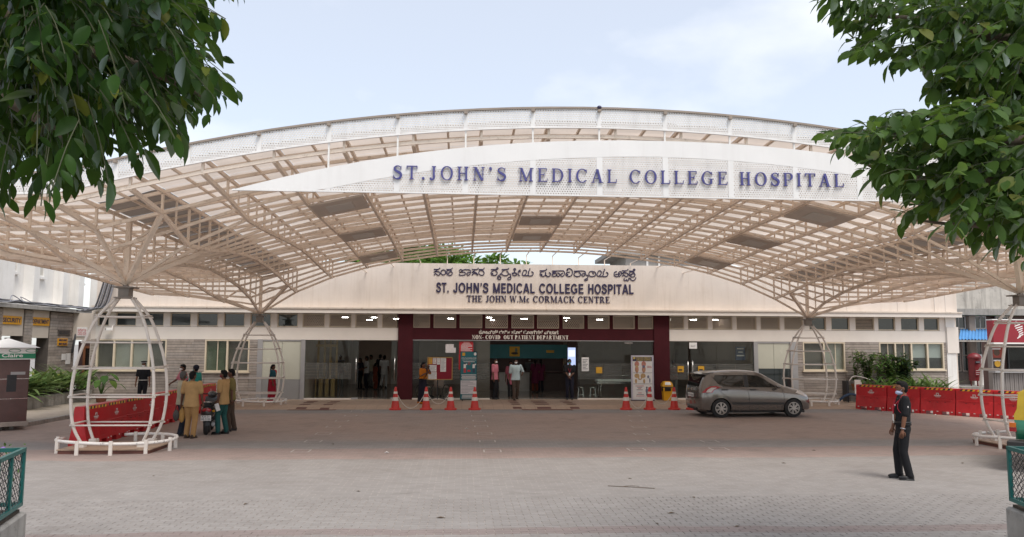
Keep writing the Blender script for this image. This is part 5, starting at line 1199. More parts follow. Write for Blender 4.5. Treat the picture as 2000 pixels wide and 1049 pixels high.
# notice board on a stand
nb_p = Vector((fx(856), YW-.55, .12)); nb = thing('notice_board', 'red felt notice board with pinned papers on a black stand', 'notice board', nb_p)
def bx_(u): return pix(u, 720, Y=nb_p.y).x-nb_p.x
def bz_(v): return pix(856, v, Y=nb_p.y).z-.12
M['felt'] = pmat('red_felt', (.22, .014, .028), .95, .1, 10., .2, 200)
x0, x1, z0, z1 = bx_(834.5), bx_(884), bz_(742), bz_(697.5)
MB().bb(x0+.03, x1-.03, -.012, .012, z0+.03, z1-.03).build('felt_panel', M['felt'], nb); f_ = MB(); rect_frame(f_, x0, x1, z0, z1, .032, -.025, .02); f_.build('frame', M['timber'], nb)
for k, (u0, u1, v0, v1, m) in enumerate(((837, 844, 699, 711, 'tape_y'), (845, 852, 699, 711, 'print_white'), (853, 859, 699, 712, 'paper'), (860, 871, 699, 726, 'paper'), (836.5, 852.5, 713, 726, 'paper'), (837, 853, 727, 740.5, 'paper'))):
    p_ = MB().add([(bx_(u0), -.016-.001*k, bz_(v1)), (bx_(u1), -.018-.001*k, bz_(v1)), (bx_(u1), -.014-.001*k, bz_(v0)), (bx_(u0), -.014-.001*k, bz_(v0))], [(0, 1, 2, 3)]).build('pinned_paper', M[m], nb)
    for j in range(int((v1-v0)/2.6)): MB().bb(bx_(u0+1), bx_(u1-1-(j % 3)), -.0215-.001*k, -.0195-.001*k, bz_(v0+2.2+j*2.4), bz_(v0+1.7+j*2.4)).build('print_line', M['ink'], p_)
MB().tube([(0, .05, .05), (0, .05, z0+.2)], .022, 8).build('pole', M['black'], nb)
for x, y in ((-.35, -.15), (.38, -.12), (.3, .3), (-.3, .3)): l_ = MB().tube([(0, .05, .12), (x, y, .05)], .018, 6).build('leg', M['black'], nb); MB().lathe([(.03, -.012), (.03, .012)], (x, y, .032), 10, axis='X').build('castor', M['rubber'], l_)
# teal poster stand
tp_ = Vector((fx(914), YW-.75, .12)); ts = thing('poster_stand', 'tall teal vaccination poster stand with two printed figures', 'poster stand', tp_, .0)
def tx(u): return pix(u, 740, Y=tp_.y).x-tp_.x
def tz(v): return pix(914, v, Y=tp_.y).z-.12
M['tealp'] = pmat('poster_teal', (.010, .13, .155), .5, .05, 3.); M['greyp'] = pmat('poster_pale', (.62, .585, .60), .6, .04, 4.)
x0, x1, z0, z1 = tx(898.5), tx(931.5), tz(781), tz(686.5)
MB().bb(x0, x1, 0, .05, z0, z1).build('frame', M['black'], ts); pf = MB().bb(x0+.02, x1-.02, -.008, -.001, z0+.03, z1-.02).build('poster', M['tealp'], ts)
MB().bb(tx(899.8), tx(930.5), -.011, -.0085, tz(769.5), tz(743)).build('pale_panel', M['greyp'], pf)
def tl(u0, u1, v0, v1, m, nm='print_line'): MB().bb(tx(u0), tx(u1), -.0145, -.012, tz(v1), tz(v0)).build(nm, M[m], pf)
text_obj('COVID-19 VACCINATION CENTRE', tx(901), tx(930), -.0085, tz(700.8), .075, M['print_white'], pf, .003, .001); text_obj("ST. JOHN'S MEDICAL COLLEGE HOSPITAL", tx(902), tx(929.5), -.0085, tz(704.2), .06, M['print_white'], pf, .003)
for k, v in enumerate((707.0,)): tl(905, 927, v-1, v, 'print_white')
for k, v in enumerate((733, 736, 738.6, 741)): tl(901+k % 2, 930-k % 2, v-1.4, v, 'print_white')
for k in range(9): tl(901.5 if k % 3 else 900.8, (918, 924, 929.8, 914, 928, 925, 923, 919, 915)[k], 745+k*2.7-.5, 745+k*2.7, 'ink')
for k in range(3): tl(903-k*.5, 925+k, 771.2+k*2.7, 772.6+k*2.7, 'print_white')
def fig(u, coat, trou):       # little printed figure
    MB().ell((tx(u), -.012, tz(709.8)), (.028, .003, .034)).build('figure_head', M['ink'], pf); tl(u-2.2, u+2.2, 711.5, 719, coat, 'figure_body'); tl(u-2, u-.2, 719, 728, trou, 'figure_leg'); tl(u+.3, u+2.2, 719, 728, trou, 'figure_leg'); tl(u+2.2, u+4.5, 710.5, 713, coat, 'figure_arm')
fig(907.5, 'paper', 'red'); fig(925, 'paper', 'navy')
MB().ell((tx(916), -.012, tz(710.5)), (.05, .003, .055)).build('roundel', M['red'], pf); MB().ell((tx(916), -.0145, tz(710.5)), (.034, .003, .038)).build('roundel_centre', M['tealp'], pf); tl(913, 918.5, 722.5, 726, 'red', 'badge'); tl(902.5, 908, 689, 695, 'tape_y', 'emblem'); MB().ell((tx(927.5), -.012, tz(691.5)), (.052, .003, .065)).build('emblem', M['paper'], pf)
for x in (x0+.1, x1-.1): l_ = MB().tube([(x, -.22, .03), (x, .25, .03)], .018, 6).build('foot', M['black'], ts); MB().lathe([(.028, -.012), (.028, .012)], (x, -.2, .028), 10, axis='X').build('castor', M['rubber'], l_)
# bone poster stand
bp_ = Vector((fx(1256), YW-.7, .12)); bs_ = thing('poster_stand', 'pale poster stand with knee and hip bone pictures leaning by the right maroon column', 'poster stand', bp_)
def qx(u): return pix(u, 740, Y=bp_.y).x-bp_.x
def qz(v): return pix(1256, v, Y=bp_.y).z-.12
M['lilac'] = pmat('poster_lilac', (.50, .47, .55), .5, .2, 1.5); M['bone'] = pmat('bone_print', (.46, .30, .14), .6, .25, 12.); M['flesh'] = pmat('flesh_print', (.48, .20, .15), .6, .3, 10.); M['gold'] = pmat('gold_print', (.60, .45, .12), .6, .1, 10.); M['bluegrey'] = pmat('implant_print', (.16, .17, .24), .5, .2, 10.)
bo = MB().bb(qx(1233), qx(1277), 0, .04, .03, qz(694)).build('board', M['lilac'], bs_)
def ql(u0, u1, v0, v1, m, nm='print_line', d=0): return MB().bb(qx(u0), qx(u1), -.010-d, -.0075-d, qz(v1), qz(v0)).build(nm, M[m], bo)
MB().bb(qx(1236), qx(1274), -.007, -.001, qz(780), qz(696)).build('poster', M['paper'], bo); ql(1236, 1273.5, 697, 705.5, 'navy', 'title_bar')
text_obj("ST.JOHN'S MEDICAL", qx(1243), qx(1272), -.0102, qz(700.6), .085, M['gold'], bo, .003, .002); text_obj('COLLEGE HOSPITAL', qx(1243), qx(1272), -.0102, qz(704.4), .085, M['gold'], bo, .003, .002); ql(1237, 1241, 697.5, 701.5, 'gold', 'emblem', .003)
def qe(u, v, ru, rv, m, nm, d=.002): MB().ell((qx(u), -.008-d, qz(v)), (ru*.0218, .004, rv*.0218)).build(nm, M[m], bo)
for u in (1244, 1257.5): qe(u, 711, 4.5, 5.5, 'flesh', 'knee_picture'); qe(u, 721, 3.6, 7, 'flesh', 'knee_picture', .003); qe(u-.3, 716, 2.6, 3., 'bone' if u < 1250 else 'bluegrey', 'joint_picture', .006); qe(u, 723.5, 1.5, 3, 'bone', 'joint_picture', .007)
qe(1244, 734, 5, 4.5, 'bone', 'pelvis_picture'); qe(1256, 734, 5, 4.5, 'bone', 'pelvis_picture', .003); qe(1250, 739, 4, 3, 'bone', 'pelvis_picture', .005); qe(1242, 744.5, 2, 4.5, 'bone', 'femur_picture', .006); qe(1258, 744.5, 2, 4.5, 'bone', 'femur_picture', .006); qe(1250, 738, 1.6, 2, 'paper', 'pelvis_gap', .009)
qe(1266, 736, 2, 3, 'bluegrey', 'implant_picture'); qe(1269, 743, 1.2, 5, 'bluegrey', 'implant_picture', .003); ql(1237, 1273.5, 728, 728.6, 'ink'); ql(1237, 1273.5, 749.5, 750.2, 'ink')
for k, (a_, b_, v, m) in enumerate(((1241, 1257, 753.5, 'red'), (1244, 1254, 756, 'ink'), (1246, 1252, 758.5, 'red'), (1243, 1255, 761, 'ink'), (1246, 1253, 767, 'red'), (1243, 1257, 770, 'ink'), (1242, 1258, 773, 'red'), (1264, 1272, 715, 'red'), (1264, 1273, 717.5, 'red'))): ql(a_, b_, v, v+.9, m)
for u in (1263, 1270): qe(u, 757, 1.6, 2, 'ink', 'runner_picture'); qe(u, 763, 2.6, 4.5, 'bluegrey', 'runner_picture', .003); qe(u+.5, 770, 1.6, 4, 'ink', 'runner_picture', .005)
MB().bb(qx(1238), qx(1274), .042, .06, .0, .5).build('rear_strut', M['black'], bs_); MB().bb(qx(1233)-.03, qx(1277)+.02, -.03, .12, 0, .028).build('foot', M['black'], bs_)
# yellow swing bin
yb = thing('waste_bin', 'yellow swing top waste bin with black liner beside the maroon column', 'bin', (fx(1295), YW-.55, .12))
MB().lathe([(.19, 0), (.20, .02), (.24, .52), (.25, .54)], n=4, a0=math.pi/4, sx=1.15).build('body', M['yellow'], yb); MB().lathe([(.262, .40), (.27, .56), (.268, .58), (.25, .585)], n=16, sx=.85, sy=.8).build('liner', M['black'], yb, True)
MB().lathe([(.275, .585), (.27, .62), (.25, .70), (.19, .78), (.14, .80)], n=4, a0=math.pi/4, sx=1.15).build('lid', M['yellow'], yb)
MB().add([(-.13, -.205, .655), (.13, -.205, .655), (.10, -.145, .775), (-.10, -.145, .775)], [(0, 1, 2, 3)]).build('swing_flap', M['white'], yb)
# water dispenser booth on the left pavement
M['booth'] = pmat('booth_steel', (.115, .068, .062), .38, .25, 1.6, metal=.3, stain=.25, stain_col=(.2, .05, .05)); M['booth_green'] = pmat('booth_green', (.012, .21, .10), .5, .06, 3.)
bt_p = pix(-28, 836, z=.12); bt = thing('dispenser_booth', 'brown steel dispenser booth with white pyramid roof and green band on the left pavement', 'booth', (bt_p.x, bt_p.y+.75, .12), .65)
def bsc(v): return pix(30, v, Y=bt_p.y).z-.12
W2 = .50; zt = bsc(703); zb0 = 0
MB().cbox(-W2-.05, W2+.05, -W2-.05, W2+.05, 0, .12, .01).build('plinth', M['stone0'], bt); MB().cbox(-W2, W2, -W2, W2, .121, zt, .015).build('body', M['booth'], bt)
for z in (.75, 1.3): MB().bb(-W2-.003, W2+.003, -W2-.003, W2+.003, z, z+.012).build('panel_seam', M['steel_bright'], bt)
MB().bb(-.03, .20, -W2-.006, -W2+.02, .95, 1.42).build('dispensing_niche', M['black'], bt); MB().cbox(-W2-.1, W2+.1, -W2-.1, W2+.1, zt+.002, zt+.33, .01).build('header', M['white'], bt)
MB().bb(-W2-.106, W2+.106, -W2-.106, W2+.106, zt+.03, zt+.17).build('green_band', M['booth_green'], bt); MB().add([(-W2-.2, -W2-.2, zt+.332), (W2+.2, -W2-.2, zt+.332), (W2+.2, W2+.2, zt+.332), (-W2-.2, W2+.2, zt+.332), (0, 0, zt+.6)], [(3, 2, 1, 0), (0, 1, 4), (1, 2, 4), (2, 3, 4), (3, 0, 4)]).build('roof', M['white'], bt)
text_obj('Claire', -.2, .3, -W2-.108, zt+.07, .14, M['white'], bt, .004, .003); lt = MB().bb(W2-.45, W2-.1, -W2-.006, -W2-.001, 1.42, 1.5).build('label_strip', M['alu'], bt)
for x in (-.42, .1, .5): MB().tube([(x+.14*math.cos(a), -W2-.104, zt+.25+.045*math.sin(a)) for a in [k*math.pi/8 for k in range(16)]], .008, 5, closed=True).build('emblem', M['booth_green'], bt)
kb = pix(37, 818, z=.12); tag(MB().tube([(kb.x, kb.y, .12), (kb.x+.02, kb.y, .3)], .05, 8).build('floor_spot_lamp', M['steel_bright']), 'short silver spot lamp on the pavement at the foot of the dispenser booth', 'lamp')
# green mesh guards on concrete blocks in the foreground
M['greenmetal'] = pmat('teal_green_paint', (.008, .105, .095), .4, .15, 6., stain=.25, stain_col=(.05, .06, .05))
def guard(label, P0, rz, s, L_=1.3, h=.60, depth=.9):
    """origin at the far inner corner; runs outwards (s*x) and towards the viewer (-y)"""
    t = thing('planter_guard', label, 'guard rail', (P0.x, P0.y, 0), rz, 'green mesh guards on concrete blocks')
    def X(a): return (min(s*a[0], s*a[1]), max(s*a[0], s*a[1]))
    MB().cbox(*X((-.06, L_)), -depth-.06, .04, 0, .55, .02).build('concrete_block', M['concrete'], t)
    def P(x, z, y=0): return (s*x, y, .64+z)
    def mesh_panel(fn, W):
        wm = MB()
        for k in range(-8, int(W/.085)+1):
            for d in (1, -1):
                pts = []
                for q in range(13):
                    w = k*.085+q/12*h if d > 0 else k*.085+h-q/12*h
                    if .02 < w < W-.02: pts.append(fn(w, q/12*h))
                if len(pts) > 1: wm.tube(pts, .0035, 4, cap=False)
        tag(wm.build('wire_mesh', M['black'], t), kind='stuff')
    for y in (0, -depth):
        for x in (0, .42, .86, L_): MB().beam(P(x, 0, y), P(x, h, y), .04, .04).build('post', M['greenmetal'], t)
        for z in (0, h): MB().beam(P(-.02, z, y), P(L_+.02, z, y), .044, .044).build('rail', M['greenmetal'], t)
        mesh_panel(lambda w, z: P(w, z, y), L_)
    for x in (0, L_):
        MB().beam(P(x, 0, -depth*.5), P(x, h, -depth*.5), .04, .04).build('post', M['greenmetal'], t)
        for z in (0, h): MB().beam(P(x, z, -.02), P(x, z, -depth+.02), .042, .042).build('rail', M['greenmetal'], t)
        mesh_panel(lambda w, z: P(x, z, -w), depth)
    for x in (.2, L_-.2): MB().bb(*X((x-.03, x+.03)), -depth+.1, -.1, .55, .64).build('support', M['greenmetal'], t)
    MB().bb(*X((.0, L_-.06)), -depth, -.02, .551, .585).build('soil_bed', M['soil'], t)
    return t
guard('green mesh planter guard on a concrete block at the lower left corner', pix(47, 878, z=1.24), .25, -1)
guard('green mesh planter guard on a concrete block at the lower right corner', pix(1970, 875, z=1.24), -.22, 1)
# plastic pipe hose at the left guard
hp = pix(15, 1008, z=.5); tag(MB().tube(smooth_path([hp+Vector((-.1, .2, .02)), hp+Vector((.05, .02, 0)), hp+Vector((.12, -.06, -.15)), hp+Vector((.10, -.08, -.4)), hp+Vector((.05, -.05, -.5))], 6), .02, 7).build('garden_hose', M['navy'], None, True), 'dark blue hose hanging over the left concrete block', 'hose')
# post with teal rope, folded wheelchair stand by the right column
rp_ = pix(1830, 757, z=.1); rt = thing('rope_post', 'thin black post with a teal rope behind the right barriers', 'post', (rp_.x, 31.6, .03)); MB().tube([(0, 0, 0), (0, 0, 1.05)], .03, 8).build('post', M['black'], rt); MB().tube(smooth_path([(0, -.04, .95), (-.3, -.1, .6), (-.55, -.2, .3), (-.7, -.3, .1)], 5), .016, 6).build('rope', pmat('teal_rope', (.05, .36, .34), .7), rt)
tr_ = pix(1635, 783, z=.05); trl = thing('metal_trolley', 'folded pale trolley with black frame beside the back right column', 'trolley', (tr_.x, 31.3, .05))
MB().bb(-.5, -.42, -.2, .2, .1, .95).build('panel', M['black'], trl); MB().bb(-.18, .12, -.22, -.19, .35, 1.0).build('pale_panel', M['cage'], trl)
for x in (-.45, .1, .45): MB().tube([(x, -.2, 0), (x, -.2, .95 if x < .3 else .7)], .018, 6).build('leg', M['black'], trl); MB().tube([(x, .2, 0), (x, .2, .9 if x < .3 else .7)], .018, 6).build('leg', M['black'], trl)
MB().tube(smooth_path([(-.4, -.2, .95), (-.2, -.2, 1.15), (.2, -.2, 1.1), (.5, -.2, 1.0)], 5), .018, 6).build('handle', M['cage'], trl, True)
for x in (.3, .75): MB().tube([(x+.32*math.cos(a), .0, .36+.32*math.sin(a)) for a in [k*math.pi/10 for k in range(20)]], .014, 6, closed=True).build('hoop', M['black'], trl, True)
for k in range(7): MB().tube([(.55+k*.13, .25, 0), (.55+k*.13, .25, .75)], .012, 5).build('rail_bar', M['black'], trl)
MB().tube([(.5, .25, .75), (1.4, .25, .75)], .016, 6).build('rail', M['black'], trl)
MB().tube(smooth_path([(-.95, -.25, .1), (-.7, -.3, .32), (-.35, -.25, .42), (0, -.25, .3), (.2, -.2, .25)], 6), .05, 7).build('blue_strap', pmat('dark_blue_strap', (.02, .045, .09), .7), trl, True)
# ================================================================== GREY HATCHBACK
M['carpaint'] = pmat('grey_metallic_paint', (.175, .160, .148), .2, .01, 3., metal=.65, coat=1., rvar=.01)
M['carglass'] = pmat('car_glass', (.012, .014, .013), .03, .2, 2., spec=.8, rvar=.01)
M['tail_red'] = pmat('tail_lamp_red', (.34, .010, .016), .15, .1, 8., coat=.8); M['tail_clear'] = pmat('lamp_clear', (.58, .52, .48), .15, .15, 12., coat=.8)
M['hub'] = pmat('wheel_cover', (.46, .43, .40), .35, .06, 6., metal=.4); M['blacktrim'] = pmat('black_trim', (.022, .021, .021), .5, .1, 6.)
def interp(tab, x):
    """smooth curve through the stations (finite difference Hermite)"""
    n = len(tab)
    if x <= tab[0][0]: return tab[0][1:]
    for i in range(n-1):
        a, b = tab[i], tab[i+1]
        if x <= b[0]:
            h = b[0]-a[0]; t = (x-a[0])/h; out = []
            for k in range(1, len(a)):
                def sl(j): return (tab[j+1][k]-tab[j][k])/(tab[j+1][0]-tab[j][0])
                m = sl(i); m0 = (sl(i-1)+m)/2 if i > 0 else m; m1 = (sl(i+1)+m)/2 if i < n-2 else m
                if i > 0 and sl(i-1)*m <= 0: m0 = 0
                if i < n-2 and sl(i+1)*m <= 0: m1 = 0
                t2, t3 = t*t, t**3; out.append((2*t3-3*t2+1)*a[k]+(t3-2*t2+t)*h*m0+(3*t2-2*t3)*b[k]+(t3-t2)*h*m1)
            return tuple(out)
    return tab[-1][1:]
#        x     zbot  wmax  zshoulder wshoulder zroof_edge wroof ztop
CAR = [(-1.88, .34, .56, .66, .54, .76, .50, .80), (-1.85, .27, .66, .78, .62, .92, .56, .96), (-1.76, .22, .755, .90, .715, 1.12, .60, 1.17), (-1.64, .20, .80, .95, .755, 1.30, .60, 1.36), (-1.48, .20, .825, .97, .785, 1.395, .595, 1.46), (-1.2, .20, .838, .975, .80, 1.42, .60, 1.50), (-.6, .19, .842, .955, .805, 1.43, .605, 1.525),
       (-.1, .19, .842, .935, .805, 1.42, .60, 1.515), (.25, .19, .842, .92, .805, 1.36, .59, 1.455), (.6, .19, .842, .91, .802, 1.18, .62, 1.265), (.95, .19, .842, .90, .79, 1.00, .68, 1.055), (1.2, .20, .84, .86, .785, .945, .66, .985), (1.5, .21, .815, .80, .75, .885, .60, .915), (1.72, .21, .75, .72, .69, .80, .54, .825), (1.86, .22, .64, .60, .58, .68, .46, .70), (1.93, .27, .52, .46, .48, .54, .38, .56)]
def car_sec(x):
    zb, wm, zs, ws, zr, wr, zt = interp(CAR, x); zm = zb+(zs-zb)*.55
    P = [(0, zb), (wm*.80, zb), (wm*.955, zb+.05), (wm*.985, zb+.16), (wm, zm), (wm*.99, zm+(zs-zm)*.6), (ws, zs), (ws+(wr-ws)*.5+.012, zs+(zr-zs)*.5), (wr, zr), (wr*.86, zr+(zt-zr)*.62), (wr*.5, zt-(zt-zr)*.07), (0, zt)]
    return P
def car_y(x, z):
    P = car_sec(x)[2:9]
    for a, b in zip(P[:-1], P[1:]):
        if a[1] <= z <= b[1]: t = (z-a[1])/(b[1]-a[1]+1e-9); return a[0]+(b[0]-a[0])*t
    return P[-1][0] if z > P[-1][1] else P[0][0]
car_p = (pix(1405, 816, z=0)+pix(1545, 814.5, z=0))/2
car = thing('parked_car', 'grey hatchback car parked in front of the glass doors facing right', 'car', (car_p.x, car_p.y+.80, 0), math.atan2(.06, 1)); car.scale = (1.07, 1.07, 1.05)
body = MB(); NS = 76; xs = [-1.88+3.81*i/NS for i in range(NS+1)]; np_ = len(car_sec(0))
V = []
for x in xs:
    S = car_sec(x); V += [(x, -y, z) for y, z in S]+[(x, y, z) for y, z in S[-2:0:-1]]
n2 = 2*np_-2
F = [(i*n2+k, i*n2+(k+1) % n2, (i+1)*n2+(k+1) % n2, (i+1)*n2+k) for i in range(NS) for k in range(n2)] + [tuple(range(n2)), tuple(NS*n2+k for k in range(n2))[::-1]]
body.add(V, F); bo = body.build('body', [M['carpaint'], M['blacktrim']], car, 35)
AX = (-1.215, 1.215)
cut = MB()
for x in AX: cut.lathe([(.335, -1.0), (.335, -.55)], (x, 0, .30), 28, axis='Y'); cut.lathe([(.335, .55), (.335, 1.0)], (x, 0, .30), 28, axis='Y')
co = cut.build('cutter', [M['carpaint'], M['blacktrim']]); co.data.polygons.foreach_set('material_index', [1]*len(co.data.polygons))
md = bo.modifiers.new('b', 'BOOLEAN'); md.object = co; md.operation = 'DIFFERENCE'; md.solver = 'EXACT'
bo.parent = None; _TMP.collection.objects.link(co); me = evaluated(bo); bo.parent = car; bo.modifiers.clear(); bo.data = me; bpy.data.objects.remove(co)
me.polygons.foreach_set('use_smooth', [True]*len(me.polygons)); me.set_sharp_from_angle(angle=R_(30))
def skin_poly(poly, s, name, mat, off=.006, parent=car, th=.006, sub=7):
    """a panel that lies on the side of the body; poly in (x, z)"""
    pts = []
    n = len(poly)
    for i in range(n):
        a, b = poly[i], poly[(i+1) % n]; k = max(1, int(math.hypot(b[0]-a[0], b[1]-a[1])/.05))
        pts += [(a[0]+(b[0]-a[0])*j/k, a[1]+(b[1]-a[1])*j/k) for j in range(k)]
    bm = bmesh.new(); vs_ = [bm.verts.new((x, 0, z)) for x, z in pts]; f = bm.faces.new(vs_)
    bmesh.ops.triangulate(bm, faces=[f])
    for _ in range(3):
        es = [e for e in bm.edges if e.calc_length() > .09]
        if not es: break
        bmesh.ops.subdivide_edges(bm, edges=es, cuts=1); bmesh.ops.triangulate(bm, faces=bm.faces)
    for v in bm.verts: v.co.y = s*(car_y(v.co.x, v.co.z)+off)
    bmesh.ops.recalc_face_normals(bm, faces=bm.faces)
    me = bpy.data.meshes.new(name); bm.to_mesh(me); bm.free(); me.materials.append(mat); me.polygons.foreach_set('use_smooth', [True]*len(me.polygons)); return place(name, me, parent)
def skin_line(pts, s, name, mat, r=.005, off=.002, parent=car):
    P = smooth_path(pts, 5); return MB().tube([(x, s*(car_y(x, z)+off), z) for x, z in P], r, 5).build(name, mat, parent)
for s in (-1, 1):
    skin_poly([(-1.40, 1.27), (-1.30, 1.10), (-1.12, 1.00), (-.42, .985), (-.40, 1.365), (-1.32, 1.36)], s, 'rear_window', M['carglass']); skin_poly([(-.28, .985), (.66, .965), (.62, 1.02), (.32, 1.23), (.10, 1.345), (-.24, 1.368)], s, 'front_window', M['carglass'])
    skin_poly([(-.40, .985), (-.28, .985), (-.25, 1.368), (-.39, 1.366)], s, 'window_pillar', M['blacktrim'], .008); skin_poly([(.66, .965), (.86, .945), (.70, 1.02), (.62, 1.02)], s, 'quarter_trim', M['blacktrim'], .007)
    skin_poly([(-1.80, .80), (-1.50, .80), (-1.43, .90), (-1.20, .98), (-1.36, 1.02), (-1.56, 1.00), (-1.70, .92)], s, 'tail_lamp', M['tail_red'], .012); skin_poly([(-1.70, .815), (-1.535, .815), (-1.46, .90), (-1.34, .965), (-1.52, .965), (-1.63, .90)], s, 'tail_lamp_lens', M['tail_clear'], .019)
    skin_poly([(1.30, .80), (1.56, .70), (1.78, .62), (1.74, .71), (1.56, .80), (1.40, .86)], s, 'headlight', M['tail_clear'], .010)
    skin_poly([(-.86, .46), (-.80, .42), (.88, .42), (.92, .455), (.88, .485), (-.82, .495)], s, 'rubbing_strip', M['blacktrim'], .016)
    skin_line([(-1.42, 1.36), (-1.38, 1.1), (-1.18, .80), (-.98, .66), (-.86, .30), (-.80, .24)], s, 'door_gap', M['black']); skin_line([(-.36, .98), (-.30, .8), (-.27, .55), (-.26, .24)], s, 'door_gap', M['black']); skin_line([(.84, .93), (.90, .7), (.88, .45), (.80, .24)], s, 'door_gap', M['black']); skin_line([(-.82, .235), (0, .23), (.82, .235)], s, 'door_gap', M['black'])
    skin_line([(-1.78, .62), (-1.62, .645), (-1.46, .56), (-1.50, .36)], s, 'bumper_gap', M['black'], .004)
    for x in (-1.08, -.14):
        z = .90; h_ = MB().cbox(x-.11, x+.11, min(s*(car_y(x, z)), s*(car_y(x, z)+.035)), max(s*car_y(x, z), s*(car_y(x, z)+.035)), z-.016, z+.018, .01).build('door_handle', M['blacktrim'], car)
    mir = MB().ell((.66, s*.93, 1.0), (.07, .095, .065)).build('wing_mirror', M['carpaint'], car, True); MB().beam((.68, s*.80, .95), (.67, s*.90, .98), .05, .04).build('mirror_arm', M['blacktrim'], mir)
    for x in AX:
        w = MB().lathe([(.19, -.085), (.27, -.09), (.295, -.075), (.30, -.04), (.30, .04), (.295, .075), (.27, .09), (.19, .085)], (x, s*.745, .30), 30, axis='Y').build('wheel', M['rubber'], car, 40)
        yb = s*.825; MB().lathe([(.195, -.012), (.195, .004)] if s > 0 else [(.195, -.004), (.195, .012)], (x, yb, .30), 26, axis='Y').build('rim_well', M['blacktrim'], w)
        ro = MB().tube([(x+.185*math.cos(a), s*.842, .30+.185*math.sin(a)) for a in [k*math.pi/13 for k in range(26)]], .014, 6, closed=True).build('rim', M['hub'], w, True); MB().lathe([(.06, -.012), (.06, .012)], (x, s*.845, .30), 14, axis='Y').build('hub_cap', M['hub'], w)
        for k in range(14):
            a = k*2*math.pi/14+(.09 if k % 2 else -.09); p = Vector((x+.05*math.cos(a), s*.846, .30+.05*math.sin(a))); q = Vector((x+.185*math.cos(a+.12), s*.842, .30+.185*math.sin(a+.12))); MB().beam(p, q, .022, .035, up=(0, 1, 0)).build('spoke', M['hub'], w)
# rear: window, spoiler, plate, badge
def rear_x(z): # outline of the tail
    for a in [i*.01 for i in range(60)]:
        if interp(CAR, -1.88+a)[6] >= z: return -1.88+a
    return -1.4
MB().grid(lambda a, b: (rear_x(1.0+.34*b)-.022, (-.52+1.04*a)*(1-.10*b), 1.0+.34*b), 8, 6).build('rear_screen', M['carglass'], car, True)
sp_ = MB(); sp_.add([(-1.35, -.58, 1.462), (-1.35, .58, 1.462), (-1.76, .52, 1.395), (-1.76, -.52, 1.395), (-1.35, -.58, 1.40), (-1.35, .58, 1.40), (-1.72, .50, 1.365), (-1.72, -.50, 1.365)], [(0, 1, 2, 3), (7, 6, 5, 4), (0, 3, 7, 4), (3, 2, 6, 7), (2, 1, 5, 6)]); sp_.build('spoiler', M['carpaint'], car)
pm_ = MB().box((rear_x(.72)-.03, 0, .70), (.012, .50, .12)).build('number_plate', M['paper'], car); me = font_mesh('KA 41 M 3638', .10, .003, M['ink']); a_, b_ = mesh_w(me)
me.transform(Matrix.Rotation(-math.pi/2, 4, 'Z') @ Matrix.Scale(.44/(b_-a_), 4, (1, 0, 0)) @ Matrix.Translation((-(a_+b_)/2, 0, 0))); place('lettering', me, pm_, (rear_x(.72)-.038, 0, .665))
MB().bb(-1.885, -1.80, -.40, .40, .24, .30).build('rear_valance', M['blacktrim'], car); MB().ell((rear_x(.9)-.012, 0, .89), (.012, .05, .05)).build('badge', M['steel_bright'], car)
MB().grid(lambda a, b: (.93-.64*b, (-.9+1.8*a)*interp(CAR, .93-.64*b)[5]*.92, interp(CAR, .93-.64*b)[6]+.006-.10*abs(2*a-1)**3*1.0), 10, 8).build('windscreen', M['carglass'], car)
MB().tube([(-1.0, 0, 1.51), (-1.12, 0, 1.60)], .008, 6).build('antenna', M['black'], car)
MB().bb(-1.6, 1.7, -.6, .6, .14, .20).build('underbody', M['black'], car)

# ================================================================== SCOOTER (seen from behind)
sp0 = pix(400, 850, z=0); sco = thing('parked_scooter', 'dark scooter with white number plate seen from behind among the waiting men', 'scooter', (sp0.x, sp0.y+.1, 0), .2)
M['scootpaint'] = pmat('scooter_dark_paint', (.05, .048, .05), .3, .1, 5., coat=.7)
for y, r in ((.0, .22), (1.25, .22)):
    w = MB().lathe([(.12, -.05), (.19, -.055), (.22, -.03), (.22, .03), (.19, .055), (.12, .05)], (0, y, .22), 24, axis='X').build('wheel', M['rubber'], sco, 40); MB().lathe([(.12, -.03), (.12, .03)], (0, y, .22), 14, axis='X').build('rim', M['alu'], w)
MB().lathe([(.08, .42), (.17, .48), (.20, .58), (.19, .70), (.15, .76)], (0, .18, 0), 16, sx=.95, sy=1.9).build('rear_body', M['scootpaint'], sco, True)
MB().cbox(-.16, .16, -.12, .72, .76, .84, .04).build('seat', M['rubber'], sco); MB().cbox(-.15, .15, .45, 1.0, .26, .33, .02).build('floorboard', M['scootpaint'], sco)
MB().add([(-.22, 1.0, .30), (.22, 1.0, .30), (.18, 1.12, .95), (-.18, 1.12, .95), (-.20, 1.08, .30), (.20, 1.08, .30), (.15, 1.18, .95), (-.15, 1.18, .95)], [(0, 1, 2, 3), (7, 6, 5, 4), (0, 3, 7, 4), (1, 5, 6, 2), (3, 2, 6, 7)]).build('leg_shield', M['scootpaint'], sco)
MB().tube([(-.34, 1.0, 1.03), (-.15, 1.1, 1.02), (.15, 1.1, 1.02), (.34, 1.0, 1.03)], .016, 7).build('handlebar', M['black'], sco, True); MB().ell((0, 1.13, 1.0), (.13, .1, .1)).build('headlight', M['scootpaint'], sco, True)
for s in (-1, 1): mr = MB().ell((s*.40, .98, 1.28), (.075, .02, .05)).build('mirror', M['steel_bright'], sco, True); MB().tube([(s*.26, 1.03, 1.03), (s*.33, 1.0, 1.2), (s*.40, .99, 1.26)], .008, 5).build('mirror_stem', M['black'], mr)
tl_ = MB().ell((0, -.14, .66), (.13, .05, .06)).build('tail_light', M['tail_red'], sco, True); MB().ell((.17, -.06, .63), (.04, .03, .03)).build('indicator', M['yellow'], tl_, True)
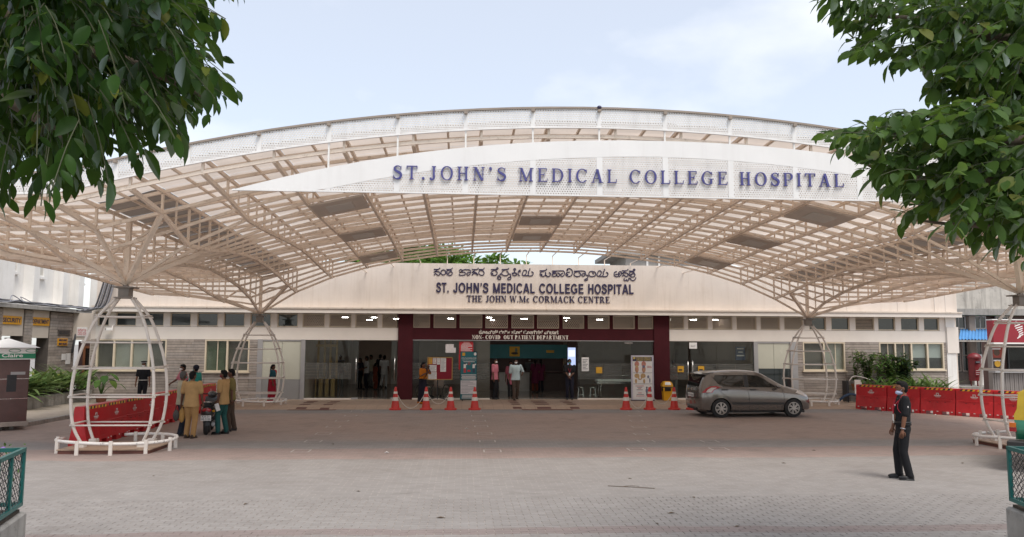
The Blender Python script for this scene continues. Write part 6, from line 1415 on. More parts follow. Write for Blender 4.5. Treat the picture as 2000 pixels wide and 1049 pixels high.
npl = MB().box((0, -.22, .46), (.26, .012, .14)).build('number_plate', M['paper'], sco); text_obj('KA 01', -.09, .09, -.228, .475, .07, M['ink'], npl, .003); text_obj('HB 5106', -.115, .115, -.228, .41, .07, M['ink'], npl, .003)
MB().lathe([(.20, -.06), (.22, .0), (.20, .10)], (0, .0, .26), 16, sx=1, axis='X').build('rear_mudguard', M['black'], sco); MB().lathe([(.05, -.22), (.075, -.18), (.075, .12), (.06, .18)], (.17, .18, .28), 12, axis='Y').build('silencer', M['alu'], sco, 40)
MB().tube([(-.1, -.1, .82), (-.12, -.2, .88), (.12, -.2, .88), (.1, -.1, .82)], .014, 6).build('grab_rail', M['steel_bright'], sco, True)

# ================================================================== AUTO RICKSHAW (only its tail is in the frame)
M['rick_y'] = pmat('rickshaw_yellow', (.55, .38, .03), .5, .12, 5., stain=.2); M['rick_g'] = pmat('rickshaw_green', (.012, .14, .075), .35, .1, 4., coat=.4)
rk0 = pix(1979, 868, z=.45); RY = 14.9; rk = pix(1979, 830, Y=RY)
ric = thing('auto_rickshaw', 'yellow and green auto rickshaw whose rear corner enters the frame at right', 'auto rickshaw', (rk.x, RY, 0), -.74)
def rz_(v): return pix(1985, v, Y=RY).z
zg0, zg1, zy1 = rz_(858), rz_(820), rz_(756)
MB().grid(lambda a, b: (.02+.06*(1-b)+a*2.4, -.08*math.sin(math.pi*b)-.0, zg0+(zg1-zg0)*b), 6, 5).build('tail_panel', M['rick_g'], ric, True)
MB().bb(.03, 2.4, .02, 1.25, zg0, zg1).build('lower_body', M['rick_g'], ric)
hd = MB(); prof = [(0, zg1+.002), (0, zg1+.10), (.06, zg1+.22), (.10, zg1+.55), (.20, zy1-.05), (.36, zy1+.06), (.7, zy1+.10), (1.3, zy1+.08)]
hd.add([(.02+x*.9, 0+x*.15, z) for x, z in prof]+[(2.4, x*.15, z) for x, z in prof], [(i, i+8, i+9, i+1) for i in range(7)]); hd.add([(.02+x*.9, x*.15, z) for x, z in prof]+[(.02+x*.9, 2.6, z) for x, z in prof], [(i+1, i+9, i+8, i) for i in range(7)])
hd.build('hood', M['rick_y'], ric, 40)
wz0, wz1 = rz_(798), rz_(774); MB().cbox(.36, 1.6, -.02, .2, wz0, wz1, .02).build('rear_window', M['conduit'], ric); wf = MB(); rect_frame(wf, .32, 1.64, wz0-.05, wz1+.05, .05, -.025, .02); wf.build('window_frame', M['rick_y'], ric)
tl2 = MB().bb(-.06, .06, -.12, -.02, rz_(842), rz_(834)).build('tail_lamp', M['tail_red'], ric); MB().bb(-.055, .055, -.13, -.03, rz_(833.5), rz_(825)).build('indicator', pmat('amber_lens', (.55, .13, .01), .2, .1, 9.), ric)
for i in range(2):
    for k in range(5): MB().beam((.32+k*.02, -.095, rz_(828+i*12)-k*.024), (.75, -.095, rz_(828+i*12)-k*.024-.01), .02, .012).build('louvre', M['gold'], ric)
MB().cbox(-.1, 2.4, -.28, .05, zg0-.12, zg0-.01, .02).build('bumper', M['blacktrim'], ric)
for x in (.25, 2.1): w = MB().lathe([(.14, -.05), (.2, -.055), (.23, -.03), (.23, .03), (.2, .055), (.14, .05)], (x, .35, .23), 22, axis='X').build('wheel', M['rubber'], ric, 40); MB().lathe([(.13, -.04), (.13, .04)], (x, .35, .23), 14, axis='X').build('rim', M['alu'], w)
w = MB().lathe([(.14, -.05), (.2, -.055), (.23, -.03), (.23, .03), (.2, .055), (.14, .05)], (1.2, 2.3, .23), 22, axis='X').build('wheel', M['rubber'], ric, 40)
MB().bb(.2, 2.2, 1.25, 2.6, .4, .8).build('front_body', M['rick_g'], ric); MB().bb(.1, 2.3, .2, 2.5, .30, .38).build('chassis', M['black'], ric)
# ================================================================== PLANTS AND TREES
def leaf_mat(name, col, col2, trans=.35, rough=.4):
    m, t, b, o = _nt(name); t.nodes.remove(b)
    oi = nd(t, 'ShaderNodeNewGeometry').outputs['Random Per Island']; P = nd(t, 'ShaderNodeNewGeometry').outputs['Position']
    n = nd(t, 'ShaderNodeTexNoise', {'Vector': P, 'Scale': 1.3, 'Detail': 3}).outputs[0]
    ob = nd(t, 'ShaderNodeObjectInfo').outputs['Random']
    f = mth(t, 'FRACT', mth(t, 'ADD', mth(t, 'ADD', oi, ob), mth(t, 'MULTIPLY', n, .8)))
    c = mixc(t, f, col, col2); c = mixc(t, ramp(t, mth(t, 'FRACT', mth(t, 'MULTIPLY', mth(t, 'ADD', oi, ob), 7.3)), [(.93, 0), (.97, .8)]), c, (.16, .17, .03))
    d = nd(t, 'ShaderNodeBsdfDiffuse', {0: c}); tl = nd(t, 'ShaderNodeBsdfTranslucent', {0: mixc(t, .5, c, (.16, .26, .03))}); g = nd(t, 'ShaderNodeBsdfGlossy', {0: (.9, .95, 1, 1), 1: rough})
    a = nd(t, 'ShaderNodeMixShader', {0: trans, 1: d.outputs[0], 2: tl.outputs[0]}); fr = nd(t, 'ShaderNodeFresnel', {0: 1.4})
    x = nd(t, 'ShaderNodeMixShader', {0: mth(t, 'MULTIPLY', fr.outputs[0], .14), 1: a.outputs[0], 2: g.outputs[0]}); t.links.new(x.outputs[0], o.inputs[0]); return m
M['fig_leaf'] = leaf_mat('dark_glossy_leaf', (.008, .024, .006), (.030, .074, .014), .38, .4)
M['pale_leaf'] = leaf_mat('soft_green_leaf', (.024, .056, .014), (.085, .155, .036), .48, .45)
M['bush_leaf'] = leaf_mat('bush_leaf', (.035, .085, .022), (.11, .19, .05), .35)
M['shrub_leaf'] = leaf_mat('shrub_leaf', (.022, .055, .018), (.10, .15, .04), .3)
M['dark_shrub'] = leaf_mat('dark_shrub_leaf', (.016, .032, .016), (.035, .06, .028), .25)
M['var_leaf'] = leaf_mat('striped_leaf', (.055, .12, .03), (.21, .27, .11), .3)
M['tree_leaf'] = leaf_mat('far_tree_leaf', (.05, .12, .02), (.15, .27, .05), .4)
def leaf_geo(L_, W_, bend=.25, fold=.2, n=4):
    """leaf along +x, tip at L, folded on its midrib and drooping"""
    V, F = [], []
    for i in range(n+1):
        t = i/n; w = W_/2*math.sin(math.pi*min(1, t*.92+.04))**.8*(1-.25*t); x = L_*t; z = -bend*L_*t*t
        if i == n: w = W_*.02
        V += [(x, -w, z+fold*w), (x, 0, z), (x, w, z+fold*w)]
    for i in range(n):
        a = i*3; F += [(a, a+3, a+4, a+1), (a+1, a+4, a+5, a+2)]
    return V, F
def leaf_frame(pos, d, up=Vector((0, 0, 1)), roll=0):
    d = d.normalized(); y = up.cross(d); y = y.normalized() if y.length > 1e-3 else d.orthogonal().normalized(); z = d.cross(y)
    m = Matrix((d, y, z)).transposed().to_4x4(); m = m @ Matrix.Rotation(roll, 4, 'X'); m.translation = pos; return m
def inside(p, poly):
    x, y = p; c = False; n = len(poly)
    for i in range(n):
        (x1, y1), (x2, y2) = poly[i], poly[i-1]
        if (y1 > y) != (y2 > y) and x < (x2-x1)*(y-y1)/(y2-y1)+x1: c = not c
    return c
M['twig'] = pmat('green_twig', (.05, .055, .025), .7, .2, 12.)
def big_tree(name, label, trunk, limbs, regions, mat, leafL, leafW, n_parts, droop):
    """tree whose trunk stands outside the frame and whose twigs reach into it. regions: (outline px, twigs, depth range, leaf scale)"""
    t = thing(name, label, 'tree', (trunk[0].x, trunk[0].y, 0)); O = Vector((trunk[0].x, trunk[0].y, 0))
    tp = [p-O for p in trunk]; n = len(tp); MB().tube(smooth_path(tp, 4), [.26-.12*i/(4*(n-1)) for i in range(4*(n-1)+1)], 12).build('trunk', M['bark'], t, True)
    for pts, r in limbs:
        sp = smooth_path([p-O for p in pts], 5); MB().tube(sp, [max(.008, r*(1-.85*i/(len(sp)-1))) for i in range(len(sp))], 8).build('limb', M['bark'], t, True)
    lv = [leaf_geo(leafL*k, leafW*k, .22, .22) for k in (.55, .75, .9, 1.1, 1.35)]; shared = []
    for V, F in lv:
        me = bpy.data.meshes.new('leaf'); me.from_pydata(V, [], F); me.materials.append(mat); me.polygons.foreach_set('use_smooth', [True]*len(me.polygons)); shared.append(me)
    allv = []; tw = MB()
    for poly, ntw, (d0, d1), anchor, per in regions:
        us = [p[0] for p in poly]; vv = [p[1] for p in poly]; k = 0
        while k < ntw:
            u, v = random.uniform(min(us), max(us)), random.uniform(min(vv), max(vv))
            if not inside((u, v), poly): continue
            k += 1; dpt = random.uniform(d0, d1); p = pix(u, v, Y=dpt); a = pix(anchor[0], anchor[1], Y=(d0+d1)/2)
            back = (a-p); bl = min(.34, back.length); s = p+back.normalized()*bl+Vector((random.gauss(0, .05), random.gauss(0, .08), .10+random.gauss(0, .05)))
            dr = droop*random.uniform(.1, 1.5)
            path = [s, s.lerp(p, .5)+Vector((0, 0, .03)), p]; tw.tube([Vector(q)-O for q in smooth_path([tuple(q) for q in path], 3)], .0028, 4, cap=False)
            for j in range(per):
                f = (j+.6)/per; q = s.lerp(p, f); ax = (p-s).normalized(); side = ax.cross(Vector((0, 0, 1))).normalized()*(1 if j % 2 else -1)
                d = ax*random.uniform(.3, .8)+side*random.uniform(.3, .9)+Vector((random.gauss(0, .2), random.gauss(0, .2), -dr+random.gauss(0, .4)))
                allv.append((q-O+side*.01, d, random.gauss(0, .5), random.choice((0, 1, 1, 2, 2, 3, 4)), q.y))
    tag(tw.build('twigs', M['twig'], t), kind='stuff')
    allv.sort(key=lambda a: a[4]); rest = MB()
    for i, (q, d, roll, k, yy) in enumerate(allv):
        m = leaf_frame(q, d, roll=roll)
        if i < n_parts: o = place('leaf', shared[k], t); o.matrix_basis = m
        else: V, F = lv[k]; rest.add([m @ Vector(v) for v in V], F)
    me = rest.mesh('foliage', mat, True); tag(place('foliage', me, t), kind='stuff'); return t
V3 = Vector
# left: glossy fig boughs hanging in from a trunk left of the frame
LP = [(-40, -60), (500, -60), (478, -5), (440, 20), (470, 55), (420, 70), (448, 110), (425, 130), (470, 160), (478, 178), (440, 205), (430, 225), (395, 262), (360, 285), (340, 300), (305, 290), (270, 330), (235, 350), (238, 385), (200, 360), (165, 385), (120, 372), (85, 405), (50, 385), (10, 405), (-40, 425)]
LPD = [(-60, -60), (410, -60), (390, 40), (400, 140), (360, 215), (310, 262), (250, 300), (180, 330), (100, 340), (-60, 360)]
tl0 = V3((-6.4, 4.6, 0)); jn = V3((-5.2, 4.8, 5.2))
big_tree('fig_tree', 'dark glossy broadleaf tree hanging into the upper left corner', [tl0, V3((-6.3, 4.65, 1.6)), V3((-5.9, 4.7, 3.4)), jn, V3((-4.6, 4.9, 6.6))],
         [([jn, V3((-4.2, 4.9, 5.2)), pix(60, 60, Y=4.9), pix(250, 120, Y=5.), pix(400, 190, Y=5.1)], .09), ([jn, V3((-4.3, 4.6, 4.8)), pix(20, 200, Y=4.6), pix(160, 290, Y=4.6)], .07), ([V3((-4.6, 4.9, 6.6)), pix(100, -80, Y=5.), pix(300, -20, Y=5.1), pix(430, 60, Y=5.2)], .07), ([jn, pix(-20, 120, Y=5.6), pix(200, 200, Y=5.8), pix(330, 240, Y=6.)], .06)],
         [(LP, 130, (3.6, 4.6), (60, 0), 9), (LP, 200, (4.6, 5.8), (40, 20), 10), (LPD, 280, (5.0, 6.6), (0, 0), 11), ([(-900, -900), (560, -900), (520, -70), (-900, -70)], 420, (3.4, 6.4), (-300, -300), 9), ([(-900, -70), (-60, -70), (-60, 430), (-900, 430)], 160, (3.6, 6.4), (-500, 0), 9)], M['fig_leaf'], .125, .062, 280, .7)
# right: softer leaves on two boughs
RU = [(1585, -40), (2060, -40), (2060, 230), (1960, 225), (1880, 200), (1835, 190), (1815, 178), (1790, 168), (1765, 180), (1735, 160), (1745, 140), (1705, 118), (1660, 112), (1640, 95), (1605, 85), (1620, 65), (1600, 45), (1615, 20)]
RLo = [(1575, 262), (1610, 238), (1640, 228), (1700, 238), (1730, 212), (1790, 205), (1840, 190), (2060, 170), (2060, 520), (1985, 510), (1930, 480), (1890, 482), (1870, 455), (1825, 462), (1800, 440), (1745, 440), (1735, 412), (1760, 395), (1715, 385), (1725, 360), (1690, 345), (1665, 320), (1640, 300), (1610, 285)]
RD = [(1760, -40), (2060, -40), (2060, 500), (1930, 460), (1850, 430), (1800, 380), (1830, 300), (1850, 220), (1830, 150), (1780, 100)]
tr0 = V3((7.4, 5.2, 0)); jr = V3((6.6, 5.7, 4.6))
big_tree('broadleaf_tree', 'soft green broadleaf tree reaching in from the upper right corner', [tr0, V3((7.3, 5.3, 1.6)), V3((7., 5.5, 3.2)), jr, V3((6.4, 6., 6.6))],
         [([jr, pix(2040, 330, Y=6.), pix(1900, 352, Y=6.2), pix(1760, 345, Y=6.4), pix(1690, 320, Y=6.4)], .07), ([jr, pix(2030, 270, Y=6.3), pix(1850, 268, Y=6.5), pix(1700, 262, Y=6.6), pix(1600, 262, Y=6.7)], .06), ([V3((6.4, 6., 6.6)), pix(2020, 60, Y=6.4), pix(1850, 40, Y=6.5), pix(1680, 30, Y=6.7)], .07), ([V3((6.4, 6., 6.6)), pix(2000, 130, Y=6.6), pix(1880, 130, Y=6.8), pix(1770, 130, Y=7.)], .05), ([jr, pix(2020, 420, Y=6.2), pix(1900, 440, Y=6.3), pix(1790, 430, Y=6.4)], .05)],
         [(RU, 170, (5.8, 7.2), (2050, 60), 10), (RLo, 230, (5.4, 7.), (2050, 330), 10), (RD, 430, (6.6, 8.4), (2060, 200), 10), ([(1560, -700), (2700, -700), (2700, -50), (1580, -50)], 420, (5.6, 8.4), (2300, -300), 9), ([(2070, -50), (2700, -50), (2700, 500), (2070, 500)], 160, (5.6, 8.4), (2400, 200), 9)], M['pale_leaf'], .14, .085, 280, .45)
# crowns behind the roofs
def far_tree(label, base, h, r, n, mat, ls=.35):
    t = thing('far_tree', label, 'tree', base, 0, 'trees beyond the roofs')
    MB().tube([(0, 0, 0), (.1, 0, h*.4), (0, .1, h*.8)], [.3, .22, .1], 8).build('trunk', M['bark'], t, True)
    for k in range(5): a = k*1.3; MB().tube([(0, 0, h*.45), (math.cos(a)*r*.4, math.sin(a)*r*.4, h*.62), (math.cos(a)*r*.7, math.sin(a)*r*.7, h*.75)], [.12, .08, .03], 6).build('limb', M['bark'], t, True)
    mb = MB(); cl = [(V3((random.gauss(0, r*.45), random.gauss(0, r*.4), h*.72+random.gauss(0, h*.12))), random.uniform(.5, 1.1)*r*.38) for _ in range(16)]
    for k in range(n):
        c, rr = random.choice(cl); d = V3((random.gauss(0, 1), random.gauss(0, 1), random.gauss(0, 1))).normalized(); p = c+d*rr*random.uniform(.6, 1.05); V, F = leaf_geo(ls, ls*.5, .2, .2, 2); m = leaf_frame(p, d+V3((random.gauss(0, .5), random.gauss(0, .5), -.3)), roll=random.uniform(-1, 1)); mb.add([m @ V3(v) for v in V], F)
    tag(mb.build('crown', mat, t, True), kind='stuff'); return t
for u, w, vt, Y, l in ((785, 4.6, 480, 52, 'leafy green tree crown showing over the parapet at far left of the gap'), (842, 4.3, 480, 55, 'leafy green tree crown in the middle of the gap over the parapet'), (895, 3.8, 481, 53, 'leafy green tree crown beside the white sky over the parapet'), (1915, 4.5, 538, 60, 'green tree crown above the old block on the right'), (1975, 4.5, 532, 62, 'green tree crown behind the front right column')):
    p = pix(u, vt, Y=Y); far_tree(l, (p.x, Y, 0), p.z*1.04, w, 8000, M['tree_leaf'], .42)
# pots and plants
def pot(t, r=.17, h=.3, mat='terracotta'):
    MB().lathe([(r*.68, 0), (r*.72, .01), (r*.95, h*.78), (r*1.06, h*.78), (r*1.08, h), (r*.96, h), (r*.9, h*.9)], n=18).build('pot', M[mat], t, 40); MB().lathe([(r*.9, h*.88), (r*.01, h*.9)], n=14, cap=False).build('soil', M['soil'], t)
def potted_shrub(label, loc, h, spread, n, mat, r=.17, ph=.3, L_=.13, W_=.055, trunkh=.35):
    t = thing('potted_shrub', label, 'plant', loc, 0, 'potted plants along the walls'); pot(t, r, ph); st = MB(); fo = MB()
    for k in range(7):
        a = random.uniform(0, 6.28); e = V3((math.cos(a)*spread*random.uniform(.3, 1), math.sin(a)*spread*.8*random.uniform(.3, 1), ph+h*random.uniform(.6, 1.))); s = V3((0, 0, ph*.9)); m_ = V3((e.x*.3, e.y*.3, ph+h*.35)); P = smooth_path([s, m_, e], 5); st.tube(P, .009, 5)
        for q in range(n//7):
            f = random.uniform(trunkh, 1.02); i = min(len(P)-1, int(f*(len(P)-1))); p = V3(P[i])+V3((random.gauss(0, .05), random.gauss(0, .05), random.gauss(0, .04))); d = V3((random.gauss(0, 1), random.gauss(0, 1), random.gauss(.1, .6))); V, F = leaf_geo(L_*random.uniform(.7, 1.2), W_, .3, .2, 3); m = leaf_frame(p, d, roll=random.gauss(0, .5)); fo.add([m @ V3(v) for v in V], F)
    st.build('stems', M['leafstem'], t); tag(fo.build('foliage', mat, t, True), kind='stuff'); return t
def strap_plant(label, loc, n, L0, L1, W_, mat, spread=.15, up=.9, name='strap_leaf_plant', p=False):
    t = thing(name, label, 'plant', loc, 0, 'ground plants along the walls')
    if p: pot(t)
    for k in range(n):
        a = random.uniform(0, 6.28); L_ = random.uniform(L0, L1); V, F = leaf_geo(L_, W_, random.uniform(.35, .75), .25, 6); e = random.uniform(.5, 1.3); d = V3((math.cos(a)*math.cos(e), math.sin(a)*math.cos(e), math.sin(e)*up)); m = leaf_frame(V3((random.gauss(0, spread), random.gauss(0, spread), (.25 if p else .0)+random.uniform(0, .25))), d)
        MB().add([m @ V3(v) for v in V], F).build('leaf', mat, t, True)
    return t
# ledge bench with shrubs on the right
bench = thing('plant_shelf', 'low stone shelf carrying the terracotta pots on the right wall', 'shelf', (0, YW, 0)); MB().bb(fx(1650), fx(1768), -.75, -.2, .45, .52).build('slab', M['concrete'], bench)
for u in (1656, 1700, 1745, 1764): MB().bb(fx(u)-.08, fx(u)+.08, -.7, -.25, .03, .449).build('support', M['concrete'], bench)
RP = ((1660, 1.5, .36, 120, 'shrub_leaf', 'tall thin potted shrub nearest the back right column', .11), (1683, 1.42, .40, 300, 'shrub_leaf', 'dense potted shrub with yellow green tips, second on the right shelf', .13), (1705, 1.3, .46, 120, 'bush_leaf', 'loose leggy potted shrub, third on the right shelf', .13), (1730, 1.28, .46, 380, 'shrub_leaf', 'bushy potted shrub, fourth on the right shelf', .13), (1754, 1.3, .50, 380, 'dark_shrub', 'dark leaved potted shrub at the right end of the shelf', .16))
for u, h, s_, n, m_, l, L_ in RP: potted_shrub(l, (fx(u, 735), YW-.48, .52), h*1.06, s_*1.2, int(n*1.4), M[m_], .18, .3, L_*1.45, L_*.6, .25)
for k, (u, n, l) in enumerate(((1668, 26, 'low fern like plant under the first right pots'), (1690, 26, 'low fern like plant under the second right pot'), (1712, 26, 'low leafy plant under the third right pot'), (1735, 26, 'low leafy plant under the bushy right pot'), (1758, 30, 'bright strap leaf plant at the middle of the right shelf foot'), (1778, 32, 'bright strap leaf plant near the right end of the shelf'), (1797, 30, 'bright strap leaf plant at the right end before the bare wall'))):
    strap_plant(l, (fx(u, 760), YW-1.25-(k % 2)*.2, .35), n+16, .6, 1.15, .11, M['var_leaf' if k > 3 else 'bush_leaf'], .18)
# left: raised bed with striped plants against the wing, pots before the wall
LBX = -15.6
bed_ = thing('raised_bed', 'low weathered masonry bed in front of the security wing', 'planter', (LBX, 0, .12)); MB().cbox(-.8, .55, 25.0, 32.6, 0, .42, .03).build('bed_wall', M['concrete'], bed_); MB().bb(-.6, .4, 25.2, 32.4, .421, .44).build('soil', M['soil'], bed_)
for k, (y, l) in enumerate(((27.6, 'striped long leaf plant beside the dispenser booth'), (28.4, 'second striped plant from the dispenser booth in the raised bed'), (29.2, 'striped plant in the middle of the raised bed'), (30.0, 'tall striped plant below the yellow plaque'), (30.8, 'striped plant near the wing end of the raised bed'), (31.6, 'last striped plant of the raised bed by the control room'))):
    strap_plant(l, (LBX+.1+random.uniform(-.1, .15), y, .56), 54, .7, 1.25, .15, M['var_leaf'], .2, .95, p=False)
strap_plant('green fern tuft at the left picture edge by the booth', (pix(5, 800, z=.1).x-.2, 23.1, .05), 24, .5, .9, .05, M['bush_leaf'], .1)
q = pix(172, 785, z=.05); potted_shrub('leafy potted plant beside the control room door', (q.x-.6, q.y+.5, .06), .85, .35, 70, M['bush_leaf'], .2, .32, .2, .1)
q = pix(197, 790, z=.03); pp = thing('potted_monstera', 'big leaf plant in a terracotta pot before the stone wall', 'plant', (q.x, q.y, .03)); pot(pp, .21, .36)
for k in range(13):
    a = k*2.4; r = random.uniform(.25, .62); e = V3((math.cos(a)*r, math.sin(a)*r*.7, random.uniform(.75, 1.3))); MB().tube(smooth_path([(0, 0, .33), (e.x*.4, e.y*.4, e.z*.8), tuple(e)], 4), .01, 5).build('stalk', M['bush_leaf'], pp); V, F = leaf_geo(.42, .32, .5, .15, 5); m = leaf_frame(e, V3((math.cos(a), math.sin(a), -.25))); MB().add([m @ V3(v) for v in V], F).build('leaf', M['bush_leaf'], pp, True)
for (u, v, l) in ((5, 870, 'purple flowering vine stem in the left planter guard'),):
    q = pix(18, 935, z=.6); t = thing('creeper', l, 'plant', q); mb = MB()
    for k in range(26): V, F = leaf_geo(.06, .04, .2, .2, 2); m = leaf_frame(V3((random.gauss(-.1, .15), random.gauss(-.1, .15), random.uniform(.0, .5))), V3((random.gauss(0, 1), random.gauss(0, 1), random.gauss(0, 1)))); mb.add([m @ V3(v_) for v_ in V], F)
    mb.build('leaves', M['bush_leaf'], t); MB().tube([(-.1, -.1, 0), (-.05, -.12, .25), (-.12, -.1, .5)], .005, 4).build('stem', M['leafstem'], t); MB().ell((-.05, -.1, .42), (.03, .03, .02), 8, 6).build('flower', pmat('violet_petal', (.20, .10, .35), .6), t)
# ================================================================== PEOPLE
def cloth(name, col, var=.12): return pmat(name, col, .85, var, 7., .9, 11., spec=.2)
SK = [pmat('skin_%d' % k, c, .55, .08, 14., spec=.35) for k, c in enumerate(((.17, .075, .042), (.115, .05, .03), (.24, .115, .068)))]
M['hair'] = pmat('black_hair', (.008, .007, .007), .7, .3, 40., .5, 90, spec=.15); M['hair_grey'] = pmat('greying_hair', (.07, .065, .062), .6, .3, 40., .5, 90); M['eye'] = pmat('eye_dark', (.012, .009, .008), .2)
CL = {k: cloth('cloth_'+k, v) for k, v in dict(black=(.014, .014, .016), khaki=(.42, .26, .115), khaki2=(.38, .22, .09), olive=(.17, .135, .05), sage=(.38, .35, .26), teal=(.022, .085, .08), jeans=(.022, .028, .042), pink=(.50, .16, .20), pinkd=(.42, .12, .17), scrub=(.03, .24, .20), ltblue=(.43, .52, .53), brown=(.075, .052, .04), white=(.52, .51, .50), grey=(.16, .155, .15), navy=(.018, .018, .03), red=(.42, .022, .022), crimson=(.28, .012, .028), orange=(.42, .13, .012), tealb=(.016, .07, .09), magenta=(.12, .02, .05), rust=(.20, .05, .03), darkblue=(.014, .013, .022)).items()}
M['shoe'] = pmat('black_shoe', (.012, .012, .013), .35, .1, 9.); M['sandal'] = pmat('sandal', (.05, .03, .02), .7, .2, 9.); M['mask_w'] = pmat('mask_white', (.70, .69, .67), .8, .04, 9.); M['mask_b'] = pmat('mask_blue', (.40, .45, .62), .8, .05, 9.); M['mask_g'] = pmat('mask_green', (.03, .26, .24), .8, .05, 9.); M['mask_r'] = pmat('mask_red', (.20, .01, .03), .8, .05, 9.)
def solid(mb, name, mat, vox, it=4):
    me0 = bpy.data.meshes.new(name); me0.from_pydata(mb.v, [], mb.f); o = bpy.data.objects.new(name, me0)
    r = o.modifiers.new('r', 'REMESH'); r.mode = 'VOXEL'; r.voxel_size = vox; s = o.modifiers.new('s', 'SMOOTH'); s.factor = .5; s.iterations = it
    me = evaluated(o); bpy.data.objects.remove(o); bpy.data.meshes.remove(me0)
    me.name = name; me.materials.clear(); me.materials.append(mat); me.polygons.foreach_set('use_smooth', [True]*len(me.polygons)); return me
def limb(mb, pts, rs, n=10):
    mb.tube(pts, rs, n)
    for p, r in ((pts[0], rs[0]), (pts[-1], rs[-1])): mb.ell(p, (r, r, r), 10, 6)
def loft(mb, secs, n=18):
    """closed elliptical loft: (z, cx, cy, rx, ry)"""
    V = []; F = []
    for z, cx, cy, rx, ry in secs:
        for k in range(n): a = 2*math.pi*k/n; V.append((cx+rx*math.cos(a), cy+ry*math.sin(a), z))
    N = len(secs)
    for i in range(N-1):
        for k in range(n): F.append((i*n+k, i*n+(k+1) % n, (i+1)*n+(k+1) % n, (i+1)*n+k))
    F += [tuple(range(n-1, -1, -1)), tuple((N-1)*n+k for k in range(n))]; mb.add(V, F)
def ik(S, H, a, b, bend):
    d = H-S; l = min(d.length, (a+b)*.999); dn = d.normalized(); x = (a*a-b*b+l*l)/(2*l); hgt = math.sqrt(max(0, a*a-x*x)); bd = bend-dn*bend.dot(dn); bd = bd.normalized() if bd.length > 1e-4 else dn.orthogonal(); return S+dn*x+bd*hgt, S+dn*l
def add_hand(mb, W, d, lat, up, curl=.6):
    """palm plus four fingers of different length and a thumb leaving its side"""
    d = d.normalized(); lat = (lat-d*lat.dot(d)).normalized(); nrm = d.cross(lat)
    for k, (o, L_) in enumerate(((-.030, .066), (-.010, .076), (.011, .072), (.030, .056))):
        b = W+d*.085+lat*o; c = b+d*L_*.55+nrm*(up*L_*.22*curl); e = c+(d*(1-curl*.5)+nrm*up*curl).normalized()*L_*.5; mb.tube([b-d*.02, b, c, e], [.009, .0092, .0085, .006], 6)
    b = W+d*.03-lat*.036; c = b+d*.035-lat*.022+nrm*up*.012; e = c+d*.032+nrm*up*.014; mb.tube([b+lat*.01, b, c, e], [.012, .0115, .0105, .007], 6)
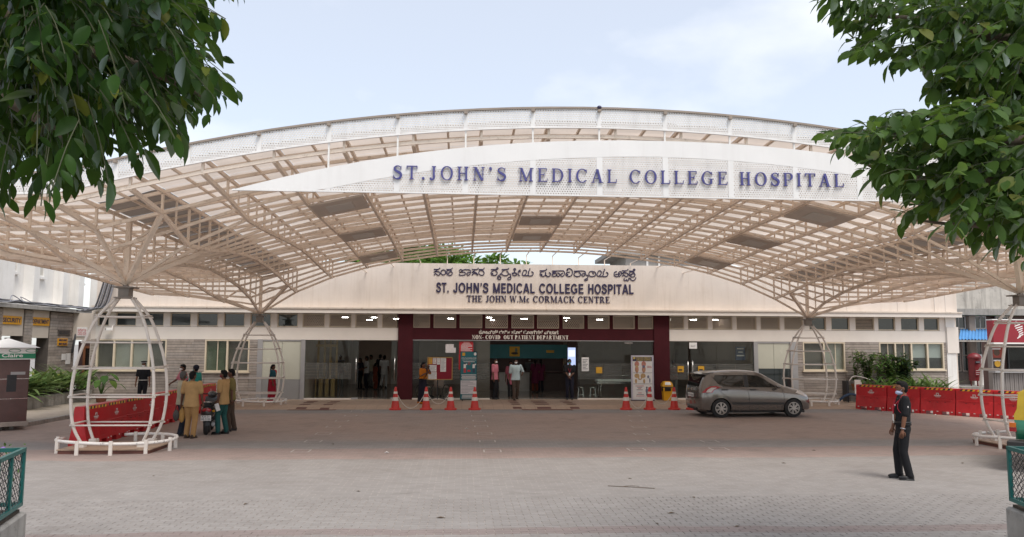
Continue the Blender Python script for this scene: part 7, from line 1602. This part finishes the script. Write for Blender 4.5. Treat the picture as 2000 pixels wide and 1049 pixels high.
def person(label, loc, rz, h, top, bottom, skin=0, lf=(.105, 0), rf=(-.105, 0), lh=(.25, -.03, .82), rh=(-.25, -.03, .82), lean=(0, 0), head=0., mask=None, sleeve=.75, hem=.86, hair='hair', shoe='shoe', group=None, vox=.016, build=1., cap=None, extra=None, female=False, curl=.6, elb=None, tilt=0.):
    t = thing('person', label, 'person', loc, rz, group); s = h/1.72; t.scale = (s, s, s); lx, ly = lean; B = build
    hipz = .90; sh = Vector((lx, ly, 1.41)); SW = .165 if female else .185
    feet = {1: Vector((lf[0], lf[1], .085)), -1: Vector((rf[0], rf[1], .085))}; hands = {1: Vector(lh), -1: Vector(rh)}
    for q in (1, -1):
        if len((lf, rf)[0 if q == 1 else 1]) == 3: feet[q].z = .085+(lf, rf)[0 if q == 1 else 1][2]
    legs = {}; arms = {}
    for q in (1, -1):
        H = Vector((q*.088, 0, hipz)); K, A = ik(H, feet[q], .42, .405, Vector((0, -1, 0))); legs[q] = (H, K, A)
        S = Vector((sh.x+q*SW*B, sh.y, sh.z)); bd = Vector((q*.45, 1, -.1)) if elb is None else Vector(elb[0 if q == 1 else 1]); E, W = ik(S, hands[q], .285, .26, bd); arms[q] = (S, E, W)
    def torso(g): return [(.84, 0, 0, .15*B+g, .105*B+g), (.90, 0, .005, .168*B+g, .118*B+g), (1.0, lx*.2, ly*.2, .155*B+g, .108*B+g), (1.10, lx*.5, ly*.5, .145*B+g, .105*B+g), (1.22, lx*.75, ly*.75, .162*B+g, .115*B+g), (1.32, lx*.95, ly*.95, .172*B+g, .112*B+g), (1.40, lx, ly, .158*B+g, .09*B+g), (1.455, lx, ly, .09*B+g*.5, .065*B+g*.5)]
    N0 = Vector((lx, ly+.012, 1.43)); HC = Vector((lx*1.12, ly*1.1-.012+tilt*-.03, 1.60-abs(tilt)*.015)); HM = Matrix.Rotation(head, 3, 'Z') @ Matrix.Rotation(tilt, 3, 'X')
    def hp(x, y, z): return HC+HM @ Vector((x, y, z))
    b = MB(); loft(b, torso(0)); limb(b, [N0, HC-Vector((0, -.005, .06))], [.058, .052])
    b.ell(HC, (.073, .092, .112), 16, 12, HM); b.ell(hp(0, -.022, -.058), (.054, .062, .056), 12, 8, HM); b.ell(hp(0, -.094, -.015), (.012, .018, .024), 8, 6, HM); b.ell(hp(0, -.085, .025), (.05, .018, .012), 8, 6, HM)
    for q in (1, -1):
        b.ell(hp(q*.075, .004, -.012), (.010, .020, .030), 8, 6, HM); S, E, W = arms[q]; limb(b, [S, S.lerp(E, .5), E, E.lerp(W, .35), W], [.052*B, .046*B, .038, .040, .027])
        d = (W-E).normalized(); b.ell(W+d*.05, (.034, .034, .05), 10, 8, d.to_track_quat('Z', 'Y').to_matrix())
        H, K, A = legs[q]; limb(b, [H, H.lerp(K, .5), K, K.lerp(A, .35), A], [.085*B, .072*B, .052, .052, .036])
    me = solid(b, 'body', SK[skin], vox)
    bm = bmesh.new(); bm.from_mesh(me); fm = MB()
    for q in (1, -1):
        S, E, W = arms[q]; add_hand(fm, W, W-E, Vector((0, -1, 0)) if abs((W-E).normalized().z) > .5 else Vector((0, 0, 1)), q, curl)
    fme = bpy.data.meshes.new('f'); fme.from_pydata(fm.v, [], fm.f); bm.from_mesh(fme); bm.to_mesh(me); bm.free(); bpy.data.meshes.remove(fme); me.polygons.foreach_set('use_smooth', [True]*len(me.polygons)); bo = place('body', me, t)
    for q in (1, -1): MB().ell(hp(q*.03, -.083, .006), (.012, .008, .006), 8, 6, HM).build('eye', M['eye'], bo)
    # shirt
    c = MB(); T = torso(.016); T[0] = (hem, 0, 0, T[1][3]+.012, T[1][4]+.012); T = [q for q in T if q[0] >= hem]; loft(c, sorted(T))
    if sleeve:
        for q in (1, -1):
            S, E, W = arms[q]; e = S.lerp(E, sleeve) if sleeve <= 1 else E
            P = [S, S.lerp(e, .5), e]; r = [.066*B, .066*B, .062*B]
            if sleeve > 1: P.append(E.lerp(W, sleeve-1)); r.append(.045)
            limb(c, P, r)
    place('shirt', solid(c, 'shirt', top, vox, 3), t)
    MB().tube([(lx+.066*math.cos(a), ly+.012+.062*math.sin(a)-.012*math.cos(a*1), 1.452+.012*math.sin(a)) for a in [k*math.pi/9 for k in range(18)]], .014, 6, closed=True).build('collar', top, t, True)
    if bottom is not None:
        l = MB(); loft(l, [(.80, 0, 0, .16*B, .112*B), (.88, 0, .004, .18*B, .128*B), (.98, lx*.15, ly*.15, .166*B, .118*B), (1.02, lx*.2, ly*.2, .158*B, .112*B)])
        for q in (1, -1):
            H, K, A = legs[q]; limb(l, [H+Vector((0, 0, -.02)), H.lerp(K, .5), K, K.lerp(A, .5), A+Vector((0, 0, .0))], [.098*B, .09*B, .074, .070, .066])
        place('trousers', solid(l, 'trousers', bottom, vox, 3), t)
    for q in (1, -1):
        A = legs[q][2]; f = MB(); f.ell((A.x, A.y-.055, A.z-.045), (.046, .135, .042), 12, 8); f.ell((A.x, A.y+.02, A.z-.02), (.042, .055, .06), 10, 8); f.bb(A.x-.043, A.x+.043, A.y-.17, A.y+.065, A.z-.085, A.z-.06); f.build('shoe', M[shoe], t, True)
    # hair, mask, cap
    hb = MB(); hb.ell(hp(0, .018, .028), (.081, .091, .100), 14, 10, HM); hb.ell(hp(0, .035, -.025), (.072, .070, .075), 12, 8, HM); hb.ell(hp(0, -.035, .082), (.062, .055, .038), 12, 8, HM)
    if female: hb.ell(hp(0, .105, -.02), (.05, .045, .055), 10, 8, HM); limb(hb, [hp(0, .11, -.05), hp(0, .13, -.2), hp(0, .12, -.38)], [.035, .03, .018], 8)
    hm = solid(hb, 'hair', M[hair], .012, 2); place('hair', hm, t)
    if mask:
        z0 = -.045 if mask[1] == 'up' else -.085; mk = MB(); mk.ell(hp(0, -.040, z0), (.061, .072, .044), 14, 10, HM); mo = mk.build('face_mask', M[mask[0]], t, True)
        for q in (1, -1): MB().tube([hp(q*.055, -.05, z0+.02), hp(q*.078, .0, .0)], .003, 4).build('mask_loop', M[mask[0]], mo)
    if cap == 'cap': k = MB(); k.lathe([(.088, 0), (.09, .03), (.112, .065), (.108, .085), (.02, .095)], tuple(hp(0, .0, .065)), 18, sy=1.1); k.ell(hp(0, -.095, .07), (.062, .05, .010), 12, 6, HM); k.build('peaked_cap', M['shoe'], t, 40); MB().tube([hp(.09*math.cos(a), .1*math.sin(a), .085) for a in [i*math.pi/8 for i in range(16)]], .008, 5, closed=True).build('cap_band', M['print_white'], t)
    if cap == 'net': MB().ell(hp(0, .02, .04), (.095, .105, .10), 14, 10, HM).build('hair_net', CL['navy'], t, True)
    J = dict(arms=arms, legs=legs, hp=hp, s=s, t=t, lean=lean, B=B, torso=torso)
    if extra: extra(J)
    return t
def gp(u, v, z=0.): return pix(u, v, z=z)
M['id_card'] = M['paper']; M['lanyard'] = pmat('red_lanyard', (.40, .012, .03), .6); M['belt'] = pmat('pale_belt', (.50, .47, .42), .5)
def lanyard(J, card=True):
    t = J['t']; lx, ly = J['lean']; f = -.135
    MB().tube(smooth_path([(lx+.06, ly+.05, 1.47), (lx+.085, ly-.05, 1.42), (lx+.05, f, 1.28), (lx+.0, f-.012, 1.14)], 5), .008, 5).build('lanyard', M['lanyard'], t); MB().tube(smooth_path([(lx-.06, ly+.05, 1.47), (lx-.085, ly-.05, 1.42), (lx-.05, f, 1.28), (lx+.0, f-.012, 1.14)], 5), .008, 5).build('lanyard', M['lanyard'], t)
    MB().box((0, f-.018, 1.075), (.07, .006, .11)).build('id_card', M['id_card'], t)
def belt(J, mat): 
    MB().tube([(.178*math.cos(a)*J['B'], .128*math.sin(a)*J['B'], 1.0) for a in [k*math.pi/12 for k in range(24)]], .016, 6, closed=True).build('belt', mat, J['t'], True)
# ---- foreground guard
def fg_extra(J):
    lanyard(J); t = J['t']; belt(J, M['shoe']); MB().box((0, -.155, 1.0), (.05, .02, .04)).build('belt_buckle', M['steel_bright'], t)
    for q in (1, -1):
        S, E, W = J['arms'][q]; MB().tube(smooth_path([S+Vector((q*.01, -.085, .02)), S+Vector((q*.0, -.04, .072)), S+Vector((q*.02, .06, .062))], 4), .0042, 5).build('shoulder_piping', M['lanyard'], t)
        MB().tube(smooth_path([S+Vector((-q*.02, -.09, .0)), S+Vector((-q*.035, -.125, -.10)), S+Vector((-q*.02, -.125, -.18)), S+Vector((q*.02, -.09, -.24))], 4), .0042, 5).build('chest_piping', M['lanyard'], t)
    S, E, W = J['arms'][1]; d = (W-E).normalized(); c = W-d*.03; a = d.orthogonal().normalized(); b = d.cross(a); MB().tube([c+(a*math.cos(k*math.pi/6)+b*math.sin(k*math.pi/6))*.034 for k in range(12)], .010, 6, closed=True).build('wrist_watch', M['conduit'], t, True)
    MB().box((.085, -.137, 1.30), (.06, .006, .022)).build('name_tag', M['print_white'], t); MB().box(S+Vector((.068, .0, -.13)), (.006, .05, .03)).build('sleeve_badge', M['print_white'], t)
p = gp(1768, 936); person('guard in black uniform with red lanyard and chin mask standing in the right foreground', (p.x, p.y, 0), -1.86, 1.80, CL['black'], CL['black'], 0, lf=(.10, .05), rf=(-.10, -.07), lh=(.235, -.07, .84), rh=(-.22, -.12, .86), mask=('mask_b', 'chin'), sleeve=.92, hem=.95, vox=.010, extra=fg_extra, curl=.9, lean=(0, .02), head=.05, build=.97)
# ---- group at the scooter
M['bag_tan'] = pmat('tan_bag', (.40, .22, .06), .7, .15, 9., .5, 14); M['bag_dark'] = pmat('dark_bag', (.06, .055, .05), .7, .2, 9., .5, 14)
def bag(J, q, mats):
    W = J['arms'][q][2]; t = J['t']
    for k, m in enumerate(mats):
        o = W+Vector((.05*k*q+(.02 if k == 0 else -.06)*q*-1, -.02+.05*k, -.10)); b = MB(); b.ell(o+Vector((0, 0, -.20)), (.085, .05, .15 if k else .19), 12, 8); b.tube([o+Vector((-.03, 0, -.08)), o+Vector((0, 0, .06)), o+Vector((.03, 0, -.08))], .012, 5); b.build('hand_bag', m, t, True)
p = gp(371, 856); person('man in full khaki seen from behind holding a tan bag', (p.x, p.y, 0), math.pi-.12, 1.72, CL['khaki'], CL['khaki2'], 1, lf=(.11, -.02), rf=(-.09, .03), lh=(.30, -.05, .86), rh=(-.27, -.10, .80), head=-.35, sleeve=.8, hem=.80, shoe='sandal', build=1.08, extra=lambda J: bag(J, 1, [M['bag_tan'], M['bag_dark']]), group='people around the scooter')
def papers(J):
    W = J['arms'][1][2]; MB().box(W+Vector((.03, .01, -.13)), (.012, .11, .2), M=Matrix.Rotation(.35, 3, 'X')).build('paper_sheets', M['paper'], J['t'])
p = gp(433, 848); person('man in khaki shirt and teal trousers holding white papers, facing the scooter', (p.x, p.y, 0), -1.75, 1.72, CL['khaki'], CL['teal'], 1, lf=(.10, -.06), rf=(-.10, .08), lh=(.27, -.01, .84), rh=(-.2, -.24, .92), mask=('mask_r', 'up'), sleeve=.85, hem=.80, build=1.1, extra=papers, group='people around the scooter')
p = gp(448, 842); person('man in olive shirt half hidden behind the man with papers', (p.x, p.y, 0), -1.35, 1.73, CL['olive'], CL['brown'], 1, lf=(.10, 0), rf=(-.10, .12), lh=(.29, .05, .85), rh=(-.24, -.1, .85), sleeve=.8, build=1.02, group='people around the scooter')
p = gp(352, 851); person('man in sage grey shirt and dark jeans standing left of the khaki man', (p.x, p.y, 0), 2.2, 1.70, CL['sage'], CL['jeans'], 1, lf=(.10, -.05), rf=(-.10, .05), lh=(.24, -.05, .86), rh=(-.24, -.1, .86), head=.4, mask=('mask_g', 'up'), sleeve=.85, hem=.82, hair='hair_grey', build=1.03, group='people around the scooter')
p = gp(356, 832); person('man in pink shirt with white mask stretching an arm left behind the barriers', (pix(356, 760, Y=27.2).x, 27.2, 0), -.9, 1.72, CL['pink'], CL['grey'], 1, lh=(.36, -.18, 1.02), rh=(-.45, -.25, 1.05), mask=('mask_w', 'up'), sleeve=.85, group='people around the scooter')
p = pix(381, 760, Y=26.8); p.z = 0; person('man in green scrubs and dark hair net behind the khaki man', (p.x, p.y, 0), -2.0, 1.70, CL['scrub'], CL['scrub'], 0, cap='net', mask=('mask_g', 'up'), sleeve=.8, group='people around the scooter')
# ---- along the front
def capg(J): belt(J, M['belt'])
p = gp(277, 792, .03); person('guard in black with peaked cap and white belt by the left stone wall', (p.x, p.y, .03), .10, 1.68, CL['black'], CL['black'], 0, cap='cap', mask=('mask_w', 'up'), sleeve=.8, hem=.97, extra=capg, lh=(.26, -.04, .84), rh=(-.27, -.02, .84), build=1.02)
def sari(col, border, pall):
    def ex(J):
        t = J['t']; n = 40; V = []; rows = [(.03, .25, .21), (.10, .24, .20), (.35, .215, .18), (.62, .205, .17), (.85, .20, .145), (1.0, .172, .125), (1.06, .158, .118)]
        for i, (z, rx, ry) in enumerate(rows):
            for k in range(n):
                a = 2*math.pi*k/n; f = 1+.045*math.sin(a*11+i*.3)*(1-z)*(1 if math.sin(a) < .3 else .4); V.append((rx*math.cos(a)*f, ry*math.sin(a)*f+.01, z))
        F = [(i*n+k, i*n+(k+1) % n, (i+1)*n+(k+1) % n, (i+1)*n+k) for i in range(len(rows)-1) for k in range(n)]
        mb = MB(); mb.add(V, F); me = mb.mesh('sari_skirt', [col, border], True)
        for pg in me.polygons: pg.material_index = 1 if pg.center.z < .10 else 0
        place('sari_skirt', me, t)
        P = smooth_path([(-.19, .03, .98), (-.12, -.135, 1.05), (.02, -.155, 1.20), (.12, -.12, 1.38), (.155, .0, 1.475), (.13, .12, 1.36), (.10, .165, 1.1), (.09, .19, .75), (.09, .20, .48)], 4); mb = MB(); V = []; m_ = len(P)
        for i, p in enumerate(P):
            w = .10 if i < m_*.5 else .12; d = Vector(P[min(i+1, m_-1)])-Vector(P[max(i-1, 0)]); s_ = Vector((1, .15, .45)).normalized() if i < m_*.4 else Vector((1, 0, 0))
            for j in range(5): q = Vector(p)+s_*((j-2)/2*w)+Vector((0, (-.012 if i < m_*.5 else .012)*math.cos(j*2.6), 0)); V.append(tuple(q))
        mb.add(V, [(i*5+j, i*5+j+1, (i+1)*5+j+1, (i+1)*5+j) for i in range(m_-1) for j in range(4)]); mb.build('sari_drape', pall, t, True)
    return ex
p = gp(531, 786, .1); person('woman in red and orange sari walking right behind the back left column', (p.x, p.y, .11), 1.45, 1.50, CL['tealb'], None, 1, lh=(.22, -.06, .85), rh=(-.22, -.10, .88), sleeve=.7, hem=1.05, female=True, shoe='sandal', extra=sari(CL['crimson'], CL['red'], CL['red']))
def phone(J): W = J['arms'][1][2]; MB().box(W+Vector((-.03, -.02, .06)), (.02, .075, .14), M=Matrix.Rotation(.3, 3, 'X')).build('mobile_phone', M['black'], J['t']); sari(CL['darkblue'], CL['orange'], CL['darkblue'])(J)
p = gp(828, 797, .1); person('woman in dark blue sari with orange blouse speaking on a phone by the notice board', (pix(826, 760, Y=30.5).x, 30.5, .118), 1.05, 1.62, CL['orange'], None, 1, lh=(.10, -.20, 1.46), rh=(-.16, -.26, 1.28), sleeve=.8, hem=1.04, female=True, shoe='sandal', extra=phone, elb=((.6, -.4, -1), (-.6, .2, -1)), build=1.08)
p = gp(966, 780, .12); person('man in pink shirt and white mask standing at the left edge of the doorway', (p.x, YW+.12, .12), 1.1, 1.74, CL['pink'], CL['black'], 1, mask=('mask_w', 'up'), sleeve=.85, hem=.82, lh=(.24, -.06, .85), rh=(-.24, -.06, .85), build=1.02)
p = gp(1006, 780, .12); person('man in pale blue shirt and white mask walking out of the doorway', (p.x, YW-.25, .12), .1, 1.73, CL['ltblue'], CL['brown'], 1, lf=(.08, .16, .03), rf=(-.09, -.14), lh=(.25, -.18, 1.08), rh=(-.27, .02, .86), mask=('mask_w', 'up'), sleeve=1.05, hem=.82, shoe='sandal', build=1.06)
p = gp(999, 777, .12); person('woman in rose tunic just behind the man in the pale blue shirt', (p.x-.05, YW+.9, .12), .15, 1.62, CL['pinkd'], CL['black'], 1, sleeve=.9, hem=.62, female=True, shoe='sandal', lf=(.09, .05), rf=(-.09, -.1))
def dg(J): lanyard(J)
p = gp(1112, 780, .12); person('guard in dark uniform with teal mask and clasped hands at the right of the doorway', (p.x, YW+.02, .12), -.12, 1.72, CL['black'], CL['navy'], 1, lh=(.03, -.20, .98), rh=(-.03, -.22, .96), mask=('mask_g', 'up'), sleeve=.8, hem=.95, extra=dg, build=1.06, elb=((.8, .5, -.3), (-.8, .5, -.3)))
# ---- inside
def inside_p(u, Y, *a, **k): return person(a[0], (pix(u, 740, Y=YW+Y).x, YW+Y, .12), *a[1:], group='people inside the lobby', vox=.02, **k)
inside_p(1045, 5.0, 'woman in plum dress with rust hem standing at the reception counter', math.pi, 1.62, CL['magenta'], CL['rust'], 1, sleeve=.9, hem=.45, female=True)
inside_p(1056, 5.1, 'second visitor in dark violet beside the woman at the counter', math.pi+.2, 1.6, CL['magenta'], CL['navy'], 1, sleeve=.9, hem=.6, female=True)
inside_p(1034, 6.9, 'receptionist in grey behind the counter', .1, 1.68, CL['grey'], CL['grey'], 1, mask=('mask_w', 'up'))
inside_p(716, 7.2, 'man in white shirt and dark trousers reading inside the left hall', -1.2, 1.70, CL['white'], CL['navy'], 1, lh=(.12, -.3, 1.05), rh=(-.12, -.3, 1.05), hem=.84)
inside_p(750, 8.6, 'man in white shirt and dhoti walking away inside the left hall', math.pi-.2, 1.72, CL['white'], CL['white'], 1, lf=(.1, .2, .05), hem=.7)
inside_p(703, 7.4, 'dark clothed visitor standing beside the hall door', -.6, 1.6, CL['navy'], CL['black'], 1, female=True)
inside_p(742, 9.6, 'dark clothed visitor at the far end of the left hall', 2.6, 1.75, CL['navy'], CL['navy'], 1)
inside_p(664, 7.6, 'man in navy shirt standing far behind the left glass', .2, 1.75, CL['navy'], CL['grey'], 1)
inside_p(724, 8.8, 'man in pale cap and shirt behind the man in white', -.8, 1.74, CL['sage'], CL['grey'], 1)
inside_p(1316, 1.0, 'visitor in orange top behind the right glass door', -.4, 1.62, CL['rust'], CL['grey'], 1, lh=(.1, -.2, 1.1), sleeve=.9)
inside_p(733, 7.0, 'woman in rust red standing by the wheelchair in the left hall', 2.2, 1.35, CL['rust'], CL['rust'], 1, hem=.5, female=True)

bpy.data.scenes.remove(_TMP)
